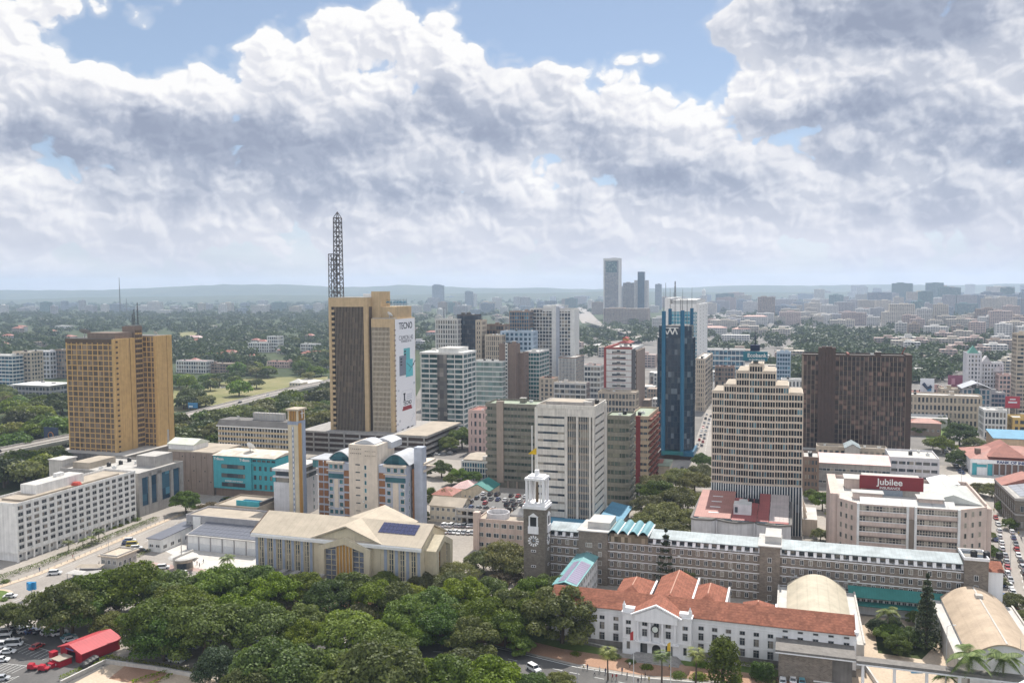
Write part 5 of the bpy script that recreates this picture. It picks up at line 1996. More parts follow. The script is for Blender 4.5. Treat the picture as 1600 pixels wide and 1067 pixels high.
def white_tower():
 o = G(840, 827)
 u, dd = axes(YAW)
 root = empty('office_tower', (o.x, o.y, 0), YAW, 'stained white office tower, left half banded, right half dark glass between white ribs', 'office tower')
 xr = lx(o, YAW, 929, 0, 40)
 xm = lx(o, YAW, 884, 0, 40)
 h = ZAT(o, 637)
 d = along(o + u * xr, dd, 946.5, 60)
 wh, gl = M_('tower_white'), gl_dark
 nf = 15
 fh = (h - 3) / nf
 m = MB()
 m.box(0, xm, 0, d, 0, h, 0)
 m.box(xm, xr, 1.0, d, 0, h, 0)
 for x in (xm + .2, xm + (xr - xm) * .40, xm + (xr - xm) * .84, xr - .5):
  m.box(x - .45, x + .45, -.3, 1.2, 0, h - 3.1, 0)
 m.box(xm, xr + .2, -.25, 1.2, h - 3.2, h + .01, 0)
 n = 16
 for k in range(1, n):
  x = xm + (xr - xm) * k / n
  m.box(x - .08, x + .08, .35, 1.05, 0, h - 3.1, 0)
 for k in range(nf + 1):
  z = k * fh
  m.box(xm, xr, .45, 1.1, z, z + 1.0, 1)
  m.box(xr, xr + .3, .5, d, z - .12, z + .12, 0)
  m.box(.0, xm - .02, -.14, -.003, z + 1.0, z + 1.25, 0)
 m.box(xr + .001, xr + .6, d - 3.2, d, 0, h + .6, 0)
 m.box(-1.2, -.01, .3, 1.6, 0, h, 0)
 m.build('wall', [wh, M_('bronze_fin')], root)
 b1 = MB().box(.3, xm - .6, -.06, .2, 0, .95).mesh('window_strip', [gl])
 b2 = MB().box(xm, xr, .62, .99, 0, fh - 1.0).mesh('window_band', [gl])
 b3 = MB().box(xr - .2, xr + .06, 1.5, d - 4, 0, .9).mesh('window_strip', [gl])
 for k in range(nf):
  z = k * fh
  link('window_strip', b1, root, (0, 0, z + 2.0))
  link('window_band', b2, root, (0, 0, z + 1.0))
  link('window_strip', b3, root, (0, 0, z + 2.2))
 r = MB()
 parapet(r, -.2, xr + .2, -.3, d + .2, h + .02, 1.6, .4, 0, 1)
 r.box(3, xr - 5, 3, d * .6, h + .14, h + 2.6, 2, 1)
 r.build('roof', [wh, M_('roof_buff'), M_('concrete')], root)
 clutter(root, xr - 8, xr - 1, 2, d - 2, h + .2, 4, 11)
 MB().box(-2.6, -2.2, 0, .4, 0, h - 8, 0).build('drain_pipe', [M_('frame_white')], root)
 # podium with blue sheet roofs
 p = MB()
 p.box(-14, xr + 9, -11, d + 10, 0, 4.4, 0)
 p.build('podium', [M_('concrete_pale')], root)
 q = MB()
 q.extr([(-13, 4.4), (-.5, 6.2), (-.5, 4.4)], -15, xr + 3, 0)
 q.extr([(xr + 10.5, 4.4), (xr + .7, 6.2), (xr + .7, 4.4)], -4, d + 11, 0, axis='y')
 q.build('podium_roof', [M_('roof_blue_sheet')], root)


def olive_blocks():
 o, w, d, h = place(762, 760, 841, 629, depth=17)
 root = tower('office_block', 'grey olive office slab with brown stair strip above the car park deck', 'office building', o, w, d, h, 11, 15, 4, M_('olive_panel'), glass('glass_olive', (.04, .055, .045), (.22, .22, .17), .3),
     pier=.25, sp=2.1, po=.05, so=.7, base=4.0, clut=3, seed=5, roof=paint('roof_moss', (.28, .32, .24), wear=.3, streak=0))
 x = lx(o, YAW, 777, 0, 20)
 x2 = lx(o, YAW, 787.5, 0, 20)
 MB().box(x, x2, -1.1, 1, 3, h + 1.2, 0).build('stair_strip', [M_('pier_brown')], root)
 pl = MB()
 for k in range(6):
  xx = w * (k + .2) / 5.6
  pl.box(xx, xx + .9, -.5, .4, 0, 4, 0)
 pl.build('arcade', [M_('pier_brown')], root)
 o, w, d, h = place(948.5, 795, 983, 648, depth=14)
 root = tower('office_block', 'grey olive office block with green planted balconies next to the white tower', 'office building', o, w, d, h, 11, 6, 4, M_('olive_panel'), M_('glass_olive'),
     pier=.25, sp=2.0, po=.05, so=.6, base=0, clut=2, seed=6, roof=M_('roof_moss'))
 pb = MB()
 rr = random.Random(3)
 for k in range(11):
  z = (h - 1) * (k + .1) / 11
  pb.box(w * .84, w + 1.0, -1.2, d * .5, z, z + .9, 0)
 pb.build('balcony_edge', [M_('olive_panel')], root)
 BALCONY.append((root, w, h))
 o, w, d, h = place(983, 757, 1012, 649, side=1028)
 root = tower('office_block', 'buff office block with a dark red stripe and rust coloured balconies', 'office building', o, w, d, h, 11, 4, 4, paint('buff_panel', (.40, .31, .22)), gl_dark,
     pier=.3, sp=1.9, po=.1, so=.4, clut=2, seed=7, roof=M_('roof_moss'))
 MB().box(w * .36, w * .60, -.8, 1, 0, h, 0).build('red_stripe', [M_('maroon')], root)
 mb = MB()
 for k in range(11):
  z = h * k / 11
  for j in range(3):
   mb.box(w + .4, w + 1.7, d * (.06 + .31 * j), d * (.30 + .31 * j), z + .3, z + 1.4, 0)
 mb.build('rust_balconies', [paint('rust_balcony', (.20, .06, .04))], root)


BALCONY = []


def blue_tower():
 o = G(1025, 716)
 u, dd = axes(YAW)
 w = lx(o, YAW, 1081, 0, 30)
 h1 = ZAT(o, 528)
 h2 = ZAT(o, 509)
 root = empty('office_tower', (o.x, o.y, 0), YAW, 'dark blue mirror glass tower with four bright blue round pillars and roof spikes', 'office tower')
 d = w * .95
 c = w * .22
 poly = [(c, 0), (w - c, 0), (w, c), (w, d - c), (w - c, d), (c, d), (0, d - c), (0, c)]
 nf = 20
 z0 = 6
 g = MB().prism(poly, 0, (h1 - z0) / nf - .12, 0).mesh('window_band', [gl_navy])
 for k in range(nf):
  link('window_band', g, root, (0, 0, z0 + k * (h1 - z0) / nf + .12))
 m = MB()
 big = [(w / 2 + (x - w / 2) * 1.006, d / 2 + (y - d / 2) * 1.006) for x, y in poly]
 for k in range(nf + 1):
  z = z0 + k * (h1 - z0) / nf
  m.prism(big, z - .06, z + .13, 0)
 for i in range(8):
  a, b = Vector(poly[i] + (0,)), Vector(poly[(i + 1) % 8] + (0,))
  n = max(2, int((b - a).length / 1.9))
  t = (b - a).normalized()
  m.fr = ((a.x, a.y), (t.x, t.y), (t.y, -t.x))
  for k in range(n + 1):
   s = (b - a).length * k / n
   m.box(s - .06, s + .06, -.1, .16, z0, h1, 0)
  m.fr = None
 m.build('mullion_grid', [plain('mullion_navy', (.012, .03, .055), .4)], root)
 top = MB().prism([(c * 1.1, .6), (w - c * 1.1, .6), (w - .8, c), (w - .8, d - c), (w - c, d - 1), (c, d - 1), (.8, d - c), (.8, c)], h1 + .14, h2, 0, 1)
 top.build('crown', [M_('glass_navy'), M_('roof_dark')], root)
 px_ = [(c, -.6), (w - c, -.6), (w + .5, c), (w + .5, d - c), (-.5, c), (-.5, d - c)]
 tops = [ZAT(o, 486), ZAT(o, 485), ZAT(o, 487)]
 for i, (x, y) in enumerate(((c * .95, -.7), (w * .73, -.7))):
  MB().cyl(x, y, 2.5, tops[i], 1.25, 0, 14).build('pillar', [M_('blue_pillar')], root)
  MB().cyl(x, y, tops[i], tops[i] + 13, .16, 0, 6, .06).build('spike', [M_('steel_dark')], root)
 for i, (x, y) in enumerate(((c * 1.2, d * .9), (w * .9, d * .8))):
  MB().cyl(x, y, h1, tops[i] + 1, 1.1, 0, 12).build('pillar', [M_('blue_pillar')], root)
  MB().cyl(x, y, tops[i] + 1, tops[i] + 14, .16, 0, 6, .06).build('spike', [M_('steel_dark')], root)
 MB().box(w - c - .2, w + 1.4, -1.6, d + 1, 2.5, 5.6, 0).box(c - 1, w - c, -2.4, d, 3.2, 5.4, 1).box(1, w - 1, 1, d, 0, 3.2, 2).build('base', [M_('blue_pillar'), paint('teal_canopy', (.02, .16, .17)), M_('dark_umber')], root)
 s = MB()
 zc = (h1 + h2) / 2 + .3
 k = (h2 - h1) * .24
 xs = w * .40
 pts = [(-2.2, 1), (-1.2, -1), (-.3, .9), (.6, -1), (1.4, 1), (2.2, -1)]
 for (a, b_), (c2, d2_) in zip(pts, pts[1:]):
  s.tube([(xs + a * k, .35, zc + b_ * k), (xs + c2 * k, .35, zc + d2_ * k)], k * .24, 0, 5)
 s.box(xs - 2.6 * k, xs + 2.6 * k, .2, .5, zc + k * 1.05, zc + k * 1.4, 0)
 s.build('white_emblem', [M_('frame_white')], root)
 fr = MB()
 zt = tops[0] + 3
 fr.box(w * .45, w * .82, d * .4, d * .45, zt + 4, zt + 4.3, 0)
 for x in (.46, .62, .8):
  fr.box(w * x, w * x + .25, d * .4, d * .45, h2, zt + 4, 0)
 fr.build('roof_frame', [M_('steel_dark')], root)


def im_tower():
 o, w, d, h = place(1040, 622, 1090, 477, side=1104)
 root = tower('office_tower', 'white framed tower with turquoise glass front behind the dark blue tower', 'office tower', o, w, d, h, 26, 12, 6, M_('plaster_white'), glass('glass_aqua', (.03, .16, .22), (.14, .40, .48), .2),
     pier=.2, sp=.35, po=.1, so=.1, clut=2, seed=9, corner=.5)
 m = MB()
 m.box(w - .9, w + .8, -1, d + .4, 0, h + 1, 0)
 m.box(-.8, w, -1, 2, h - 6, h + 1.2, 0)
 m.box(-1.0, w * .14, -1.2, d, 0, h + 7, 0)
 nf = 26
 for k in range(nf):
  for j in range(3):
   y = d * (j + .5) / 3
   m.box(w + .78, w + .86, y - .8, y + .8, h * k / nf + .8, h * k / nf + 2.1, 1)
   if j < 2:
    m.box(w - 2.2 - 2 * j, w - 1.2 - 2 * j, -.9, -.1, h * k / nf + .2, h * k / nf + 1.6, 0)
 m.build('white_frame', [M_('plaster_white'), gl_dark], root)
 MB().extr([(0, h + 1.2), (d, h + 1.2), (d, h + 5), (d * .5, h + 6), (0, h + 5)], w * .2, w * .95, 0).build('crown_roof', [M_('roof_white_sheet')], root)
 lat_mast(16, 1.5, .6, 2, .12).build('aerial', [M_('steel_dark')], root, (w * .1, d * .5, h + 7))


def ecobank():
 o = G(1114, 827)
 u, dd = axes(YAW)
 root = empty('office_tower', (o.x, o.y, 0), YAW, 'cream stepped bank tower with rows of dark windows and a teal roof sign', 'office tower')
 px = [1112.7, 1131, 1150, 1170, 1190.5, 1211, 1231.6, 1254]
 tp = [607, 597, 577, 564.5, 577, 597.5, 609]
 off = [1.6, .9, .35, 0, .35, .9, 1.6]
 fh = 3.0
 lowz = 21.0
 cream = M_('pink_cream')
 gl = glass('glass_eco', (.010, .014, .020), (.16, .30, .36), .08, (1.12, 9, 3.0), .06, .3)
 wm, bm_ = MB(), []
 D = 24.0
 for i in range(7):
  x0, x1 = lx(o, YAW, px[i], off[i], 45), lx(o, YAW, px[i + 1], off[i], 45)
  h = ZAT(o + u * x0 + dd * off[i], tp[i])
  nf = int((h - lowz) / fh)
  zt = lowz + nf * fh
  y = off[i]
  wm.box(x0, x1, y + .6, D - y, 0, zt + .1, 0)
  for k in range(nf + 1):
   wm.box(x0 - .01, x1 + .01, y + .02, y + .7, lowz + k * fh - .42, lowz + k * fh + .42, 0)
  n = 5
  for k in range(n + 1):
   s = x0 + (x1 - x0) * k / n
   a = .2 if k in (0, n) else .105
   wm.box(s - a, s + a, y - (.25 if k in (0, n) else .08), y + .69, lowz - .6, zt + (.9 if k in (0, n) else .6), 0)
  wm.box(x0 + .35, x1 - .35, y + .05, D - y, zt + .1, zt + .75, 1)
  b = MB().box(x0, x1, y + .3, y + .61, 0, fh - .84).mesh('window_band', [gl])
  for k in range(nf):
   link('window_band', b, root, (0, 0, lowz + k * fh + .42))
  # flared base: white fins over dark blue glass
  m = 5 if i not in (0, 6) else 5
  for k in range(m + 1):
   s = x0 + (x1 - x0) * k / m
   wm.extr([(y - .3, lowz - .5), (y - 2.6, 0), (y + .5, 0), (y + .5, lowz - .5)], s - .2, s + .2, 2)
  MB().extr([(y + .3, lowz - .6), (y - 1.6, 0), (y + .59, 0), (y + .59, lowz - .6)], x0, x1, 0).build('base_glazing', [gl_navy], root)
  if i == 3:
   h3 = zt
 wm.build('wall', [cream, M_('roof_buff'), M_('plaster_white')], root)
 xs0, xs1 = lx(o, YAW, 1161.5, 1, 75), lx(o, YAW, 1199.5, 1, 75)
 zs0, zs1 = ZAT(o + u * xs0, 563.5), ZAT(o + u * xs1, 549.5)
 sg = MB().box(xs0, xs1, -.4, .6, zs0, zs1, 0)
 sg.box(xs0 + 4, xs1 - 4, 2, 8, h3, zs1 - 1, 2)
 sg = sg.build('roof_sign', [plain('sign_teal', (.015, .14, .19), .5), M_('frame_white'), M_('concrete_dark')], root)
 sign_text('Ecobank', 2.3, M_('frame_white'), sg, ((xs0 + xs1) / 2 + .6, -.5, (zs0 + zs1) / 2 + .35), 0, name='sign_lettering', bold=.04)
 sign_text('The Pan African Bank', .75, M_('frame_white'), sg, ((xs0 + xs1) / 2 + .6, -.5, zs0 + .55), 0, name='sign_lettering', bold=.02)
 xm = (xs0 + xs1) / 2 - .3
 q = MB().box(xm - 1.9, xm + 1.9, 2.2, 6.5, zs1, zs1 + 2.6, 0)
 q.cyl(xm, 4.4, zs1 + 2.6, zs1 + 9, .22, 0, 6, .08)
 q.build('lift_room', [paint('lift_dark', (.025, .035, .07))], root)
 # side buttress and podium
 xe = lx(o, YAW, 1254, 0, 10)
 b = MB().extr([(xe + .3, 12.5), (xe + .3, 0), (xe + 4.6, 0), (xe + 3.2, 3)], 4, 5.2, 0, axis='y').extr([(xe + .3, 12.5), (xe + .3, 0), (xe + 4.6, 0), (xe + 3.2, 3)], 14, 15.2, 0, axis='y')
 b.box(xe + .01, xe + 6, 2, D, 0, 7, 0, 1)
 b.build('buttress', [cream, M_('roof_pale')], root)


def brown_tower():
 o, w, d, h = place(1253, 712, 1419, 560, depth=17)
 h = ZAT(o, 553)
 u, dd = axes(YAW)
 gl = glass('glass_cocoa', (.018, .013, .012), (.24, .15, .12), .30, (2.4, 2.4, 3.2), .10, .35, (.035, .028, .030))
 root = tower('office_tower', 'broad dark brown office slab with thin pale fins and a projecting stair core', 'office tower', o, w, d, h, 21, 26, 4, M_('dark_umber'), gl,
     pier=.28, sp=.8, po=.7, so=.35, mp=M_('bronze_fin'), clut=4, seed=13, roof=M_('roof_dark'))
 xa, xb = lx(o, YAW, 1277.5, -2, 40), lx(o, YAW, 1305, -2, 40)
 hc = ZAT(o + u * xa, 541)
 c = MB()
 for k in range(5):
  x = xa + (xb - xa) * k / 5
  c.box(x + .1, x + (xb - xa) / 5 - .1, -3.2, 3, 0, hc - (.6 if k in (0, 4) else 0), 0)
 c.box(xa + .2, xb - .2, -2.6, 6, 0, hc - 1, 0)
 MB().box(w - 2.2, w + .9, -.9, d + .6, 0, h + .4, 0).build('end_wall', [M_('dark_umber')], root)
 c.build('stair_core', [M_('dark_umber')], root)
 MB().box(w * .42, w * .44, -.1, d, h, h + .6, 0).tube([(w - 4, d / 2, h), (w - 2, d / 2, h + 4.5)], .3, 0, 5).build('roof_gantry', [paint('gantry_rust', (.20, .06, .045))], root)
 MB().box(-3, w + 3, -6, d + 4, 0, 5.5, 0, 1).build('podium', [M_('concrete_dark'), M_('roof_pale')], root)


def jubilee():
 o = G(1338, 899)
 u, dd = axes(YAW)
 root = empty('office_block', (o.x, o.y, 0), YAW, 'pale pink office block with chamfered corners and a dark red roof sign', 'office building')
 pk = M_('rose_plaster')
 gl = glass('glass_jub', (.05, .05, .05), (.42, .38, .32), .4, (1.5, 1.5, 3.3))
 h = ZAT(o, 787)
 w = lx(o, YAW, 1499, 0, 20)
 dl = 7.0
 xl = lx(o, YAW, 1308.5, dl, 20)
 xr = lx(o, YAW, 1541, dl, 20)
 D = 44.0
 poly = [(0, 0), (w, 0), (xr, dl), (xr, D), (xl, D), (xl, dl)]
 nf = 7
 fh = h / nf
 b = MB()
 b.prism([(0, .6), (w, .6), (xr - .4, dl + .4), (xr - .4, D), (xl + .4, D), (xl + .4, dl + .4)], 0, h, 0, 1)
 xm0, xm1 = w * .487, w * .565
 for x in (-.2, xm0, xm1, w - .6):
  b.box(x, x + .8, -.9, .7, 0, h + .4, 2)
 spand = MB()
 bandm = {}
 for k in range(nf):
  for xa, xb in ((.6, xm0), (xm1 + .8, w - .6)):
   b.box(xa, xb, -.35, .6, k * fh, k * fh + 1.3, 0)
   b.box(xa, xb, -.1, .59, k * fh + 1.3, k * fh + 1.55, 2)
   key = round(xa)
   if key not in bandm:
    q = MB().box(xa, xb, .1, .58, 0, 1.65, 0)
    for j in range(15):
     x = xa + (xb - xa) * j / 14
     q.box(x - .09, x + .09, -.02, .1, 0, 1.65, 1)
    q.box(xa, xb, -.01, .1, .75, .9, 1)
    bandm[key] = q.mesh('window_band', [gl, paint('jub_frame', (.56, .50, .42))])
   link('window_band', bandm[key], root, (0, 0, k * fh + 1.55))
 b.box(xm0 + .8, xm1, .0, .61, 0, h - fh * 1.2, 3)
 # chamfered wings
 W = Windows(root)
 wj = window_mesh(1.15, 1.9, gl, M_('jub_frame'), 0)
 for (xa, ya), (xb, yb) in (((xl, dl), (0, 0)), ((w, 0), (xr, dl))):
  L = math.hypot(xb - xa, yb - ya)
  t = ((xb - xa) / L, (yb - ya) / L)
  b.fr = ((xa, ya), t, (t[1], -t[0]))
  b.box(0, L, -.5, .15, 0, h + .3, 0)
  b.fr = None
  a = math.atan2(t[1], t[0])
  for k in range(nf):
   for j in range(3):
    s = L * (j + .75) / 3.7
    W.add(wj, xa + t[0] * s + t[1] * .17, ya + t[1] * s - t[0] * .17, k * fh + 1.1, a)
 W.done()
 b.box(xl - 2.6, xl + .6, dl + 1.2, D, 0, h + 1.5, 0)
 b.box(xr - .6, xr + 1.8, dl + .6, D, 0, h - .5, 0)
 b.build('wall', [pk, M_('roof_pale'), M_('plaster_white'), M_('pier_brown')], root)
 r = MB()
 r.extr([(1.0, h + .02), (5.5, h + 1.6), (5.5, h + .02)], 1, w - 1, 0)
 r.box(xl, xr, D - .4, D, h, h + 1.3, 1)
 r.box(xl, xl + .4, dl, D - .4, h, h + 1.3, 1)
 r.box(xr - .4, xr, dl, D - .4, h, h + 1.3, 1)
 r.build('roof', [seam('roof_jub', (.46, .455, .44), 5.0), pk], root)
 for xa, xb, ya, yb, zz in ((-1, 9, 7.5, 12, 2.4), (w * .62, w * .62 + 8, 4, 10, 2.4), (-3, 5, 24, 32, 4)):
  MB().box(xa, xb, ya, yb, h + .01, h + zz, 0, 1).box(xa - .5, xb + .5, ya - .5, yb + .5, h + zz, h + zz + .25, 1).build('stair_head', [pk, M_('roof_pale')], root)
 sx0, sx1 = lx(o, YAW, 1343, 16, 30), lx(o, YAW, 1443, 16, 30)
 p = o + u * sx0 + dd * 16
 z0, z1 = ZAT(p, 762.5), ZAT(p, 742)
 MB().box(sx0, sx1, 16, 17, z0, z1, 0).build('roof_sign', [plain('sign_red', (.185, .016, .022), .55)], root)
 sg = KIDS[root][-1]
 MB().box(sx0 + 2.5, sx1 - 7, 16.4, 17.4, h, z0, 0).box(sx0 + 1, sx1 - 1, 17.6, 24, h, z1 - .6, 1).build('sign_base', [plain('plant_glass', (.27, .31, .36), .3), M_('concrete_pale')], root)
 sign_text('Jubilee', (z1 - z0) * .66, M_('frame_white'), sg, ((sx0 + sx1) / 2 - .5, 15.9, (z0 + z1) / 2 + .35), 0, name='sign_lettering', bold=.05)
 sign_text('INSURANCE', (z1 - z0) * .26, M_('frame_white'), sg, ((sx0 + sx1) / 2 - .5, 15.9, z0 + .65), 0, name='sign_lettering', bold=.02)
 g = MB()
 gx0, gx1, gy0, gy1 = w * .70, xr - 1, 9, 34
 xm = (gx0 + gx1) / 2
 g.extr([(gx0, h + .2), (xm, h + 3.4), (gx1, h + .2)], gy0, gy1, 0, axis='y')
 g.box(xm - .25, xm + .25, gy0, gy1, h + 3.2, h + 3.5, 1)
 g.build('sheet_roof', [seam('roof_greygreen', (.48, .49, .46), 1.2, 1), M_('frame_white')], root)
 ca = MB().hip(xr - 14, xr - 4, 37, 46, h + 1.5, h + 4.2, 0, .5)
 for x in (xr - 13.5, xr - 4.7):
  for y in (37.2, 45.4):
   ca.box(x, x + .25, y, y + .25, h - .2, h + 1.5, 1)
 ca.box(xr - 15, xr - 3, 36, 47, h - 1.0, h - .2, 1)
 ca.build('roof_canopy', [plain('canopy_white', (.78, .78, .78)), M_('plaster_cream')], root)
 clutter(root, 1, w * .6, 26, 42, h + .05, 5, 17)


def court():
 """red roofed white building with a bowed front, before the stepped tower"""
 o = G(1079, 870)
 u, dd = axes(YAW)
 root = empty('office_block', (o.x, o.y, 0), YAW, 'white building with bowed front and dull red sheet roof before the stepped tower', 'office building')
 w = lx(o, YAW, 1236, 0, 14)
 h = ZAT(o, 808)
 D = 38.0
 front = [(0, 1.5), (2, .3), (w * .22, .8), (w * .26, 2.4)]
 front += [(w * (.26 + .38 * t / 8), 2.4 - 3.2 * math.sin(math.pi * t / 8)) for t in range(1, 8)]
 front += [(w * .64, 2.4), (w * .67, .2), (w * .86, -1.2), (w, 1.6)]
 poly = front + [(w, D), (0, D)]
 ins = [(x * .97 + w * .015, y + .5) for x, y in front] + [(w * .985, D), (w * .015, D)]
 b = MB()
 lv = [0, 3.6, 5.2, 7.4, 9.0, 11.2, h - 1.2, h]
 b.prism(poly, 0, 2.6, 0)
 b.prism(ins, 2.6, h - .1, 1)
 b.prism(poly, 5.0, 6.9, 0)
 b.prism(poly, 9.3, h - .9, 0)
 big = [(w / 2 + (x - w / 2) * 1.02, y - .5 if y < 5 else y + .4) for x, y in poly]
 b.prism(big, h - .9, h - .3, 2)
 b.prism([(x, y + .3) for x, y in front[4:11]] + [(w * .64, 3.0), (w * .27, 3.0)], 6.8, 9.4, 0)
 for x in (.3, w * .11, w * .22, w * .26, w * .45, w * .64, w * .75, w * .86, w - .6):
  b.box(x - .3, x + .3, 1.6, 2.8, 0, h - .9, 0)
 b.build('wall', [M_('pale_lilac'), gl_dark, M_('roof_dark')], root)
 r = MB()
 hr = h + 2.6
 def slab(x0, x1, y0, y1, za, zb, m):
  r.face([(x0, y0, za), (x1, y0, za), (x1, y1, zb), (x0, y1, zb)], m)
  r.face([(x0, y0, za - .3), (x0, y1, zb - .3), (x1, y1, zb - .3), (x1, y0, za - .3)], m)
  r.face([(x0, y0, za - .3), (x1, y0, za - .3), (x1, y0, za), (x0, y0, za)], m)
  r.face([(x0, y0, za - .3), (x0, y0, za), (x0, y1, zb), (x0, y1, zb - .3)], m)
  r.face([(x1, y0, za - .3), (x1, y1, zb - .3), (x1, y1, zb), (x1, y0, za)], m)
 slab(.8, w * .40, 2.5, D, h, hr, 0)
 slab(w * .405, w * .66, 1.6, D * .75, h - .1, hr - .4, 1)
 slab(w * .665, w * .78, 2, D, h - .05, hr - .2, 1)
 slab(w * .785, w * .975, 3, D - .5, h + .05, hr - .1, 2)
 slab(w * .785, w * .975, 1.0, 2.95, h - .1, h + .02, 1)
 r.build('roof', [M_('roof_rust_sheet'), M_('roof_red_sheet'), seam('roof_grey_sheet', (.42, .36, .34), 1.5)], root)
 MB().box(w * .42, w * .60, 8, 14, h - .2, h + 4.4, 0, 1).box(w * .46, w * .55, 14.1, 22, h - .2, h + 3.4, 0, 1).box(w * .42 + .5, w * .42 + 1.6, 7.9, 8, h + 1.2, h + 3.4, 2).build('roof_house', [M_('pale_lilac'), M_('roof_pale'), gl_dark], root)
 for k in range(3):
  link('water_tank', TANK, root, (w * .52 + k * 2.3, 24, h + 1.4))
 for k in range(4):
  y = 8 + k * 7
  z = h + (hr - h) * (y - 2.5) / (D - 2.5) + .06
  MB().extr([(y, z), (y + .9, z + .07), (y + .9, z + .12), (y, z + .05)], w * .16, w * .27, 0).build('rooflight', [M_('frame_white')], root)


ochre_towers(); teleposta(); otunga(); telkom(); post_block(); white_tower(); olive_blocks(); blue_tower(); im_tower(); ecobank(); brown_tower(); jubilee(); court()

# ------------------------------------------------------------------ other buildings of the middle distance
def P_(n, c, **k):
 return paint(n, c, **k)


P_('w1', (.66, .65, .62)); P_('w2', (.58, .56, .53)); P_('b1', (.50, .42, .33)); P_('br', (.20, .145, .115)); P_('br2', (.29, .22, .18)); P_('pk', (.55, .40, .36))
P_('gy', (.36, .35, .36)); P_('yl', (.62, .42, .14)); P_('bl', (.36, .44, .52)); P_('rd', (.30, .07, .06)); P_('dk', (.09, .085, .085)); P_('lc', (.60, .585, .60))
MATS.update(gd=gl_dark, gb=gl_blue, gt=gl_teal, ga=M_('glass_aqua'), gt2=glass('glass_bottle', (.012, .07, .075), (.12, .26, .26), .2), gc=glass('glass_celadon', (.10, .15, .14), (.34, .40, .37), .5), gn=gl_navy, rr=M_('red_tiles'), rp=M_('roof_pale'), rg=M_('roof_grey'), rb=M_('roof_buff'),
   rm=seam('roof_brick_red', (.33, .13, .095), .7, wear=.22), rk=seam('roof_pink', (.56, .38, .36), 1.0))
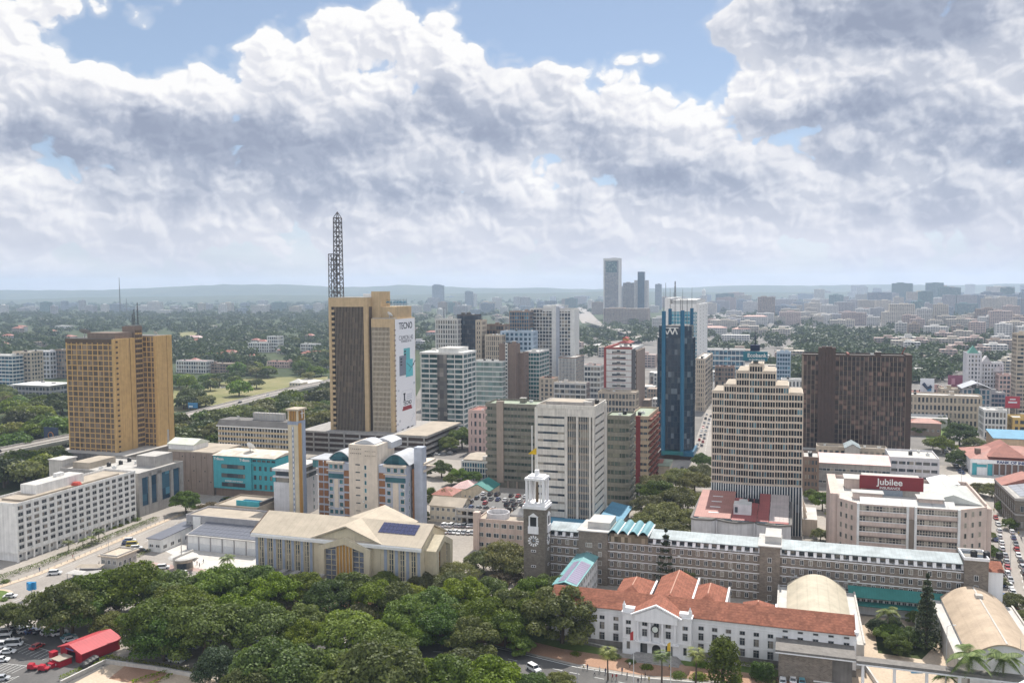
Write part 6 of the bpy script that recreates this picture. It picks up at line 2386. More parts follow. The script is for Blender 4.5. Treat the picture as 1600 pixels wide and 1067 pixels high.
# label, front px left, foot px, front px right, top px, side px or depth m, storeys, front bays, side bays, wall, glass, spandrel, pier, roof
T = [
 ('cream office block of two glazed halves with a recessed middle, right of the phone banner', 659, 668, 724.7, 550, 743.5, 15, 5, 3, 'w1', 'gt', 1.2, .5, 'rp'),
 ('pale office tower with patterned white front left of the black mirror slab', 682, 632, 716, 498, -14, 18, 9, 4, 'w2', 'gd', 1.2, .9, 'rp'),
 ('black mirror glass slab between two pale towers', 716, 631, 743.5, 491.5, -16, 20, 9, 5, 'dk', 'gn', .25, .12, 'rg'),
 ('thin cream tower edge right of the black mirror slab', 744.5, 632, 753, 500, -14, 18, 2, 4, 'b1', 'gd', 1.8, 1.1, 'rp'),
 ('dark brown tower with flat black top behind the cream window grid', 757, 628, 788, 507, -16, 17, 7, 4, 'br', 'gd', 1.0, .4, 'rg'),
 ('cream block with a grid of square dark windows before the brown tower', 759, 634, 784, 523, -14, 14, 8, 4, 'b1', 'gd', 1.1, .9, 'rp'),
 ('pale blue office block with a dark window strip', 783, 632, 832.5, 517, -16, 16, 7, 4, 'bl', 'gb', 1.6, 1.6, 'rp'),
 ('brown topped office tower behind the pale blue block', 797, 606, 827, 486, -18, 20, 8, 4, 'br2', 'gb', .9, .5, 'rg'),
 ('tall pale twin office tower with grey central shaft and white piers', 829, 604, 897, 482, -20, 22, 14, 5, 'w2', 'gd', 1.0, .5, 'rp'),
 ('curved green glass office block with white bands beside the brown slab', 742, 648, 785, 563, -14, 11, 3, 3, 'w1', 'gc', 1.0, .1, 'rp'),
 ('plain brown slab tower with a dotted white stripe', 781, 647, 806, 537, -12, 16, 1, 1, 'br', 'gd', 3.3, 6, 'rg'),
 ('shorter plain brown slab right of the dotted stripe', 807, 646, 819.5, 551, -12, 12, 1, 1, 'br', 'gd', 3.4, 4, 'rg'),
 ('teal glass office block beside the plain brown slabs', 820, 640, 843, 549, 858, 14, 5, 4, 'w1', 'gt2', .8, .2, 'rp'),
 ('square block with fine brown grid front and white corner piers', 873, 612, 899, 558, 912.5, 11, 12, 7, 'br2', 'gd', .9, .6, 'rg'),
 ('low cream block with tall dark slot and reddish roof edge', 843, 646, 865.4, 590, -14, 8, 3, 4, 'b1', 'gd', 1.2, 1.6, 'rm'),
 ('low grey block with ribbon windows right of the slotted cream block', 866, 647, 915.6, 597, -12, 6, 6, 3, 'w2', 'gd', 1.5, .4, 'rb'),
 ('white and dark red tower under a red pagoda crown', 947, 650, 987, 544, 1005, 12, 1, 1, 'w1', 'gd', 2.9, 5.0, 'rp'),
 ('low dark red and cream block below the pagoda tower', 935, 655, 993, 611, -14, 4, 11, 3, 'b1', 'gd', 1.7, .6, 'rb'),
 ('slim cream tower behind the stepped bank tower', 1087, 642, 1101, 560, 1113, 11, 4, 3, 'b1', 'gd', 1.4, .9, 'rp'),
 ('dull brown block behind the left shoulder of the stepped tower', 1117, 630, 1146, 572, -12, 8, 6, 3, 'br2', 'gd', 1.4, .6, 'rm'),
 ('low white block with ribbon windows far behind the stepped tower', 1098, 588, 1162, 545, -20, 5, 10, 4, 'w1', 'gb', 1.5, .4, 'rp'),
 ('grey blue block peeping between stepped tower and brown slab', 1213, 630, 1234, 550, -14, 12, 5, 3, 'bl', 'gb', 1.2, .4, 'rp'),
 ('white block with dark square windows left of the brown slab', 1220, 660, 1254, 592, -12, 6, 6, 3, 'w1', 'gd', 1.7, 1.3, 'rp'),
 ('pinkish hall with red roof left of the olive slab', 733, 706, 761, 640, -20, 5, 4, 3, 'pk', 'gd', 2.2, 1.6, 'rm'),
 ('low block with white fins and blue panes, roof cream, beside the olive slab', 722, 746, 766, 719, -17, 3, 11, 4, 'w1', 'gb', .7, .35, 'rb'),
 ('brown and white banded block under a pale roof beside the stepped tower', 1255, 772, 1278, 713, -16, 5, 4, 3, 'br', 'gd', 1.6, .6, 'rp'),
 ('white lattice block of four storeys behind the red roof sign', 1390, 762, 1466, 713, -24, 4, 6, 4, 'lc', 'gd', 2.3, .6, 'rp'),
 ('long low concrete block at the foot of the brown slab', 1276, 735, 1385, 696, -10, 3, 12, 3, 'b1', 'gd', 2.4, 1.2, 'rb'),
 ('long cream building with a row of square windows under a white roof', 1420, 664, 1533, 616, -16, 4, 18, 3, 'b1', 'gd', 2.0, 1.2, 'rp'),
 ('white balcony block with blue roof tarpaulin beside the long cream building', 1537, 684, 1572, 640, -18, 4, 6, 4, 'w1', 'gd', 1.4, .7, 'rp'),
 ('small yellow building by the white balcony block', 1582, 684, 1640, 652, -16, 3, 6, 4, 'yl', 'gd', 2.0, 1.2, 'rg'),
 ('grey blue glass block with a pitched metal roof', 1503, 654, 1547, 606, -20, 6, 6, 4, 'gy', 'gb', .8, 1.0, 'rp'),
 ('cream block under the dark poster billboard', 1470, 650, 1502, 607, -16, 6, 5, 4, 'b1', 'gd', 1.7, 1.0, 'rb'),
 ('narrow glass block with pale bands beside the red billboard', 1548, 650, 1570, 613, -14, 5, 4, 3, 'gy', 'gb', 1.3, .3, 'rg'),
 ('white tower block under green peaked roof', 1510, 624, 1532, 552, -16, 11, 4, 4, 'lc', 'gd', 1.6, 1.4, 'rp'),
 ('white stepped block next to the green peaked roof', 1532, 624, 1566, 566, -16, 9, 7, 4, 'lc', 'gd', 1.6, 1.2, 'rp'),
 ('cream and dark striped tower cut by the picture edge', 1586, 652, 1640, 521, -16, 20, 5, 4, 'b1', 'gd', 1.3, .4, 'rp'),
 ('pink block beside the brown slab', 1424, 640, 1452, 612, -14, 4, 5, 3, 'pk', 'gd', 1.8, 1.2, 'rm'),
 ('low pale red roofed shop behind the white billboard', 1452, 636, 1474, 605, -14, 4, 4, 3, 'pk', 'gd', 1.9, 1.2, 'rm'),
 ('reddish office block beneath the striped tower', 1560, 628, 1590, 585, -14, 6, 5, 3, 'pk', 'gd', 1.4, .8, 'rm'),
 ('white office block of open bands at the parkland edge', -30, 606, 21, 554, -18, 9, 9, 4, 'w1', 'gb', 1.3, .3, 'rp'),
 ('cream wing joined to the white banded office block', 22, 605, 50, 549, -16, 9, 5, 4, 'b1', 'gd', 1.6, 1.1, 'rp'),
 ('pale lilac block half hidden by parkland trees', 40, 590, 79, 548, -18, 6, 7, 4, 'lc', 'gd', 1.6, 1.0, 'rp'),
 ('small brown block peeping out behind the ochre towers', 88, 590, 116, 546, -16, 7, 6, 3, 'br2', 'gd', 1.4, .8, 'rb'),
 ('low curved concrete hall with white roof in the parkland', 24, 618, 78, 601, -26, 2, 10, 6, 'gy', 'gd', 2.0, .6, 'rp'),
 ('white flats with pink roofs beyond the park', 276, 582, 322, 563, -16, 3, 12, 4, 'w1', 'gd', 1.4, .8, 'rk'),
 ('stepped brown flats above the park', 322, 582, 366, 567, -16, 3, 10, 4, 'br2', 'gd', 1.8, .8, 'rb'),
 ('white villa block with a square tower among trees', 388, 550, 420, 535, -18, 3, 9, 4, 'w1', 'gd', 1.6, 1.2, 'rp'),
 ('tall white part of the villa block among trees', 418, 550, 435, 525, -16, 5, 5, 4, 'w1', 'gd', 1.6, 1.0, 'rp'),
 ('flat roofed white house left of the tan twin tower', 470, 552, 493, 537, -18, 3, 6, 4, 'w1', 'gd', 1.7, .8, 'rp'),
 ('rust roofed long house in the park trees', 418, 574, 452, 564, -14, 2, 9, 4, 'pk', 'gd', 1.8, 1.0, 'rm'),
 ('white low hospital block below the dark brown slab top', 1150, 620, 1222, 600, -16, 3, 12, 3, 'w1', 'gd', 1.7, .8, 'rp'),
 ('white gallery block beyond the pagoda tower', 913, 622, 938, 570, -16, 6, 5, 4, 'w1', 'gd', 2.0, .4, 'rm'),
]
BLK = {}
for i, (lab, a, b, c, e, s, nf, nF, nS, wl, g_, sp, pi_, rf) in enumerate(T):
 o, w, d, h = place(a, b, c, e, depth=-s if s < 0 else None, side=None if s < 0 else s)
 nm, ct = ('office_tower', 'office tower') if nf >= 15 else ('office_block', 'office building')
 if any(k in lab for k in ('house', 'flats', 'villa', 'hall', 'shop')):
  nm, ct = 'building', 'building'
 fh = h / nf
 BLK[lab] = (tower(nm, lab, ct, o, w, d, h, nf, nF, nS, M_(wl), M_(g_), pier=min(pi_, w / nF * .7), sp=min(sp, fh * .8), po=.3 if pi_ > .3 else .12, so=.2,
      mp=M_('w1') if 'white piers' in lab or 'white corner' in lab else None, roof=M_(rf), clut=3, seed=i + 30, para=min(1.0, h * .08)), o, w, d, h)


def on(key):
 for k in BLK:
  if key in k:
   return BLK[k]


# features that make some of them recognisable
r, o, w, d, h = on('two glazed halves')
MB().box(w * .40, w * .62, -1.0, .8, 0, h - .5, 0).build('bay_shaft', [glass('glass_recess', (.07, .07, .07), (.3, .28, .25), .3)], r)
MB().box(w * .38, w * .86, 3, d - 3, h, h + 3.2, 0, 1).box(-.6, w + .6, -1.1, d + .5, h - 1.6, h + .1, 0).build('penthouse', [M_('w1'), M_('rp')], r)
r, o, w, d, h = on('pale twin')
m = MB()
for a, c, up, q in ((.50, .60, 4, 0), (.60, .68, 2, 1), (.92, 1.02, -1, 0), (.30, .52, 3.2, 0), (.68, .93, -.5, 0)):
 m.box(w * a, w * c, -1.2 if a != .30 and a != .68 else -.1, d, 0 if c - a < .15 else h - 3, h + up, q)
m.build('white_piers', [M_('w1'), M_('grey_blue')], r)
r, o, w, d, h = on('pagoda crown')
m = MB().box(-1.8, .2, -.6, d, 0, h + .8, 0).box(w - .2, w + .5, -.5, d * .25, 0, h - 1, 2).box(w + .4, w + 1.4, d * .3, d + 1, 0, h - 3, 3).box(-1.8, w + .5, -.6, .4, h - .6, h + .9, 0)
for k in range(12):
 m.box(0, w, -.55, .1, h * k / 12, h * k / 12 + .3, 0)
 m.box(w * .42, w * .54, -.5, .1, h * (k + .4) / 12, h * (k + .68) / 12, 1)
m.build('red_trim', [M_('rd'), gl_dark, M_('dk'), M_('br2')], r)
zc = ZAT(o, 538)
MB().cyl(w * .52, d * .5, h, zc, 1.6, 1, 10).hip(w * .28, w * .76, d * .3, d * .7, zc, zc + 2.4, 0, .6, 1.9).box(w * .44, w * .60, d * .42, d * .58, zc + 2, zc + 3.6, 2).hip(w * .42, w * .62, d * .40, d * .60, zc + 3.6, zc + 5, 0, .3, .9).build('pagoda_crown', [M_('rd'), M_('w1'), M_('yl')], r)
r, o, w, d, h = on('dotted white stripe')
m = MB().box(w * .38, w * .52, -.75, 0, 0, h + .5, 0)
for k in range(20):
 m.box(w * .40, w * .50, -.85, -.76, h * k / 20 + 1, h * k / 20 + 2.5, 1)
m.build('dotted_stripe', [M_('w1'), gl_dark], r)
r, o, w, d, h = on('green peaked')
MB().hip(w * .1, w * .8, 1, 11, h, h + 7, 0, .4).box(-1.0, -.3, -.3, d, 0, h + 1, 1).build('peaked_roof', [seam('roof_green', (.12, .30, .24), .8), M_('lc')], r)
r, o, w, d, h = on('white stepped block')
MB().gable(w * .0, w * .45, -1, 8, h, h + 6, 0, axis='y', wall=0).gable(w * .5, w * .95, -2, 8, h - 8, h - 2, 0, axis='y', wall=0).build('gable', [M_('lc')], r)
r, o, w, d, h = on('pitched metal roof')
MB().gable(-.5, w + .5, -1, d, h, h + 4.5, 0, axis='y').box(w * .42, w * .58, -1.2, 0, 0, h, 1).build('pitched_roof', [M_('roof_metal'), M_('glass_teal')], r)
r, o, w, d, h = on('beside the olive slab')
r, o, w, d, h = on('white fins and blue')
MB().gable(0, w, 3, d + 8, h + .2, h + 1.4, 0, axis='x').build('pitched_roof', [M_('rb')], r)
r, o, w, d, h = on('low curved concrete')
MB().box(-3, w + 3, -3, d + 2, h, h + .6, 0).build('roof_slab', [M_('w1')], r)


def simple(name, label, cat, pxl, pyf, pxr, pyt, depth, wall, roof, kind='gable', rise=2.5, axis='x', win=None, yaw=YAW, rows=1):
 """small building with a pitched roof and windows"""
 o, w, d, h = place(pxl, pyf, pxr, pyt, depth=depth, yaw=yaw)
 root = empty(name, (o.x, o.y, 0), yaw, label, cat)
 MB().box(0, w, 0, d, 0, h, 0).build('wall', [wall], root)
 r = MB()
 if kind == 'gable':
  r.gable(0, w, 0, d, h + .05, h + rise, 0, axis=axis, wall=1)
 elif kind == 'hip':
  r.hip(0, w, 0, d, h, h + rise, 0)
 elif kind == 'shed':
  r.extr([(-.6, h + .05), (d + .4, h + rise), (d + .4, h + rise - .25), (-.6, h - .2)], -.5, w + .5, 0)
  r.extr([(.1, h - .1), (d, h - .1), (d, h + rise - .3)], .1, w - .1, 1)
 else:
  parapet(r, -.1, w + .1, -.1, d + .1, h, .8, .3, 1, 0)
 r.build('roof', [roof, wall], root)
 if win:
  W = Windows(root)
  n, ww, wh = win
  me = window_mesh(ww, wh, gl_dark, M_('frame_white'), 1)
  for k in range(rows):
   for j in range(n):
    W.add(me, w * (j + .5) / n, -.02, (k + .35) * h / rows)
  W.done()
 return root, o, w, d, h


rm, rk, rp, rb = M_('rm'), M_('rk'), M_('rp'), M_('rb')
simple('hall', 'hall with a long sloping pink sheet roof behind the roof sign', 'building', 1279, 760, 1390, 722, 13, M_('concrete'), rk, 'shed', 3.0, win=(9, 4, 1.4), rows=2)
simple('building', 'small grey gabled plant house above the pink sheet roof', 'building', 1320, 742, 1343, 699, 14, M_('concrete_pale'), M_('roof_teal'), 'gable', 2.2, 'y')
simple('house', 'pinkish tiled house with hipped roof beside the car park deck', 'house', 706, 782, 741, 762, 13, M_('plaster_cream'), rk, 'hip', 3, win=(4, 1.2, 1.2))
simple('house', 'house with a green and rust sheet roof by the car park deck', 'house', 728, 784, 764, 764, 16, M_('plaster_cream'), M_('roof_jade'), 'gable', 3.0, 'y', win=(3, 1.2, 1.2))
simple('house', 'cream shop row with rusty roof below the tall dark trees', 'house', 672, 814, 722, 788, 12, M_('plaster_cream'), rb, 'gable', 2.6, win=(6, 1.4, 1.5), rows=2)
simple('house', 'tiled rear hall with rust roof near the lime trees', 'house', 676, 800, 706, 772, 12, M_('plaster_cream'), rm, 'hip', 2.6)
simple('hall', 'cream hall with bright blue sheet roof near the bank', 'building', 1552, 706, 1640, 684, 22, paint('hall_peach', (.58, .42, .27)), M_('roof_blue_sheet'), 'shed', 2.4, win=(5, 1.2, 1))
simple('house', 'low brown veranda house with red roof in front of the long cream building', 'house', 1421, 680, 1470, 660, 12, M_('br2'), rm, 'hip', 2.6, win=(6, 1.4, 1.6))
simple('hall', 'white sheet roofed hall behind the veranda house', 'building', 1421, 668, 1480, 652, 14, M_('w2'), rp, 'gable', 2, win=None)
simple('kiosk', 'small red roofed kiosk by the tree below the brown slab', 'house', 1000, 738, 1034, 722, 10, M_('plaster_cream'), rm, 'gable', 1.6)
simple('kiosk', 'low green roofed shelter near the planted balcony block', 'house', 1028, 742, 1046, 727, 12, M_('plaster_cream'), M_('roof_moss'), 'shed', 1.4)
for k, (a, b, c, e, lab) in enumerate(((452, 604, 470, 598, 'low white shed with parked vehicles by the pale sports ground'), (470, 562, 502, 552, 'orange tiled villa beside the tan twin tower'), (285, 536, 312, 527, 'pale pink villa roof beside the dry lawn'),
          (345, 560, 368, 551, 'rust roofed villa above the stepped brown flats'), (384, 566, 398, 556, 'small turreted house with a red roof in the park'), (1420, 590, 1452, 580, 'cream lodge in the wood behind the brown slab'))):
 simple('house', lab, 'house', a, b, c, e, 14, M_('plaster_cream'), (rp, rm, rk, rm, rm, rp)[k], 'hip', 4, win=(4, 2, 2))


def bank_building():
 root, o, w, d, h = simple('bank', 'white fronted bank with dark red hipped roofs and lettering over its columns', 'bank', 1516, 741, 1660, 716, 34, M_('hall_white'), rm, 'hip', 5.5)
 b = MB()
 n = 11
 for k in range(n + 1):
  x = w * (.25 + .75 * k / n)
  b.box(x - .35, x + .35, -.7, 0, 0, h - 2.2, 0)
  if k < n:
   b.box(x + .36, x + w * .75 / n - .36, -.1, -.01, .6, h - 2.3, 1)
 b.box(-.3, w, -1.0, -.02, h - 2.2, h - .2, 2)
 b.build('columns', [M_('gy'), paint('bank_brown', (.17, .105, .085)), M_('hall_white')], root)
 MB().box(w * .02, w * .07, -.3, -.01, 0, h - 2.3, 0).box(w * .19, w * .245, -.3, -.01, 0, h - 2.6, 0).box(w * .07, w * .18, -.25, -.01, h * .5, h * .66, 0).build('turquoise_door', [M_('turquoise')], root)
 sign_text('BANK OF INDIA', 2.0, plain('sign_navy', (.03, .05, .16)), root, (w * .47, -1.1, h - 1.25), 0, name='sign_lettering', bold=.08, sx=1.15)
 MB().hip(w * .2, w * .62, -.2, d * .9, h + 1.5, h + 8.2, 0, .2).build('upper_roof', [rm], root)
 MB().box(w * .08, w * .14, 7, 10, h + 1, h + 4.4, 0).build('chimney', [M_('br')], root)


def stone_block():
 u, dd = axes(YAW)
 o = G(1586, 828)
 L = along(o, dd, 1555, 8)
 w, h = 44.0, ZAT(o, 779)
 root = empty('stone_building', (o.x, o.y, 0), YAW, 'grey brown stone building with solar panels on its roof beside the car filled street', 'building')
 b = MB().box(0, w, 0, L, 0, h, 0)
 b.box(-.5, w + .5, -.5, L + .5, h - .8, h + .3, 1)
 b.box(-.35, w, -.35, L, h * .48, h * .52, 1)
 for k in range(11):
  y = L * (k + .5) / 11
  b.box(-.3, 0, y + L / 22 - .35, y + L / 22 + .35, 0, h - .8, 0)
 b.build('wall', [M_('tower_stone'), M_('concrete')], root)
 W = Windows(root)
 me = window_mesh(1.3, 2.6, gl_dark, M_('frame_grey'), 1)
 for k in range(2):
  for j in range(11):
   W.add(me, -.02, L * (j + .5) / 11, 1.2 + k * h * .5, -math.pi / 2)
  for j in range(9):
   W.add(me, w * (j + .5) / 9, -.02, 1.2 + k * h * .5)
 W.done()
 r = MB().extr([(1, h + .3), (w * .4, h + 3.6), (w - 1, h + .3)], 1, L * .62, 0, axis='y')
 r.extr([(-.4, h + .3), (11, h + 4.6), (22, h + .3)], L * .64, L + .4, 1, axis='y')
 r.build('roof', [M_('roof_grey'), rm], root)
 s = MB()
 for i in range(4):
  for j in range(5):
   y = 2 + j * L * .115
   x = 2 + i * 3.6
   k = 3.3 / (w * .4 - 1)
   s.extr([(x, h + .42 + k * (x - 1)), (x + 3.4, h + .42 + k * (x + 2.4)), (x + 3.4, h + .5 + k * (x + 2.4)), (x, h + .5 + k * (x - 1))], y, y + L * .108, 0, axis='y')
 s.build('solar_panel_array', [plain('solar_pale', (.30, .31, .34), .3)], root)


def drum_house():
 root, o, w, d, h = simple('office_block', 'cream building with a round walled roof terrace before the clock tower', 'office building', 746, 858, 818, 812, 17, M_('rose_plaster'), M_('rb'), 'flat', win=(6, 2.2, 1.8), rows=3)
 MB().box(-1.5, 1.0, -.8, 2, 0, h + 3.2, 0).build('corner_tower', [M_('rose_plaster')], root)
 b = MB()
 n = 18
 for k in range(n):
  a, c = 2 * math.pi * k / n, 2 * math.pi * (k + 1) / n
  b.fr = None
  q = lambda t, r: (7 + r * math.cos(t), 6 + r * math.sin(t))
  b.prism([q(a, 4.3), q(c, 4.3), q(c, 4.7), q(a, 4.7)], h, h + 2.4, 0)
 b.hip(11, w - 3, 9, d - 1, h + .8, h + 3.4, 1, .3).box(11, w - 3, 9, d - 1, h, h + .8, 0)
 b.build('roof_drum', [M_('lc'), M_('roof_grey')], root)
 MB().cyl(7, 6, h + .15, h + 1.0, 2.2, 0, 16, .3).build('dome', [M_('w1')], root)
 for k in range(5):
  link('water_tank', TANK, root, (w * .45 + k * 2.6, d - 2.2, h + .5))


def car_deck():
 u, dd = axes(YAW)
 o = G(712, 818)
 w = along(o, u, 822, 6)
 d = 36.0
 root = empty('parking_deck', (o.x, o.y, 0), YAW, 'two level concrete parking deck full of cars below the olive slab', 'car park')
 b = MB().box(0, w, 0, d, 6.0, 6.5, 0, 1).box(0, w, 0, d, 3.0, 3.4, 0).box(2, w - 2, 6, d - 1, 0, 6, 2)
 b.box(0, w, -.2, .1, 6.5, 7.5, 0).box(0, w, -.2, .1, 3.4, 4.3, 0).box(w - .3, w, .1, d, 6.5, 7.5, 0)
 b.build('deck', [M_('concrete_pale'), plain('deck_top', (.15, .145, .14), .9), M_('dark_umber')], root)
 for k in range(7):
  x = w * k / 6
  MB().box(x - .35, x + .35, .1, .8, 0, 6, 0).build('column', [M_('concrete_pale')], root)
 return o, w, d


bank_building(); stone_block(); drum_house(); DECK = car_deck()


def forecourt_buildings():
 # long white range with solar roof and shutters, below the grey window strip building
 root, o, w, d, h = simple('garage_row', 'long white garage range with solar panelled roof on the pale forecourt', 'building', 293, 858, 404, 835, 13, M_('plaster_white'), M_('roof_grey'), 'shed', 2.2)
 b = MB()
 for k in range(6):
  b.box(w * k / 6 + .4, w * (k + 1) / 6 - .4, -.08, -.01, .1, 2.9, 0)
  b.box(w * k / 6 - .2, w * k / 6 + .2, -.25, -.009, 0, h - .4, 1)
 b.build('roller_shutters', [plain('shutter', (.60, .61, .62)), M_('gy')], root)
 s = MB()
 k_ = 2.25 / (d + 1)
 for i in range(17):
  for j in range(4):
   x, y = .3 + i * w / 17.2, .2 + j * 3.1
   z = h + .05 + k_ * (y + .6) + .1
   s.extr([(y, z), (y + 2.9, z + 2.9 * k_), (y + 2.9, z + 2.9 * k_ + .08), (y, z + .08)], x, x + w / 17.2 - .12, 0)
 s.build('solar_panel_array', [plain('solar_grey', (.16, .165, .19), .3)], root)
 root, o, w, d, h = simple('office_block', 'low grey building with a strip of small windows behind the solar garage range', 'office building', 292, 842, 410, 806, 15, M_('gy'), M_('rb'), 'flat', win=(26, .9, 1.3), rows=2)
 MB().box(w * .10, w * .2, -.5, 1, 0, h + .2, 0).build('white_bay', [M_('plaster_white')], root)
 root, o, w, d, h = simple('pool_house', 'flat roofed court building with turquoise inner wall beside the flowering bush', 'building', 336, 812, 402, 790, 20, M_('rb'), M_('rb'), 'flat')
 MB().box(w * .42, w * .96, 3, 3.4, h, h + 2.6, 0).box(w * .95, w, 3.4, d - 1, h, h + 2.4, 1).box(w * .3, w * .9, 8, 14, h + .13, h + .3, 2).build('turquoise_wall', [M_('turquoise'), M_('dk'), plain('pool_blue', (.02, .10, .17), .2)], root)
 root, o, w, d, h = simple('gatehouse', 'white shed with solar panels next to the striped entrance road', 'building', 232, 861, 252, 840, 22, M_('plaster_white'), M_('solar_grey'), 'shed', 1.0, win=(2, 2, 1.2))
 W = Windows(root)
 for j in range(5):
  W.add(window_mesh(2.2, 1.5, gl_dark, M_('frame_white'), 1), w + .02, d * (j + .5) / 5, 1.2, math.pi / 2)
 W.done()
 root, o, w, d, h = simple('gatehouse', 'flat roofed guard house with dark windows at the forecourt entrance', 'building', 158, 886, 184, 868, 10, M_('concrete_pale'), M_('rp'), 'flat', win=(3, 1.4, 1.6))
 MB().box(-.8, w + .8, -.8, d + .8, h - .2, h + .25, 0).build('roof_slab', [M_('b1')], root)
 W = Windows(root)
 for j in range(4):
  W.add(window_mesh(1.5, 1.6, gl_dark, M_('frame_white'), 1), w + .02, d * (j + .5) / 4, 1.0, math.pi / 2)
 W.done()
 # round kiosk with a boat shaped roof
 c = G(287, 889)
 root = empty('round_kiosk', c, YAW, 'round glazed kiosk under a wide curling concrete roof on the forecourt', 'kiosk')
 MB().cyl(0, 0, 0, .9, 3.6, 0, 18).cyl(0, 0, 3.2, 3.7, 3.6, 0, 18).build('wall', [M_('b1')], root)
 MB().cyl(0, 0, .9, 3.2, 3.4, 0, 18).build('glazing', [gl_dark], root)
 b = MB()
 b.cyl(0, 0, 3.7, 4.9, 3.8, 0, 22, 5.4).cyl(0, 0, 4.9, 5.3, 5.4, 1, 22, 4.6)
 b.extr([(-.25, 3.2), (.25, 3.2), (.25, 6.0), (-.25, 6.0)], -5.6, 5.6, 0, axis='y').cyl(0, -1, 5.3, 13, .2, 0, 8, .12)
 b.extr([(3.4, 4.6), (7.0, 5.2), (5.0, 3.4)], -.3, .3, 0, axis='y')
 b.build('roof', [M_('concrete_pale'), M_('rp')], root)
 # low white canopy before the trees
 root, o, w, d, h = simple('canopy', 'long white walkway canopy half hidden by the dark trees', 'canopy', 150, 920, 215, 915, 5, M_('gy'), rp, 'flat')


forecourt_buildings()


def billboard(pxl, pyb, pxr, pyt, foot, label, cols, name='billboard'):
 o, w, _, h1 = place(pxl, foot, pxr, pyt, depth=1)
 z0 = ZAT(o, pyb)
 root = empty(name, (o.x, o.y, 0), YAW, label, 'billboard')
 MB().box(0, w, 0, .5, z0, h1, 0).box(-.2, w + .2, .05, .6, z0 - .3, z0, 1).build('panel', [cols[0], M_('steel_dark')], root)
 for x in (w * .2, w * .8):
  MB().box(x - .25, x + .25, .1, .6, 0, z0 - .31, 0).build('post', [M_('steel_dark')], root)
 return root, o, w, z0, h1


bw = plain('bill_white', (.72, .73, .76)); bd = plain('bill_navy', (.03, .05, .10)); brd = plain('bill_red', (.42, .03, .05)); bbl = plain('bill_blue', (.05, .22, .42)); bmg = plain('bill_plum', (.24, .08, .13))
r, o, w, a, c = billboard(1437, 617, 1459, 591, 640, 'white billboard with a dark watch shape and blue foot beside the brown slab', [bw])
MB().tube([(w * .2, -.1, a + (c - a) * .7), (w * .5, -.1, a + (c - a) * .42), (w * .8, -.1, a + (c - a) * .55)], 1.5, 0, 6).box(w * .5, w * .8, -.2, -.02, a + (c - a) * .25, a + (c - a) * .5, 1).build('picture', [bd, bbl], r)
MB().box(.2, w - .2, .2, 5, 4, a - .4, 0).build('blue_base', [bbl], r)
r, o, w, a, c = billboard(1480, 610, 1503, 586, 640, 'dark plum poster billboard on the roof of the cream block', [bmg])
MB().box(w * .1, w * .9, -.1, -.01, a + (c - a) * .1, a + (c - a) * .25, 0).cyl(w * .35, -.3, a + (c - a) * .4, a + (c - a) * .8, 1.6, 0, 8).build('picture', [plain('bill_rose', (.45, .22, .28))], r)
r, o, w, a, c = billboard(1570, 637, 1593, 619, 655, 'red billboard with white lettering by the striped tower', [brd])
MB().box(w * .2, w * .8, -.1, -.01, a + (c - a) * .42, a + (c - a) * .56, 0).box(w * .3, w * .7, -.1, -.01, a + (c - a) * .7, a + (c - a) * .8, 0).build('picture', [bw], r)
r, o, w, a, c = billboard(294, 637, 309, 629, 645, 'small blue billboard beside the elevated road', [bbl])
MB().box(w * .1, w * .5, -.1, -.01, a + .6, a + 2, 0).build('picture', [bw], r)
r, o, w, a, c = billboard(69, 686, 91, 667, 692, 'dark billboard with an orange ring beside the elevated road', [bd])
me = bpy.data.meshes.new('ring')
b = MB().tube([(w * .5 + 2.2 * math.cos(t * math.pi / 8), -.15, a + 3 + 2.2 * math.sin(t * math.pi / 8)) for t in range(17)], .4, 0, 5)
b.build('picture', [plain('bill_orange', (.45, .20, .08))], r)

# elevated road across the parkland and the far motorway
def elevated(pts, z, w, name, label):
 P = [G(px, py, z) for px, py in pts]
 c = P[0]
 root = empty(name, (c.x, c.y, 0), 0, label, 'flyover')
 def ribbon(nm, off, ww, z0, z1, mat):
  mb = MB()
  rows = []
  for i, p in enumerate(P):
   t = P[min(i + 1, len(P) - 1)] - P[max(i - 1, 0)]
   n = Vector((-t.y, t.x, 0)).normalized()
   q = p - c + n * off
   a, b2 = q + n * ww / 2, q - n * ww / 2
   rows.append(((a.x, a.y), (b2.x, b2.y)))
  for (a, b2), (a2, b3) in zip(rows, rows[1:]):
   mb.face([(*b2, z1), (*b3, z1), (*a2, z1), (*a, z1)])
   mb.face([(*b2, z0), (*a, z0), (*a2, z0), (*b3, z0)])
   mb.face([(*b2, z0), (*b3, z0), (*b3, z1), (*b2, z1)])
   mb.face([(*a2, z0), (*a, z0), (*a, z1), (*a2, z1)])
  mb.build(nm, [M_(mat)], root)
 ribbon('deck', 0, w, z - 1.4, z, 'asphalt_pale')
 ribbon('parapet', w / 2 - .2, .4, z + .002, z + 1.2, 'concrete_pale')
 ribbon('parapet', -w / 2 + .2, .4, z + .002, z + 1.2, 'concrete_pale')
 ribbon('median', 0, .5, z + .002, z + .8, 'concrete_pale')
 for i in range(0, len(P) - 1):
  for f in (.2, .7):
   q = P[i].lerp(P[i + 1], f) - c
   MB().box(-1.2, 1.2, -1, 1, 0, z - 1.41, 0).build('pier', [M_('concrete')], root, (q.x, q.y, 0))
 return P


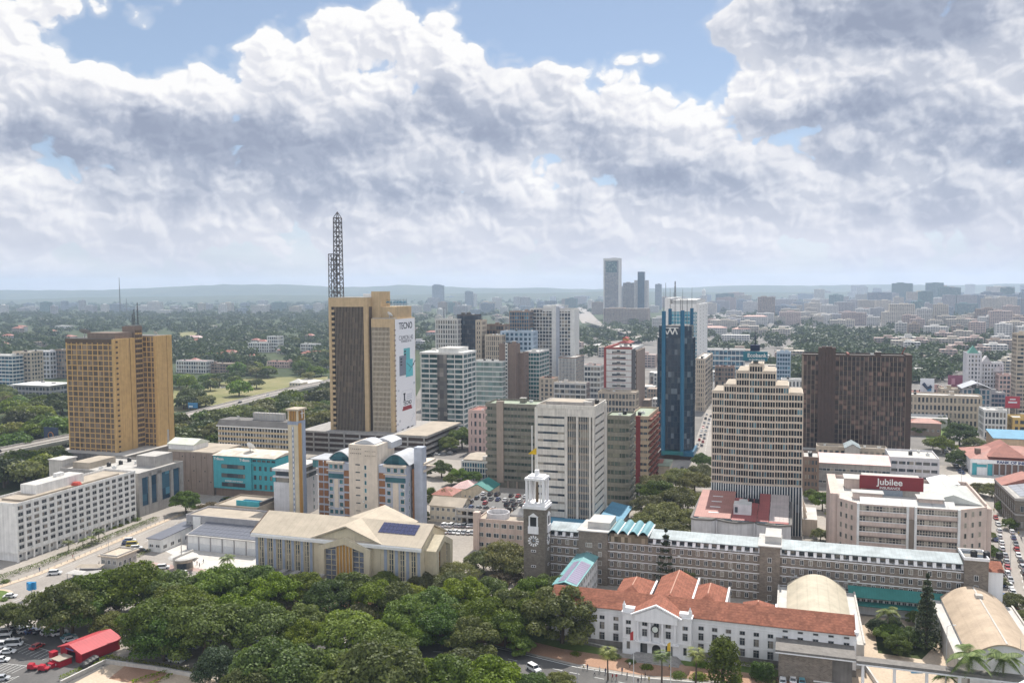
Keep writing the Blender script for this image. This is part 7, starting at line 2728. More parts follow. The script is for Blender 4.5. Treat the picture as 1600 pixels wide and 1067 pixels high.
FLY = elevated([(560, 584), (515, 597), (460, 608), (420, 618), (345, 637), (275, 655), (190, 669), (110, 684), (60, 694), (-40, 714), (-140, 734)], 6, 19, 'elevated_road', 'long elevated road with concrete parapets crossing the parkland')
elevated([(921, 503), (940, 508), (960, 514), (976, 518), (990, 523), (994, 528), (984, 532), (962, 535), (925, 541), (895, 545)], 9, 26, 'flyover_ramp', 'pale curved flyover sweeping down beyond the pagoda tower')
strip('motorway', [(904, 474), (908, 481), (913, 490), (919, 499), (925, 505)], 60, .3, 'asphalt_pale', pix=True)

# ------------------------------------------------------------------ trees and plants
RS = np.random.RandomState
leaf_mat('leaf_dark', (.022, .046, .009), (0.170, 0.245, 0.040), .36)
leaf_mat('leaf_mid', (.032, .064, .010), (0.215, 0.290, 0.046), .36)
leaf_mat('leaf_bright', (.07, .10, .012), (.29, .33, .05), .4, .12)
leaf_mat('leaf_olive', (.060, .070, .022), (0.247, 0.267, 0.098), .35)
leaf_mat('leaf_dry', (.10, .085, .045), (.21, .185, .105), .25)
leaf_mat('leaf_blue', (0.026, 0.047, 0.022), (0.085, 0.117, 0.052), .25)
leaf_mat('leaf_palm', (0.065, 0.098, 0.029), (0.247, 0.286, 0.091), .3)
leaf_mat('leaf_far', (.030, .048, .016), (.095, .125, .040), .25, .35)
paint('bark', (.10, .075, .055)); paint('bark_pale', (.26, .22, .18))


def quads(name, c, nrm, size, tone, mat, aspect=1.0):
 """many small leaf faces: centres, normals, sizes, tones -> mesh"""
 n = len(c)
 nrm = nrm / (np.linalg.norm(nrm, axis=1, keepdims=True) + 1e-9)
 rr = RS(n % 1000 + 7)
 a = np.cross(nrm, rr.normal(size=(n, 3)))
 a /= np.linalg.norm(a, axis=1, keepdims=True) + 1e-9
 b = np.cross(nrm, a)
 a = a * size[:, None] * .5
 b = b * size[:, None] * .5 * aspect
 k = rr.uniform(.55, 1.0, (n, 4, 1))
 v = np.stack([c - a * k[:, 0] - b * .4, c + b * k[:, 1] - a * .3, c + a * k[:, 2] + b * .35, c - b * k[:, 3] + a * .25], 1).reshape(-1, 3)
 me = bpy.data.meshes.new(name)
 me.vertices.add(4 * n)
 me.vertices.foreach_set('co', v.astype(np.float32).ravel())
 me.loops.add(4 * n)
 me.loops.foreach_set('vertex_index', np.arange(4 * n, dtype=np.int32))
 me.polygons.add(n)
 me.polygons.foreach_set('loop_start', np.arange(0, 4 * n, 4, dtype=np.int32))
 me.update(calc_edges=True)
 at = me.attributes.new('tone', 'FLOAT', 'FACE')
 at.data.foreach_set('value', tone.astype(np.float32))
 me.materials.append(M_(mat))
 return me


def crown_points(seed, nl, R0, H, lr, n, flat=.5, low=-.25, base=0.0, skirt=.75):
 """leaf places on lobes that fill an umbrella of radius R0 and height H"""
 g = RS(seed)
 k = (np.arange(nl) + .5) / nl
 ang = np.arange(nl) * 2.39996 + g.uniform(0, 6)
 rad = np.sqrt(k) * (R0 - lr * .75) * g.uniform(.8, 1.08, nl)
 z = base + (H - lr * .9) * (1 - (rad / R0) ** 2 * flat) * g.uniform(.72, 1.0, nl)
 ns = int(nl * skirt)
 a2 = np.arange(ns) * 2.39996 + 1.3
 r2 = R0 * g.uniform(.55, .9, ns)
 ang, rad = np.concatenate([ang, a2]), np.concatenate([rad, r2])
 z = np.concatenate([z, base + H * g.uniform(.28, .62, ns) * (1.15 - .35 * r2 / R0)])
 nl += ns
 C = np.stack([rad * np.cos(ang), rad * np.sin(ang), z], 1)
 L = lr * g.uniform(.72, 1.25, nl)
 w = L ** 2
 i = g.choice(nl, n, p=w / w.sum())
 d = g.normal(size=(n, 3))
 d /= np.linalg.norm(d, axis=1, keepdims=True)
 d[:, 2] = np.where(d[:, 2] < low, -d[:, 2] * .6, d[:, 2])
 r = L[i] * g.uniform(.6, 1.06, n) ** .5
 p = C[i] + d * r[:, None] * np.array([1, 1, .78])
 nr = d + g.normal(size=(n, 3)) * .55 + np.array([0, 0, .25])
 tl = g.uniform(.1, .7, nl)
 tone = np.clip(tl[i] * .5 + g.uniform(0, .55, n), 0, 1)
 return p, nr, tone, C


def trunk_mesh(h, r, C, seed, mat='bark'):
 b = MB()
 g = random.Random(seed)
 fork = h * .42
 b.tube([(0, 0, 0), (r * .4, 0, fork * .5), (0, r * .3, fork)], [r * 1.35, r, r * .8], 0, 8)
 for c in C:
  m = (c[0] * .45 + g.uniform(-.3, .3), c[1] * .45, fork + (c[2] - fork) * .45)
  b.tube([(0, r * .3, fork * .96), m, tuple(c)], [r * .5, r * .33, r * .10], 0, 5)
 return b.mesh('trunk', [M_(mat)])


def tree_kind(name, seed, R0, H, nl, lr, n, size, mat, flat=.5, trunk=.45, low=-.25, base=.0, bark='bark', limbs=9, skirt=.6):
 p, nr, tone, C = crown_points(seed, nl, R0, H, lr, n, flat, low, base, skirt)
 g = RS(seed + 1)
 me = quads('crown', p, nr, size * g.uniform(.6, 1.3, n), tone, mat)
 return (name, me, trunk_mesh(H, trunk, C[:limbs], seed, bark), R0, H)


K = {}
K['d'] = [tree_kind('broadleaf_tree', s, 10, 15.5, 24, 2.6, 13000, .74, 'leaf_dark', .5) for s in (1, 2, 3)]
K['m'] = [tree_kind('broadleaf_tree', s, 10, 15, 22, 2.6, 13000, .74, 'leaf_mid', .5) for s in (4, 5, 6)]
K['y'] = [tree_kind('broadleaf_tree', s, 10, 15, 24, 3.0, 13000, .8, 'leaf_bright', .6) for s in (7,)]
K['o'] = [tree_kind('spreading_tree', s, 10, 13, 26, 2.6, 9500, .75, 'leaf_olive', .4) for s in (8, 9)]
K['f'] = [tree_kind('feathery_tree', s, 10, 9.5, 30, 2.4, 7000, .55, 'leaf_olive', .55, base=.5) for s in (10,)]
K['r'] = [tree_kind('bare_tree', s, 10, 9, 30, 2.2, 3400, .6, 'leaf_dry', .5) for s in (11,)]
K['b'] = [tree_kind('dense_tree', s, 10, 16, 30, 3.0, 13000, .75, 'leaf_blue', .6, low=-.7) for s in (12,)]
K['t'] = [tree_kind('upright_tree', s, 5, 17, 26, 2.2, 6000, .7, 'leaf_dark', .15, low=-.9, base=-3.5) for s in (13, 14)]
K['s'] = [tree_kind('shrub', s, 3, 3.0, 12, 1.2, 1300, .42, 'leaf_mid', .5, .15, -.9, -.6) for s in (15,)]
K['w'] = [tree_kind('flowering_shrub', s, 3, 3.0, 14, 1.1, 1400, .45, 'leaf_dry', .5, .15, -.9, -.6) for s in (16,)]
K['p'] = [tree_kind('park_tree', s, 10, 14, 16, 3.4, 2000, 1.7, m, .5) for s, m in ((17, 'leaf_far'), (18, 'leaf_mid'), (19, 'leaf_olive'), (20, 'leaf_dark'))]


def cone_tree(name, seed, R0, H, n, size, mat, tiers=11, droop=.25, gap=.35):
 g = RS(seed)
 t = g.randint(0, tiers, n)
 f = (t + .5) / tiers
 ang = g.uniform(0, 2 * np.pi, n)
 arms = np.round(ang / (2 * np.pi / 7)) * (2 * np.pi / 7) + t * .7
 ang = arms + g.normal(size=n) * gap
 r = R0 * (1 - f) ** .8 * np.sqrt(g.uniform(.02, 1, n))
 p = np.stack([r * np.cos(ang), r * np.sin(ang), H * (.08 + .92 * f) - r * droop + g.normal(size=n) * .25], 1)
 nr = g.normal(size=(n, 3)) * .6 + np.array([0, 0, .8])
 me = quads('crown', p, nr, size * g.uniform(.6, 1.3, n), g.uniform(0, 1, n), mat)
 tr = MB().tube([(0, 0, 0), (0, 0, H * .97)], [R0 * .09 + .08, .06], 0, 7).mesh('trunk', [M_('bark')])
 return (name, me, tr, R0, H)


K['c'] = [cone_tree('conifer', 21, 4.2, 20, 5200, .6, 'leaf_blue')]
K['a'] = [cone_tree('monkey_puzzle_tree', 22, 4.6, 22, 2600, .7, 'leaf_blue', 9, -.05, .18)]
K['v'] = [cone_tree('evergreen_tree', 23, 4.6, 19, 6500, .62, 'leaf_mid', 13, .1, .9)]
K['q'] = [cone_tree('cypress', 24, 2.6, 24, 1500, 1.2, 'leaf_blue', 16, .0, .9)]


def palm(name, seed, H, L, nf, fan=False, bark='bark_pale'):
 g = random.Random(seed)
 v, f, tone = [], [], []
 for k in range(nf):
  a = k * 2.39996
  up = g.uniform(-.35, .95) if not fan else g.uniform(-.7, 1.0)
  d = Vector((math.cos(a), math.sin(a), 0))
  side = Vector((-d.y, d.x, 0))
  pts = []
  m = 8
  for i in range(m + 1):
   s = i / m
   pts.append(d * (L * s * math.cos(up * .8)) + Vector((0, 0, H + L * (math.sin(up) * s - .62 * s * s))))
  if fan:
   base = pts[3]
   for i in range(9):
    b = (i - 4) * .26
    t = (d * math.cos(b) + side * math.sin(b)) * L * .62 + Vector((0, 0, (pts[6] - pts[3]).z * .8 - abs(b) * .2))
    w = side * .13 * L * .3
    n0 = len(v)
    v += [base - w, base + w, base + t]
    f.append((n0, n0 + 1, n0 + 2)); tone.append(g.random() if up > -.3 else 1.0)
   n0 = len(v)
   v += [pts[0] + side * .05, pts[0] - side * .05, pts[3]]
   f.append((n0, n0 + 1, n0 + 2)); tone.append(.3)
  else:
   for i in range(m):
    for q in range(3):
     s = (i + q / 3) / m
     p = pts[i].lerp(pts[i + 1], q / 3)
     ll = L * .30 * math.sin(math.pi * min(1, s * .9 + .12)) + .1
     for sg in (-1, 1):
      tip = p + side * sg * ll + d * ll * .55 - Vector((0, 0, ll * .5))
      n0 = len(v)
      v += [p - d * .16, p + d * .16, tip]
      f.append((n0, n0 + 1, n0 + 2)); tone.append(g.random())
 me = bpy.data.meshes.new('crown')
 me.from_pydata(v, [], f)
 me.attributes.new('tone', 'FLOAT', 'FACE').data.foreach_set('value', tone)
 me.materials.append(M_('leaf_palm'))
 tr = MB().tube([(0, 0, 0), (.15, .1, H * .5), (0, 0, H)], [.32, .22, .2], 0, 7).mesh('trunk', [M_(bark)])
 return (name, me, tr, L, H)


K['P'] = [palm('fan_palm', 31, 9.5, 3.4, 34, True, 'bark')]
K['N'] = [palm('feather_palm', 32, 11, 4.6, 22), palm('feather_palm', 33, 6.5, 4.4, 20)]

PLANTS = []


def plant(kind, px, py, rpx=None, i=0, hs=1.0, z=None, foot=False, group=None):
 """tree whose crown centre (or foot) shows at a pixel and whose crown radius spans rpx pixels there"""
 name, cr, tr, R0, H = K[kind][i % len(K[kind])]
 zc = 0.0 if foot else H * .62 * hs * (1 if rpx is None else 1)
 p = G(px, py, zc)
 D = (p - EYE).dot(_f)
 s = 1.0 if rpx is None else rpx * D / FPX / R0
 if not foot and rpx is not None:
  for _ in range(3):
   p = G(px, py, H * .62 * s * hs)
   s = rpx * (p - EYE).dot(_f) / FPX / R0
 return put_tree(kind, p.x, p.y, s, hs, i, (px, py))


def put_tree(kind, x, y, s, hs=1.0, i=0, pix=None, z=0.0):
 name, cr, tr, R0, H = K[kind][i % len(K[kind])]
 root = empty(name, (x, y, z), (x * 13.7 + y * 7.1) % 6.28)
 root.scale = (s, s, s * hs)
 link('crown', cr, root)
 link('trunk', tr, root)
 PLANTS.append((root, kind, pix or PX((x, y, z + H * .6 * s * hs))))
 return root


CROWNS = """d95,938,58 d148,915,56 d212,906,58 d262,915,50 d285,942,58 d112,948,46 r160,950,34 d245,958,62 m275,935,46 d12,958,34 m352,908,52 m392,905,48 m330,905,40 d318,968,64 d255,985,50
m360,950,50 m432,918,46 m470,912,40 m415,968,56 m470,965,42 d512,925,42 d548,912,40 d585,925,42 d622,930,40 m470,985,40 y548,978,58 y318,945,30 o455,930,32 y640,925,30 b342,1030,40 m430,1030,72 d400,1060,60 m500,1040,60 m585,1038,84 m535,1050,60 m640,1045,60
m690,1050,60 m878,948,62 d905,948,40 m742,985,44 d612,1005,46 o722,1035,48 m770,1055,56 d830,1066,34 m640,955,48 m682,938,46 m725,925,46 d760,955,46 m760,918,38 d690,968,46 m720,965,40 d800,940,44 m835,950,44 m868,945,44 m898,930,34 m862,915,38 d832,920,38 d790,975,40 d650,985,34
f690,892,40 f722,888,32 o785,862,42 o755,872,32 w788,893,26 d868,850,20 o812,880,30 d290,778,25 o876,1062,28 o660,905,25 d600,905,26 d560,890,20
d1030,765,32 o1058,775,34 o1085,748,29 o1038,800,37 o1072,808,34 o1012,785,29 o1048,828,32 o1096,735,24 o1062,742,29 o1022,752,26 m1098,716,18 o1010,812,29 o1075,775,29 m996,765,18
d722,678,24 d700,690,18 m690,728,20 m718,740,18 m740,742,14 m706,746,14 t700,768,14 t672,765,9 o664,735,12 t665,800,7
d1500,672,26 m1474,690,20 o1522,690,18 d1497,712,20 o1458,690,16 o1440,668,14 d1470,655,14 m1430,668,12 o1550,762,20 d1572,788,16 o1528,760,16 d1578,815,13
m1285,778,22 o1282,832,16 m1268,770,14 o1300,800,10 o1585,935,22 o1560,905,14 m1552,862,14 o1548,835,10 o1598,960,18 m1388,985,24 b1372,975,18 m1420,990,22 m1432,962,16 d1402,1002,22 b1395,972,16 d1545,855,12
m1160,990,10 s1010,1038,10 s1060,1050,12 s1092,1052,14 b1120,1012,14 s1095,1032,12 s1150,1056,10 s1205,1062,10 s960,1022,10 s900,1018,8 s985,1030,8"""
n = 0
for tok in CROWNS.split():
 k = tok[0]
 a, b, c = tok[1:].split(',')
 plant(k, float(a), float(b), float(c), n)
 n += 1
plant('t', 1130, 1068, 25, 0, 1.15, foot=True); plant('c', 1447, 1012, 24, 0, 1.05, foot=True); plant('a', 1040, 922, 21, 0, 1.0, foot=True)
for x, y, s in ((1183, 1060, 11), (1199, 1061, 11)):
 plant('t', x, y, s, 1, 1.0, foot=True)
for k, x, y, s, i in (('P', 950, 1062, 17, 0), ('P', 1034, 1068, 17, 0), ('P', 1087, 1066, 18, 0), ('N', 994, 914, 14, 0), ('N', 1078, 926, 14, 0), ('N', 1387, 1000, 20, 0), ('N', 1512, 1100, 34, 0), ('N', 1567, 1098, 32, 0), ('N', 1478, 1085, 22, 1),
      ('N', 107, 862, 11, 1), ('N', 130, 856, 9, 1), ('N', 143, 852, 9, 1), ('N', 155, 846, 12, 1), ('N', 205, 812, 10, 1), ('N', 356, 892, 15, 1), ('N', 390, 1090, 24, 1)):
 plant(k, x, y, s, i, 1.0, foot=True)
for x, y, s, k in ((176, 822, 6, 's'), (186, 818, 7, 's'), (196, 812, 8, 's'), (212, 808, 8, 's'), (318, 788, 9, 'w'), (330, 784, 9, 'w'), (306, 790, 7, 'w'), (345, 788, 8, 's'), (8, 905, 8, 's'), (232, 876, 7, 's'), (385, 895, 7, 'w'), (405, 790, 8, 's'), (12, 858, 8, 's'), (385, 780, 8, 't'), (355, 776, 7, 's'),
     (14, 928, 8, 's'), (5, 935, 6, 's'), (1015, 742, 5, 's'), (960, 728, 6, 's'), (990, 690, 6, 's')):
 plant(k, x, y, s, 0)

# parkland on the left and woods further off: each tree of its own while they can be told apart
g = RS(42)
def clear(px, py):
 """not on lawns, roads or in front of what the photograph keeps open"""
 if 272 < px < 508 and 594 < py < 630 and g.rand() < .62:
  return False
 if 100 < px < 275 and py > 520:
  return False
 yr = 598 + (512 - px) * .241
 if yr - 9 < py < yr + 22:
  return False
 for _, o, w, d, h in BLK.values():
  q = PX(o)
  q2 = PX(o + axes(YAW)[0] * w)
  if q[0] - 4 < px < q2[0] + 4 and q[1] - 14 < py < q[1] + 11:
   return False
 return True


cnt = 0
for x0, x1, y0, y1, m in ((0, 102, 700, 765, 30), (0, 105, 610, 690, 44), (275, 512, 632, 672, 64), (275, 345, 665, 705, 14), (272, 512, 560, 640, 110), (0, 105, 560, 612, 30), (280, 510, 528, 566, 36), (450, 512, 630, 680, 16)):
 t = 0
 while t < m:
  px, py = g.uniform(x0, x1), g.uniform(y0, y1)
  m -= 0
  t += 1
  if not clear(px, py):
   continue
  p = G(px, py)
  put_tree('p', p.x, p.y, g.uniform(.75, 1.35), g.uniform(.8, 1.1), int(g.randint(0, 4)))
  cnt += 1
for px in (310, 322, 401):
 p = G(px, 524)
 put_tree('q', p.x, p.y, 1.3)


def wood(name, label, spots, seed, nq=110, size=3.2):
 """far wood that reads as one mass"""
 gg = RS(seed)
 P, N, S_, Tn = [], [], [], []
 for x, y, s in spots:
  h = s * gg.uniform(.8, 1.3)
  d = gg.normal(size=(nq, 3))
  d /= np.linalg.norm(d, axis=1, keepdims=True)
  d[:, 2] = np.abs(d[:, 2])
  l = gg.randint(0, 5, nq)
  off = gg.normal(size=(5, 3)) * np.array([.45, .45, .18])
  P.append(np.array([x, y, h * .35]) + (d * .62 + off[l]) * np.array([s * .8, s * .8, h * .8]) * gg.uniform(.7, 1.05, (nq, 1)))
  N.append(d + gg.normal(size=(nq, 3)) * .4)
  S_.append(gg.uniform(.6, 1.2, nq) * size * s / 9)
  Tn.append(np.clip(gg.uniform(0, .6) + gg.uniform(0, .4, nq), 0, 1))
 me = quads(name, np.concatenate(P), np.concatenate(N), np.concatenate(S_), np.concatenate(Tn), 'leaf_far')
 return link(name, me, None, label=label, cat='wood', kind='stuff')


def scatter(n, zones, seed):
 gg = RS(seed)
 out = []
 for x0, x1, y0, y1, wgt in zones:
  for _ in range(int(n * wgt)):
   px = gg.uniform(x0, x1)
   # even over the ground, not over the picture
   d0, d1 = 1 / max(y0 - 452, 4), 1 / max(y1 - 452, 4)
   py = 452 + 1 / gg.uniform(d1, d0) if gg.rand() < .55 else gg.uniform(y0, y1)
   if not clear(px, py):
    continue
   p = G(px, py - .0061 * 0)
   if p.y < 9000:
    out.append((p.x, p.y, gg.uniform(8, 15) * (1 + p.y / 9000)))
 return out


for x, y, s, k in ((172, 968, 30, 'o'), (300, 925, 34, 'y'), (345, 925, 30, 'm'), (452, 945, 34, 'r'), (565, 955, 30, 'o'), (705, 905, 30, 'o'), (815, 1004, 22, 'm'), (846, 1068, 26, 'o')):
 plant(k, x, y, s, 1)
wood('forest', 'hazy far woods and garden trees that run on behind the city', scatter(2300, [(-60, 520, 492, 575, .62), (-60, 520, 464, 496, .75), (515, 960, 466, 560, .40), (1090, 1660, 470, 590, .38), (1240, 1480, 520, 600, .22), (520, 1660, 462, 476, .35), (900, 1030, 505, 540, .06)], 5), 6)

# ------------------------------------------------------------------ the far city, each building a thing of its own
far_wall = paint('far_wall', (1, 1, 1), objcol=True, wear=.1, streak=.08)
far_gl = glass('glass_far', (.05, .06, .075), (.28, .27, .26), .3)
FAR = []
TONES = [((.62, .60, .57), 'pale'), ((.52, .47, .40), 'cream'), ((.42, .41, .42), 'grey'), ((.36, .29, .24), 'brown'), ((.48, .38, .34), 'pinkish'), ((.27, .32, .38), 'blue grey'), ((.15, .24, .24), 'green netted')]


def far(px, pyb, wpx, pyt, tone=0, dep=None, nF=None, sp=1.5, roof=0, yaw=YAW, pier=.9, name=None, step=0):
 o = G(px - wpx / 2, pyb)
 D = (o - EYE).dot(_f)
 w = wpx * D / FPX / math.cos(yaw)
 h = max(4, ZAT(o, pyt))
 dep = dep or min(24, max(12, w * .6))
 nf = max(2, int(h / 3.3))
 if name is None:
  name = 'office_tower' if h > 55 else 'apartment_block' if nf > 3 else 'house'
 b = MB()
 b.box(0, w, 0, dep, 0, h - .3, 1)
 fh = h / nf
 for k in range(nf + 1):
  a = k * fh - sp / 2
  b.box(-.25, w + .25, -.25, dep + .25, max(0, a), min(h, a + sp), 0)
 n = nF or max(3, int(w / 4.5))
 for k in range(n + 1):
  x = (w - pier) * k / n
  b.box(x, x + pier, -.4, .2, 0, h - .05, 0)
 for k in range(5):
  y = (dep - pier) * k / 4
  b.box(w - .2, w + .4, y, y + pier, 0, h - .06, 0)
  b.box(-.4, .2, y, y + pier, 0, h - .06, 0)
 if roof == 1:
  b.hip(0, w, 0, dep, h, h + 3.5, 2)
 elif nf > 3:
  g = random.Random(int(px * 7 + pyt))
  x = g.uniform(.1, .5) * w
  b.box(x, x + w * .35, dep * .3, dep * .8, h, h + g.uniform(2, 5), 0)
  if step:
   b.box(w * .1, w * .5, dep * .2, dep * .8, h, h + step, 0)
 ob = b.build(name, [far_wall, far_gl, M_('rm')], None, (o.x, o.y, 0), yaw)
 c, word = TONES[tone]
 j = random.Random(int(px * 13 + pyb)).uniform(.85, 1.12)
 ob.color = (c[0] * j, c[1] * j, c[2] * j, 1)
 ob['category'] = {'office_tower': 'office tower', 'apartment_block': 'apartment building', 'house': 'house'}[name]
 FAR.append((ob, word, 'tower' if name == 'office_tower' else 'house with a red roof' if roof == 1 and name == 'house' else 'house' if name == 'house' else 'block', (px, (pyb + pyt) / 2)))
 return ob, w, dep, h


def special(res, label, group=None):
 ob = res[0]
 FAR.pop()
 ob['label'] = label
 return res


ob, w, d, h = special(far(955, 499, 23, 405, 2, dep=36, sp=.6, pier=.5), 'tallest far tower, grey with an open framed top, beyond the curved flyover')
MB().box(-1.5, 2.5, -1.2, d, 0, h + 3, 0).box(w - 2.5, w + 1.5, -1.2, d, 0, h + 3, 0).box(2.51, w - 2.51, -1.1, d, h - 5, h + 2.9, 0).box(8, w - 8, -.9, 0, h - 46, h - 8, 1).build('frame', [M_('w2'), M_('glass_teal')], ob)
special(far(967, 496, 9, 447, 2), 'narrow grey tower close beside the tallest far tower')
special(far(982, 496, 17, 442, 2, sp=.9), 'grey tower with rounded shoulders in the middle of the far tower group')
ob, w, d, h = special(far(1001, 497, 20, 438, 0, sp=1.2), 'pale tower with a dark glass shaft rising above it in the far group')
MB().box(w * .25, w * .75, -2, d * .7, 0, h + 30, 0).build('dark_shaft', [glass('glass_shaft', (.03, .06, .09), (.08, .13, .17), .2)], ob)
special(far(1028, 484, 9, 444, 5), 'slim blue grey tower behind the dark shaft tower')
special(far(684, 480, 17, 446, 5, step=7), 'blue grey tower with stepped top alone on the skyline right of the phone banner')
special(far(732, 482, 11, 456, 5, step=5), 'small blue grey tower with a stepped spire on the skyline')
special(far(1196, 500, 24, 464, 3), 'dark slab standing alone among trees right of the framed tower')
special(far(1279, 480, 15, 452, 0), 'plain white slab alone on the skyline over the brown slab')
special(far(1131, 482, 26, 459, 6), 'broad green netted building site on the skyline')
special(far(1477, 474, 30, 449, 3, step=12), 'large brown hilltop block with a stepped top on the skyline')
special(far(976, 506, 66, 482, 3, dep=40), 'low brown podium block at the foot of the far tower group')
ob, w, d, h = special(far(1099, 486, 9, 462, 0), 'white tower with a domed lantern on the skyline')
MB().cyl(w / 2, d / 2, h, h + 22, w * .3, 0, 10).cyl(w / 2, d / 2, h + 22, h + 34, w * .34, 0, 10, .3).build('lantern', [M_('w1')], ob)
ob, w, d, h = special(far(941, 548, 28, 539, 0, dep=30), 'pale sheet roofed hall below the flyover bend')
gg = random.Random(8)


def band(n, x0, x1, b0, b1, h0, h1, w0, w1, tones, roof=0.0):
 for i in range(n):
  px = x0 + (x1 - x0) * (i + gg.uniform(.1, .9)) / n
  pb = gg.uniform(b0, b1)
  far(px, pb, gg.uniform(w0, w1), pb - gg.uniform(h0, h1), gg.choice(tones), roof=1 if gg.random() < roof else 0)


band(26, 0, 505, 488, 494, 9, 20, 8, 26, (0, 0, 1, 2, 5, 6))
band(10, 10, 500, 480, 486, 6, 12, 6, 20, (0, 2, 5))
band(22, 655, 940, 478, 492, 9, 21, 7, 20, (0, 2, 2, 5, 3, 6))
band(18, 645, 945, 466, 474, 4, 10, 5, 14, (0, 2, 5))
band(20, 1015, 1300, 476, 492,8.0,21.6,10,31, (0, 1, 2, 4, 5))
band(18, 1040, 1380, 466, 476,4.6,13.2,8,25, (0, 2, 5, 3))
band(26, 1350, 1610, 478, 494,16.1,38.4,13,36, (0, 1, 2, 2, 5, 6))
band(24, 1330, 1610, 466, 476,9.2,24.0,11,28, (0, 2, 5, 2))
band(26, 1300, 1610, 486, 500,16.1,36.0,13,34, (0, 1, 2, 5, 6))
band(16, 1230, 1420, 492, 510,9.2,21.6,14,34, (0, 1, 2, 4))
band(16, 1400, 1610, 545, 575,11.5,26.4,17,36, (0, 1, 4, 3))
band(12, 1120, 1300, 484, 500,9.2,21.6,11,31, (0, 2, 5, 1))
band(20, 1385, 1610, 504, 522,14.9,36.0,14,34, (1, 1, 0, 3, 4))
band(14, 1380, 1530, 524, 548,10.3,24.0,14,36, (1, 4, 0, 3))
band(18, 1025, 1380, 498, 520, 10, 22, 14, 30, (0, 1, 1, 4, 2))
band(9, 640, 900, 486, 500, 10, 20, 10, 24, (0, 2, 1, 5))
band(10, 1560, 1610, 530, 600,13.8,31.2,17,34, (1, 0, 4))
band(10, 1110, 1240, 500, 545,6.9,16.8,17,42, (0, 1, 4), .2)
band(8, 1130, 1260, 548, 600,9.2,21.6,20,39, (0, 1, 4, 3))
band(10, 900, 1030, 544, 600, 8, 20, 10, 24, (0, 1, 4, 3))
band(14, 270, 505, 512, 575, 5, 9, 10, 24, (0, 1, 4), .6)
band(12, 0, 110, 505, 560, 5, 9, 10, 24, (0, 1, 3), .5)
band(12, 640, 790, 492, 530, 5, 10, 9, 22, (0, 1, 4), .5)
band(9, 1006, 1030, 590, 650, 8, 20, 10, 18, (1, 0, 4, 3))
band(5, 1088, 1118, 560, 600,9.2,24.0,14,25, (1, 0, 4))
band(8, 600, 760, 540, 640, 9, 16, 14, 24, (0, 1, 2), .2)
for px, pb, hh in ((188, 492, 58), (198, 492, 26), (1040, 488, 46), (1052, 487, 30), (694, 520, 40), (1446, 560, 16)):
 o = G(px, pb)
 z = ZAT(o, pb - hh)
 lat_mast(z, max(1.5, z * .03), .8, max(4, z / 14), .35 if z > 60 else .15).build('lattice_mast', [M_('mast_steel')], None, (o.x, o.y, 0), 0)
 MASTS = globals().setdefault('MASTS', [])
 MASTS.append((COL.objects[-1], (px, pb - hh / 2)))

# ------------------------------------------------------------------ vehicles
m, t, b, _ = mat_new('car_paint')
t.put(b.inputs['Base Color'], t.new('ShaderNodeObjectInfo').outputs['Color'])
b.inputs['Roughness'].default_value = .28
b.inputs['Coat Weight'].default_value = .5
CARP = m
plain('tyre', (.02, .02, .02), .8); plain('car_glass', (.02, .025, .03), .08, spec=.6); plain('lamp_red', (.35, .02, .02), .3); plain('lamp_white', (.7, .7, .68), .2)


def car_proto(name, L, W, H, bonnet, boot, hood=.58, lean=.5):
 """a car along +x: body with wheel line, cabin with pillars, glass, four wheels, lamps"""
 x0, x1, z0 = -L / 2, L / 2, .28
 hz = H * hood
 b = MB()
 prof = [(x0, z0 + .08), (x0 + .02, hz - .12), (x0 + .12, hz), (x1 - .5, hz - .03), (x1 - .06, hz - .22), (x1, z0 + .12), (x1 - .1, z0), (x0 + .1, z0)]
 b.extr(prof, -W / 2, W / 2, 0, axis='y')
 c0, c1 = x0 + boot, x1 - bonnet
 r0, r1 = c0 + lean * .7, c1 - lean
 k = W * .10
 A = [(c0, -W / 2 + .06, hz - .01), (c1, -W / 2 + .06, hz - .01), (c1, W / 2 - .06, hz - .01), (c0, W / 2 - .06, hz - .01)]
 B = [(r0, -W / 2 + k, H - .07), (r1, -W / 2 + k, H - .07), (r1, W / 2 - k, H - .07), (r0, W / 2 - k, H - .07)]
 b.box(r0 - .08, r1 + .08, -W / 2 + k - .03, W / 2 - k + .03, H - .07, H, 0)
 for p, q in zip(A, B):
  b.tube([p, q], .05, 0, 4)
 me = b.mesh(name, [CARP])
 g = MB()
 for i in range(4):
  j = (i + 1) % 4
  g.face([A[i], A[j], B[j], B[i]])
 w = MB().cyl(0, 0, -.1, .1, .32, 0, 12)
 wm = w.mesh('wheel', [M_('tyre')])
 wm.transform(Matrix.Rotation(R(90), 4, 'X'))
 l1 = MB().box(-.03, .05, -.2, .2, 0, .16).mesh('headlight', [M_('lamp_white')])
 l2 = MB().box(-.05, .03, -.18, .18, 0, .2).mesh('tail_light', [M_('lamp_red')])
 return dict(name=name, body=me, glass=g.mesh('glass', [M_('car_glass')]), wheel=wm, l1=l1, l2=l2, wx=(x0 + L * .19, x1 - L * .19), W=W, x0=x0, x1=x1, hz=hz)


PROTO = {'s': car_proto('car', 4.4, 1.75, 1.45, 1.15, .75), 'h': car_proto('car', 3.9, 1.7, 1.5, .95, .25, .58, .42), 'v': car_proto('suv', 4.7, 1.85, 1.8, 1.15, .2, .58, .4), 'x': car_proto('minibus', 4.9, 1.8, 2.1, .5, .12, .5, .35)}
COLS = {'w': ((.74, .74, .74), 'white'), 's': ((.42, .43, .45), 'silver'), 'k': ((.025, .025, .03), 'black'), 'b': ((.03, .06, .16), 'dark blue'), 'r': ((.38, .03, .03), 'red'), 'g': ((.16, .17, .18), 'grey'), 'y': ((.50, .40, .08), 'yellow'), 'm': ((.10, .30, .36), 'teal')}
CARS = []


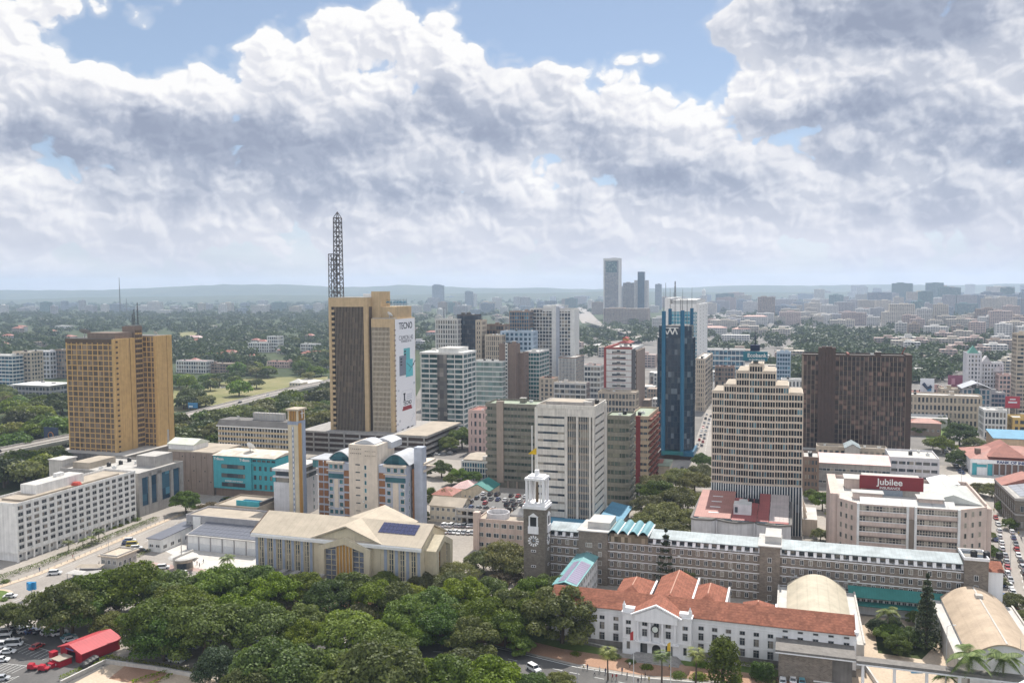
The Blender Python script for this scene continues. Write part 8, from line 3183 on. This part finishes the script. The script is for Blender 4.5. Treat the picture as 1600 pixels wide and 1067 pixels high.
def car(x, y, a, kind='s', col='w', z=0.1, near=True, where=''):
 pr = PROTO[kind]
 o = link(pr['name'], pr['body'], None, (x, y, z), a)
 o.color = COLS[col][0] + (1,)
 o['category'] = pr['name'] if kind != 'v' else 'car'
 link('glass', pr['glass'], o)
 if near:
  for wx in pr['wx']:
   for sy in (-1, 1):
    link('wheel', pr['wheel'], o, (wx, sy * (pr['W'] / 2 - .08), .32))
  for sy in (-1, 1):
   link('headlight', pr['l1'], o, (pr['x1'] - .02, sy * (pr['W'] / 2 - .32), pr['hz'] - .32))
   link('tail_light', pr['l2'], o, (pr['x0'] + .02, sy * (pr['W'] / 2 - .3), pr['hz'] - .36))
 CARS.append((o, COLS[col][1], pr['name'], where, PX((x, y, z + .8))))
 return o


UA, DA = YAW, YAW + math.pi / 2
cr = random.Random(77)


def cars(spec, where, near=True, z=.1):
 for tok in spec.split():
  k, c, px, py, a = tok.split(',')
  p = G(float(px), float(py), z)
  car(p.x, p.y, {'u': UA, 'd': DA, 'n': DA + math.pi, 'l': UA + math.pi, 'a': UA + .5, 'c': DA - .5, 'e': UA - .6}[a] + cr.uniform(-.05, .05), k, c, z, near, where)


def row(p0, p1, n, a, where, mix='wwwsskgbwwr', kinds='sshhv', z=.1, near=False, skip=.0):
 for i in range(n):
  if cr.random() < skip:
   continue
  f = (i + .5) / n
  q = G(p0[0] + (p1[0] - p0[0]) * f, p0[1] + (p1[1] - p0[1]) * f, z)
  car(q.x + cr.uniform(-.3, .3), q.y + cr.uniform(-.3, .3), a + cr.uniform(-.06, .06) + (math.pi if cr.random() < .3 else 0), cr.choice(kinds), cr.choice(mix), z, near, where)


cars('v,w,40,987,c s,b,50,988,c s,k,62,989,c h,w,74,990,c s,g,82,992,c v,w,93,991,c s,m,107,997,c x,w,8,1001,a x,w,22,1008,a x,w,5,992,a s,w,2,1033,a h,s,3,1062,a s,w,110,1001,c', 'in the parking lot beside the red shed')
cars('v,w,203,846,a x,y,207,853,a v,w,213,858,a s,k,222,862,a v,b,200,850,a s,b,197,881,d v,w,255,888,a x,k,291,886,a v,w,284,898,l', 'on the pale forecourt')
cars('v,w,86,897,a s,w,16,933,a s,g,6,957,a', 'on the road by the junction')
cars('v,g,270,1031,u v,b,284,1030,u s,w,276,1034,u v,w,834,1047,e s,s,300,1012,u s,g,430,1064,u s,w,330,1000,u h,b,395,1003,u', 'in the shade of the dark trees')
cars('s,w,1223,1066,d s,w,1239,1064,d h,m,1253,1066,d s,k,1285,1066,d', 'in front of the brick block')
row((1556, 806), (1590, 970), 17, DA, 'in the kerb side queue of the busy street', z=.12, near=True)
row((1570, 800), (1612, 930), 14, DA, 'in the middle queue of the busy street', z=.12, near=True, skip=.1)
row((1548, 800), (1575, 960), 9, DA, 'parked along the left kerb of the busy street', 'wskkgb', z=.12, near=True, skip=.2)
o_, w_, d_ = DECK
uu, dd_ = axes(YAW)
for j, yy in enumerate((4, 13, 21, 30)):
 for i in range(9):
  if cr.random() < .28:
   continue
  q = o_ + uu * (2.5 + i * (w_ - 5) / 8) + dd_ * yy
  car(q.x, q.y, DA + cr.uniform(-.05, .05), cr.choice('ssvh'), cr.choice('wwskkgbr'), 6.52, True, 'on the parking deck')
row((690, 822), (742, 823), 8, DA, 'in the packed lot behind the church', near=True, mix='wwwsgw')
row((688, 832), (742, 834), 8, DA, 'in the packed lot behind the church', near=True, mix='wwwsgw')
row((1088, 705), (1106, 645), 9, DA, 'on the avenue beyond the blue tower', 'wwsskgr'); row((1096, 700), (1111, 648), 9, DA, 'on the avenue beyond the blue tower', 'wwsskgr'); row((1068, 730), (1045, 760), 4, DA, 'on the avenue beyond the blue tower', 'wwk')
row((1468, 694), (1504, 742), 13, DA + .5, 'parked by the bank', 'wskkgbrb'); row((1476, 692), (1512, 738), 10, DA + .5, 'parked by the bank', 'wskkgb', skip=.2)
cars('s,w,999,770,a s,s,1003,776,a h,w,999,783,a v,w,1008,766,a', 'on the small ramp by the planted balconies', False)
row((335, 607), (396, 603), 13, DA, 'parked at the edge of the park', 'wwwsw'); row((452, 602), (470, 600), 4, DA, 'parked at the edge of the park', 'ww')
row((650, 716), (716, 706), 7, UA, 'under the trees by the parking podium', 'wwsk'); row((345, 783), (420, 782), 8, DA, 'in front of the turquoise block', 'kkgbw'); row((690, 804), (706, 806), 3, DA, 'below the tall dark trees', 'kgb')
for f, c in ((.30, 'w'), (.36, 'k'), (.62, 'w'), (.66, 's'), (.12, 'w'), (.86, 'k'), (.9, 'w')):
 i = int(f * (len(FLY) - 1)); q = FLY[i].lerp(FLY[i + 1], f * (len(FLY) - 1) - i)
 tdir = FLY[i + 1] - FLY[i]
 car(q.x, q.y - 4, math.atan2(tdir.y, tdir.x), 'v', c, 6.02, False, 'on the elevated road')

# ------------------------------------------------------------------ car park: red shed, red carts, lines
o = G(95, 1026)
aR = R(-30)
shed = empty('red_shed', (o.x, o.y, 0), aR, 'bright red open shed with a pale red pitched roof at the car park edge', 'shed')
b = MB().box(0, .3, 0, 12, 0, 3.4, 0).box(9.7, 10, 0, 12, 0, 3.4, 0).box(.31, 9.69, 11.7, 12, 0, 3.4, 0).box(.3, 3, 0, .3, 0, 3.4, 0).box(7, 9.7, 0, .3, 0, 3.4, 0).box(.3, 9.7, 0.01, .29, 2.8, 3.4, 0)
b.build('wall', [plain('shed_red', (.36, .012, .028), .5)], shed)
MB().gable(0, 10, 0, 12, 3.4, 4.9, 0, axis='y', ov=.6, wall=1).build('roof', [seam('shed_roof', (.46, .07, .08), 1.0, 1, .5), M_('shed_red')], shed)
MB().box(2.6, 6.2, -.12, -.01, 3.05, 3.45, 0).build('sign_board', [plain('sign_blue', (.10, .13, .30))], shed)
MB().box(3.2, 6.8, -4.6, -1, 0, 1.9, 0).box(3.0, 7.0, -4.9, -.8, 1.9, 2.1, 1).build('counter', [M_('shed_red'), M_('roof_buff')], shed)
for k, (px, py) in enumerate(((52, 1046), (69, 1048))):
 q = G(px, py)
 c = empty('red_cart', (q.x, q.y, .1), aR + .6, ('red cart with black wheels standing alone in the car park', 'red cart with black wheels beside the red counters')[k], 'cart')
 MB().extr([(-1.3, .4), (1.3, .4), (1.4, .9), (.4, 1.0), (.1, 1.7), (-1.2, 1.8), (-1.4, .9)], -.75, .75, 0, axis='y').build('body', [M_('shed_red')], c)
 MB().box(-.9, -.1, -.5, .5, 1.0, 1.3).build('seat', [M_('turquoise')], c)
 for sx in (-.85, .85):
  for sy in (-.8, .8):
   link('wheel', PROTO['s']['wheel'], c, (sx, sy, .32))
for k, (px, py) in enumerate(((84, 1032), (90, 1040), (82, 1042))):
 q = G(px, py)
 lb = ('tall red drinks cabinet by the shed corner', 'stack of red crates below the tall cabinet', 'red counter box next to the red cart')[k]
 c = empty('red_counter', (q.x, q.y, .1), aR, lb, 'counter')
 MB().box(-.9, .9, -.8, .8, 0, (2.6, 1.5, 1.2)[k], 0).box(-1, 1, -.9, .9, (2.6, 1.5, 1.2)[k], (2.7, 1.6, 1.3)[k], 0).box(-.6, .6, -.86, -.81, .4, 1.0, 1).build('cabinet', [M_('shed_red'), M_('lamp_white')], c)
for k, (px, py) in enumerate(((132, 1048), (138, 1044), (143, 1041), (148, 1038))):
 q = G(px, py)
 tk = link('water_tank', TANK, None, (q.x, q.y, 0), 0, ('first', 'second', 'third', 'fourth')[k] + ' black water tank from the hedge corner, in the row below the red shed', 'water tank', 'black water tanks by the red shed')
 tk.scale = (1.2, 1.2, 1.3)
mk = MB()
c0 = G(-10, 1030)
dirs = (G(160, 1004) - G(20, 988)).normalized()
nrm = Vector((-dirs.y, dirs.x, 0))
for (ax, ay), (bx, by), n in (((38, 1005), (88, 1020), 9), ((2, 1036), (42, 1040), 7), ((-20, 1068), (30, 1056), 6)):
 A, B = G(ax, ay), G(bx, by)
 t_ = (B - A)
 for k in range(n):
  p = A + t_ * k / (n - 1) - c0
  d2 = (G(20, 1016) - G(48, 1003)).normalized()
  q = p + d2 * 5
  s = Vector((-d2.y, d2.x, 0)) * .07
  mk.face([(p.x - s.x, p.y - s.y, 0), (p.x + s.x, p.y + s.y, 0), (q.x + s.x, q.y + s.y, 0), (q.x - s.x, q.y - s.y, 0)])
 s = Vector((-t_.y, t_.x, 0)).normalized() * .08
 p, q = A - c0, B - c0
 mk.face([(p.x - s.x, p.y - s.y, .002), (q.x - s.x, q.y - s.y, .002), (q.x + s.x, q.y + s.y, .002), (p.x + s.x, p.y + s.y, .002)])
me = mk.mesh('road_markings', [plain('marking', (.62, .62, .60), .7)])
link('road_markings', me, None, (c0.x, c0.y, .085), kind='structure')


def dashes(pts, on_, off, w=.22, z=.09):
 P = [G(*p) for p in pts]
 q = MB()
 for a, c in zip(P, P[1:]):
  L = (c - a).length
  t_ = (c - a) / L
  n = Vector((-t_.y, t_.x, 0)) * w / 2
  s = 0.0
  while s < L:
   u_, v_ = a + t_ * s - P[0], a + t_ * min(L, s + on_) - P[0]
   q.face([(u_.x - n.x, u_.y - n.y, 0), (v_.x - n.x, v_.y - n.y, 0), (v_.x + n.x, v_.y + n.y, 0), (u_.x + n.x, u_.y + n.y, 0)])
   s += on_ + off
 link('road_markings', q.mesh('road_markings', [M_('marking')]), None, (P[0].x, P[0].y, z), kind='structure')


dashes([(-10, 950), (60, 925), (130, 893), (200, 862), (262, 826), (300, 803)], 3, 4); dashes([(640, 1016), (760, 1022), (890, 1050), (990, 1070)], 3, 4); dashes([(1568, 790), (1592, 880), (1612, 980)], 3, 4)
dashes([(60, 903), (130, 874), (205, 842), (258, 818)], 60, .2, .15); dashes([(640, 1004), (760, 1008), (900, 1042), (1000, 1058), (1130, 1069)], 60, .2, .3); dashes([(1100, 715), (1113, 645)], 3, 3)


def hedge(pts, w, h, label, mat='leaf_mid', dens=26, name='hedge'):
 P = [G(*p) for p in pts]
 gg_ = RS(int(pts[0][0] + 900))
 C, N = [], []
 for a, c in zip(P, P[1:]):
  L = (c - a).length
  n = int(L * dens * (w + 2 * h) / 3)
  t_ = (c - a) / L
  nn = Vector((-t_.y, t_.x, 0))
  s = gg_.uniform(0, L, n); q = gg_.uniform(-1, 1, n); z = gg_.uniform(.1, 1, n) ** .6 * h
  edge = gg_.rand(n) < .5
  z = np.where(edge, z, h * gg_.uniform(.85, 1.08, n)); q = np.where(edge, np.sign(q) * gg_.uniform(.8, 1.05, n), q)
  C.append(np.stack([a.x + t_.x * s + nn.x * q * w / 2, a.y + t_.y * s + nn.y * q * w / 2, z], 1))
  N.append(gg_.normal(size=(n, 3)) * .7 + np.array([0, 0, .5]))
 C, N = np.concatenate(C), np.concatenate(N)
 c0_ = np.array([P[0].x, P[0].y, 0])
 me = quads(name, C - c0_, N, gg_.uniform(.25, .5, len(C)), gg_.uniform(0, 1, len(C)), mat)
 return link(name, me, None, tuple(c0_), 0, label, 'hedge')


hedge([(-20, 912), (60, 886), (130, 858), (185, 836), (245, 812)], 3, 1.5, 'long dark clipped hedge along the foot of the white hotel')
hedge([(170, 1030), (235, 1042), (303, 1052)], 1.4, 1.3, 'yellow green hedge on the wall above the brick courtyard', 'leaf_bright')
hedge([(95, 1064), (135, 1046), (178, 1028)], 1.6, 1.4, 'yellow green hedge running down past the black water tanks', 'leaf_bright')
hedge([(205, 1068), (262, 1050)], 1.0, .9, 'first low hedge across the buff courtyard', 'leaf_bright'); hedge([(228, 1074), (268, 1056)], 1.0, .9, 'second low hedge across the buff courtyard, toward the camera', 'leaf_bright')
hedge([(880, 992), (960, 1010)], 1.6, 1.2, 'dark hedge under the ground floor windows of the white hall', 'leaf_dark'); hedge([(1085, 1034), (1212, 1048)], 1.8, 1.4, 'dark shrub border along the white hall beside the brick block', 'leaf_dark')
hedge([(252, 850), (232, 862), (205, 876)], 1.6, 1.0, 'brown green planted strip beside the solar panelled gatehouse', 'leaf_olive')


def wall_run(pts, h, w, label, mat='concrete_pale', name='garden_wall'):
 P = [G(*p) for p in pts]
 root = empty(name, P[0], 0, label, 'wall')
 for a, c in zip(P, P[1:]):
  L = (c - a).length
  an = math.atan2(c.y - a.y, c.x - a.x)
  o2 = MB().box(.0, L, -w / 2, w / 2, 0, h, 0).box(-.05, L, -w / 2 - .06, w / 2 + .06, h, h + .12, 1).build('wall_run', [M_(mat), M_('roof_pale')], root, (a.x - P[0].x, a.y - P[0].y, 0), an)
 return root


wall_run([(165, 1036), (240, 1046), (305, 1058)], 1.1, .5, 'low pale courtyard wall under the yellow green hedge')
wall_run([(95, 1070), (165, 1036)], 1.1, .5, 'low pale wall beside the black water tanks')
wall_run([(360, 935), (430, 945), (500, 950)], 2.6, .4, 'grey boundary wall glimpsed between the dark trees', 'concrete')
wall_run([(600, 990), (700, 984)], 3.2, 5, 'dark roofed shelter in deep shade under the trees', 'concrete_dark')
wall_run([(1330, 1012), (1372, 1075)], 1.4, .4, 'white parapet wall of the courtyard terrace', 'hall_white')
wall_run([(870, 996), (965, 1018)], .8, .4, 'low stone kerb wall before the white hall', 'concrete_dark')

# roundabout
cars('v,w,20,985,c s,k,30,986,c x,w,-2,1012,a s,w,12,1020,a s,r,58,1012,d', 'in the parking lot beside the red shed')
c = G(4, 934)
rb_ = MB().cyl(0, 0, 0, .16, 8.5, 0, 40).build('roundabout_kerb', [M_('paving_buff')], None, (c.x - 6, c.y, .06), kind='structure')
MB().cyl(0, 0, .0, .18, 7.2, 0, 40).build('roundabout_lawn', [M_('lawn')], None, (c.x - 6, c.y, .06), kind='structure')
# kerbs along the hotel road and bollards
KP = [G(*p) for p in ((-10, 920), (60, 897), (130, 868), (200, 838), (255, 815), (285, 803))]
strip('kerb', [(p.x, p.y) for p in KP], 2.6, .062, 'paving_buff', .13)
bm_ = MB().cyl(0, 0, 0, .8, .11, 0, 8).cyl(0, 0, .8, .95, .14, 0, 8, .05).mesh('bollard', [M_('concrete_pale')])
tot = sum((b2 - a).length for a, b2 in zip(KP, KP[1:]))
s = 0.0
for a, b2 in zip(KP, KP[1:]):
 L = (b2 - a).length
 k = math.ceil(s / 3.2) * 3.2 - s
 while k < L:
  q = a + (b2 - a) * k / L
  link('bollard', bm_, None, (q.x, q.y, .19), 0, 'short pale bollard in the row along the road by the white hotel', 'bollard', 'bollards along the hotel road')
  k += 3.2
 s += L


def lamp_post(px, py, top, label, arm=1.6, name='street_lamp'):
 p = G(px, py)
 h = ZAT(p, top)
 root = empty(name, p, 0, label, 'street lamp')
 MB().cyl(0, 0, 0, h, .11, 0, 8, .06).tube([(0, 0, h - .1), (arm * .6, 0, h + .35), (arm, 0, h + .3)], .05, 0, 5).build('pole', [M_('steel_grey')], root)
 MB().box(arm - .1, arm + .6, -.14, .14, h + .22, h + .36).build('lamp_head', [M_('unit_white')], KIDS[root][-1])


for px, py, top, lab in ((902, 1072, 1040, 'leaning street lamp near the dark trees and the footway'), (1430, 1012, 965, 'street lamp in the courtyard by the conifer'), (1477, 1095, 978, 'tall pole beside the larger vaulted hall'), (1560, 862, 820, 'street lamp beside the car queue, upper one'), (1578, 905, 838, 'street lamp beside the car queue, lower one'),
       (1502, 760, 726, 'street lamp on the pale square by the bank'), (5, 700, 678, 'street lamp over the elevated road beside the park trees'), (84, 690, 662, 'street lamp beside the dark billboard'), (112, 800, 770, 'street lamp at the hotel roof line'), (170, 860, 838, 'street lamp by the guard house'), (650, 690, 640, 'street lamp at the parking podium'), (1112, 690, 668, 'street lamp on the avenue beyond the blue tower')):
 lamp_post(px, py, top, lab)
for px, py, top, col, lab in ((990, 1068, 985, (.40, .05, .05), 'flagpole with a red flag before the town hall door'), (1048, 1068, 1002, (.62, .40, .04), 'flagpole with a yellow flag beside the fan palm'), (1592, 1100, 995, None, 'bare white flagpole by the covered walkway')):
 p = G(px, py)
 h = ZAT(p, top)
 root = empty('flagpole', p, 0, lab, 'flagpole')
 MB().cyl(0, 0, 0, h, .10, 0, 8, .05).build('pole', [M_('frame_white')], root)
 if col:
  f = MB()
  for i in range(4):
   f.face([(-.1 - i * .22, .1 * math.sin(i), h - .1 - i * .12), (-.1 - i * .22, .1 * math.sin(i), h - 2.6), (-.1 - (i + 1) * .22, .1 * math.sin(i + 1), h - 2.6), (-.1 - (i + 1) * .22, .1 * math.sin(i + 1), h - .1 - (i + 1) * .12)])
  f.build('flag', [plain('flag_' + lab[16:19], col, .8)], KIDS[root][-1])
p = G(50, 935)
h = ZAT(p, 909)
root = empty('road_sign', p, 0, 'bright blue cube sign on a white post at the junction', 'sign')
MB().cyl(0, 0, 0, h - 2.6, .3, 0, 8).build('post', [M_('frame_white')], root)
MB().box(-1.5, 1.5, -.4, .4, h - 2.6, h, 0).box(-.4, .4, -1.5, -.41, h - 2.5, h - .1, 0).box(-1.1, -.5, -.46, -.41, h - 2, h - .6, 1).build('sign_cube', [plain('sign_sky', (.03, .25, .50), .4), M_('frame_white')], root)
# tent of grey sheets and market clutter at the junction
for k, (px, py, w_t, lab) in enumerate(((104, 905, 7, 'small white topped stall at the junction'), (118, 896, 9, 'thatched looking brown sunshade by the junction stalls'), (128, 908, 7, 'grey sheet roofed stall nearest the dark trees by the junction'))):
 q = G(px, py)
 root = empty('stall', q, YAW + .3 * k, lab.replace(' nearest', ' beside'), 'stall')
 MB().hip(0, w_t, 0, 3.6, 2.4, 3.1, 0, .3).build('roof', [(M_('rp'), M_('rb'), M_('roof_grey'))[k]], root)
 pp = MB()
 pp.box(.2, w_t - .2, 2.6, 3.4, 0, 1.0, 0)
 pp.build('counter', [M_('gy')], root)
 for x in (.1, w_t - .25):
  for y in (.1, 3.3):
   MB().box(x, x + .15, y, y + .15, 0, 2.4).build('post', [M_('steel_grey')], root)
# garden pool in the court
sheet('water', [(1418, 1040), (1438, 1042), (1442, 1052), (1424, 1052)], .10, 'pool_blue')
# helipad rim the picture is taken from
rim = empty('balustrade', (2.64, 4.69, 0), R(34), 'red edge rail with white rim of the viewing platform, cut by the picture corner', 'railing')
MB().box(-3, 9, -.5, -.051, 102.2, 102.72, 0).box(-3, 9, -.05, -.025, 102.2, 102.73, 1).build('rail', [plain('rail_red', (.46, .12, .09)), M_('frame_white')], rim)

# ------------------------------------------------------------------ people
def person_mesh(name, stride, shirt, legs):
 """standing or walking figure grown as one surface round a skeleton"""
 J = {'pel': (0, 0, .95, .135), 'bel': (0, .01, 1.12, .13), 'che': (0, 0, 1.34, .16), 'nek': (0, 0, 1.52, .06), 'hed': (0, .02, 1.66, .105), 'top': (0, .01, 1.76, .07)}
 E = [('pel', 'bel'), ('bel', 'che'), ('che', 'nek'), ('nek', 'hed'), ('hed', 'top')]
 for s, n in ((-1, 'l'), (1, 'r')):
  f = s * stride
  J.update({'hip' + n: (s * .10, 0, .90, .10), 'kne' + n: (s * .10, f * .5 + .03, .50, .065), 'ank' + n: (s * .10, f, .09, .045), 'toe' + n: (s * .11, f + .17, .04, .04),
     'sho' + n: (s * .20, 0, 1.42, .065), 'elb' + n: (s * .25, -f * .5, 1.14, .045), 'wri' + n: (s * .24, -f * .8 + .08, .90, .032), 'han' + n: (s * .23, -f * .8 + .12, .80, .035)})
  E += [('pel', 'hip' + n), ('hip' + n, 'kne' + n), ('kne' + n, 'ank' + n), ('ank' + n, 'toe' + n), ('che', 'sho' + n), ('sho' + n, 'elb' + n), ('elb' + n, 'wri' + n), ('wri' + n, 'han' + n)]
 ks = list(J)
 me = bpy.data.meshes.new('tmp')
 me.from_pydata([J[k][:3] for k in ks], [(ks.index(a), ks.index(c)) for a, c in E], [])
 ob = bpy.data.objects.new('tmp', me)
 COL.objects.link(ob)
 ob.modifiers.new('s', 'SKIN')
 sv = me.skin_vertices[0].data
 for i, k in enumerate(ks):
  sv[i].radius = (J[k][3], J[k][3])
 sv[0].use_root = True
 ob.modifiers.new('b', 'SUBSURF').levels = 1
 out = bpy.data.meshes.new_from_object(ob.evaluated_get(bpy.context.evaluated_depsgraph_get()))
 bpy.data.objects.remove(ob)
 out.name = name
 for mt in (plain('skin', (.13, .075, .05)), plain('hair', (.012, .010, .010)), shirt, legs, M_('black')):
  out.materials.append(mt)
 for p in out.polygons:
  x, y, z = p.center
  p.material_index = 1 if z > 1.68 or (z > 1.58 and y < -.01) else 0 if z > 1.50 else 0 if abs(x) > .2 and z < 1.05 else 2 if z > .92 else 4 if z < .08 else 3
  p.use_smooth = True
 return out


SH = [('white', (.70, .70, .68)), ('dark blue', (.03, .05, .13)), ('red', (.35, .03, .03)), ('grey', (.25, .25, .26)), ('black', (.025, .025, .025)), ('yellow', (.50, .36, .05))]
FIG = [person_mesh('person', st, plain('shirt_' + n.replace(' ', '_'), c), plain('trousers_' + str(i % 3), ((.03, .03, .04), (.06, .07, .11), (.14, .12, .09))[i % 3])) for i, ((n, c), st) in enumerate(zip(SH, (.22, .02, .26, .05, .2, .24)))]
PEOPLE = []
for i, (px, py, wh) in enumerate(((937, 1051, 'on the brick footway before the white hall'), (918, 1047, 'on the brick footway before the white hall'), (957, 1062, 'on the brick footway before the white hall'), (1002, 1063, 'on the brick footway before the white hall'), (1008, 1060, 'on the brick footway before the white hall'), (1046, 1047, 'on the brick footway before the white hall'), (984, 1043, 'on the brick footway before the white hall'), (972, 1052, 'on the brick footway before the white hall'),
         (308, 883, 'near the round kiosk'), (312, 886, 'near the round kiosk'), (318, 880, 'near the round kiosk'), (272, 884, 'near the round kiosk'), (117, 876, 'on the kerb below the white hotel'), (62, 893, 'on the kerb below the white hotel'), (114, 873, 'on the kerb below the white hotel'), (155, 884, 'beside the guard house'), (1447, 1014, 'in the garden court'), (1553, 800, 'beside the busy street'), (1590, 790, 'beside the busy street'), (1596, 845, 'beside the busy street'), (1592, 860, 'beside the busy street'), (1588, 800, 'beside the busy street'), (1580, 785, 'beside the busy street'), (1594, 815, 'beside the busy street'), *[(1578 + 3.4 * j % 24, 776 + j * 5.5, 'beside the busy street') for j in range(14)], *[(1084 + j * 2.1, 722 - j * 5, 'on the avenue beyond the blue tower') for j in range(9)], *[(912 + j * 17, 1046 + j * 3.4 + 6 * (j % 2), 'on the brick footway before the white hall') for j in range(7)])):
 k = i % 6
 q = G(px, py)
 o = link('person', FIG[k], None, (q.x, q.y, .1), cr.uniform(0, 6.28))
 o['category'] = 'person'
 PEOPLE.append((o, SH[k][0] + ' shirt', wh, (px, py)))

# ------------------------------------------------------------------ haze, then a label of its own for each repeat
LM = [('the ochre office slabs', 185, 620), ('the white hotel', 110, 820), ('the turquoise block', 380, 740), ('the cream church', 560, 870), ('the slim bell tower', 462, 720), ('the phone banner tower', 580, 580), ('the brown clock tower', 838, 850),
  ('the stained white tower', 890, 720), ('the blue glass tower', 1052, 610), ('the stepped bank tower', 1185, 680), ('the dark brown slab', 1336, 620), ('the red roof sign', 1392, 752), ('the pagoda crown tower', 968, 580), ('the tallest far tower', 955, 450),
  ('the pale twin tower', 863, 540), ('the red shed', 125, 1010), ('the round kiosk', 287, 875), ('the town hall pediment', 1028, 980), ('the brick block', 1265, 1030), ('the larger vaulted hall', 1530, 970), ('the lettered bank', 1560, 715), ('the white billboard', 1448, 604),
  ('the green peaked roof', 1520, 545), ('the striped edge tower', 1592, 580), ('the dark billboard', 80, 675), ('the hilltop block', 1477, 460), ('the white slab on the skyline', 1279, 465), ('the lone skyline tower', 684, 462), ('the car deck', 765, 790), ('the stone building', 1580, 790),
  ('the blue roadside billboard', 301, 633), ('the curved concrete hall', 50, 608), ('the aerial mast', 188, 470), ('the green building site', 1131, 470)]
ORD = ['first', 'second', 'third', 'fourth', 'fifth', 'sixth', 'seventh', 'eighth', 'ninth', 'tenth', 'eleventh', 'twelfth', 'thirteenth', 'fourteenth', 'fifteenth', 'sixteenth', 'seventeenth', 'eighteenth', 'nineteenth', 'twentieth']
ORD += [t_ + o_n for t_ in ('twenty-', 'thirty-', 'forty-', 'fifty-', 'sixty-', 'seventy-', 'eighty-', 'ninety-', 'hundred-and-', 'hundred-and-ten-and-') for o_n in ORD[:9]]


def number_off(items, group):
 """items (object, phrase, pixel): counted outward from the landmark each stands next to"""
 by = {}
 for o, ph, pix, *fix in items:
  if fix and fix[0]:
   key = (ph, fix[0], None)
  else:
   l = min(LM, key=lambda q: (q[1] - pix[0]) ** 2 + 2.5 * (q[2] - pix[1]) ** 2)
   key = (ph, l[0], (l[1], l[2]))
  by.setdefault(key, []).append((o, pix))
 for (ph, l, at), v in by.items():
  if at:
   v.sort(key=lambda q: (q[1][0] - at[0]) ** 2 + (q[1][1] - at[1]) ** 2)
   for i, (o, _) in enumerate(v):
    o['label'] = f'{ph}, {ORD[i]} out from {l}' if len(v) > 1 else f'{ph}, alone next to {l}'
    o['group'] = group
  else:
   v.sort(key=lambda q: (q[1][0] + q[1][1] * .5))
   for i, (o, _) in enumerate(v):
    o['label'] = f'{ph} {l}, {ORD[i]} such along' if len(v) > 1 else f'only {ph} {l}'
    o['group'] = group


number_off([(o, f'far {word} {form}' if form != 'house with a red roof' else f'far {word} red roofed house', pix) for o, word, form, pix in FAR], 'buildings of the far city')
WORDS = {'d': 'dark green broad tree', 'm': 'mid green broad tree', 'y': 'bright yellow green tree', 'o': 'olive spreading tree', 'f': 'feathery pale olive tree', 'r': 'brown bare tree', 'b': 'dense blue green tree', 't': 'upright dark tree', 's': 'low green shrub', 'w': 'pale flowering shrub',
   'p': 'park tree', 'c': 'dark conifer', 'a': 'sparse tiered dark tree', 'v': 'tall leafy evergreen', 'q': 'dark pointed cypress', 'P': 'fan palm', 'N': 'feather palm'}
number_off([(o, WORDS[k], pix) for o, k, pix in PLANTS], 'trees and plants of the city')
for o, k, _ in PLANTS:
 o['category'] = 'palm' if k in 'PN' else 'shrub' if k in 'sw' else 'tree'
number_off([(o, f'{c} {n}', pix, w) for o, c, n, w, pix in CARS], 'cars of the city')
number_off([(o, f'person in {s}', pix, w) for o, s, w, pix in PEOPLE], 'people on foot')
number_off([(o, 'thin lattice mast', pix) for o, pix in MASTS], 'lattice masts on the skyline')
for o, _ in MASTS:
 o['category'] = 'mast'

hz = MB().box(-14000, 14000, -400, 13500, -4, 300).mesh('haze', [])
hm = bpy.data.materials.new('haze')
hm.use_nodes = True
ht_ = NT(hm.node_tree)
ht_.n.clear()
pv = ht_.new('ShaderNodeVolumePrincipled')
pv.inputs['Color'].default_value = HAZE_COLOR + (1,)
pv.inputs['Density'].default_value = HAZE_DENSITY
pv.inputs['Anisotropy'].default_value = .2
ho = ht_.new('ShaderNodeOutputMaterial')
ht_.l.new(pv.outputs[0], ho.inputs['Volume'])
hz.materials.append(hm)
link('haze', hz, None, label='thin bluish haze lying over the whole city', cat='haze', kind='stuff')
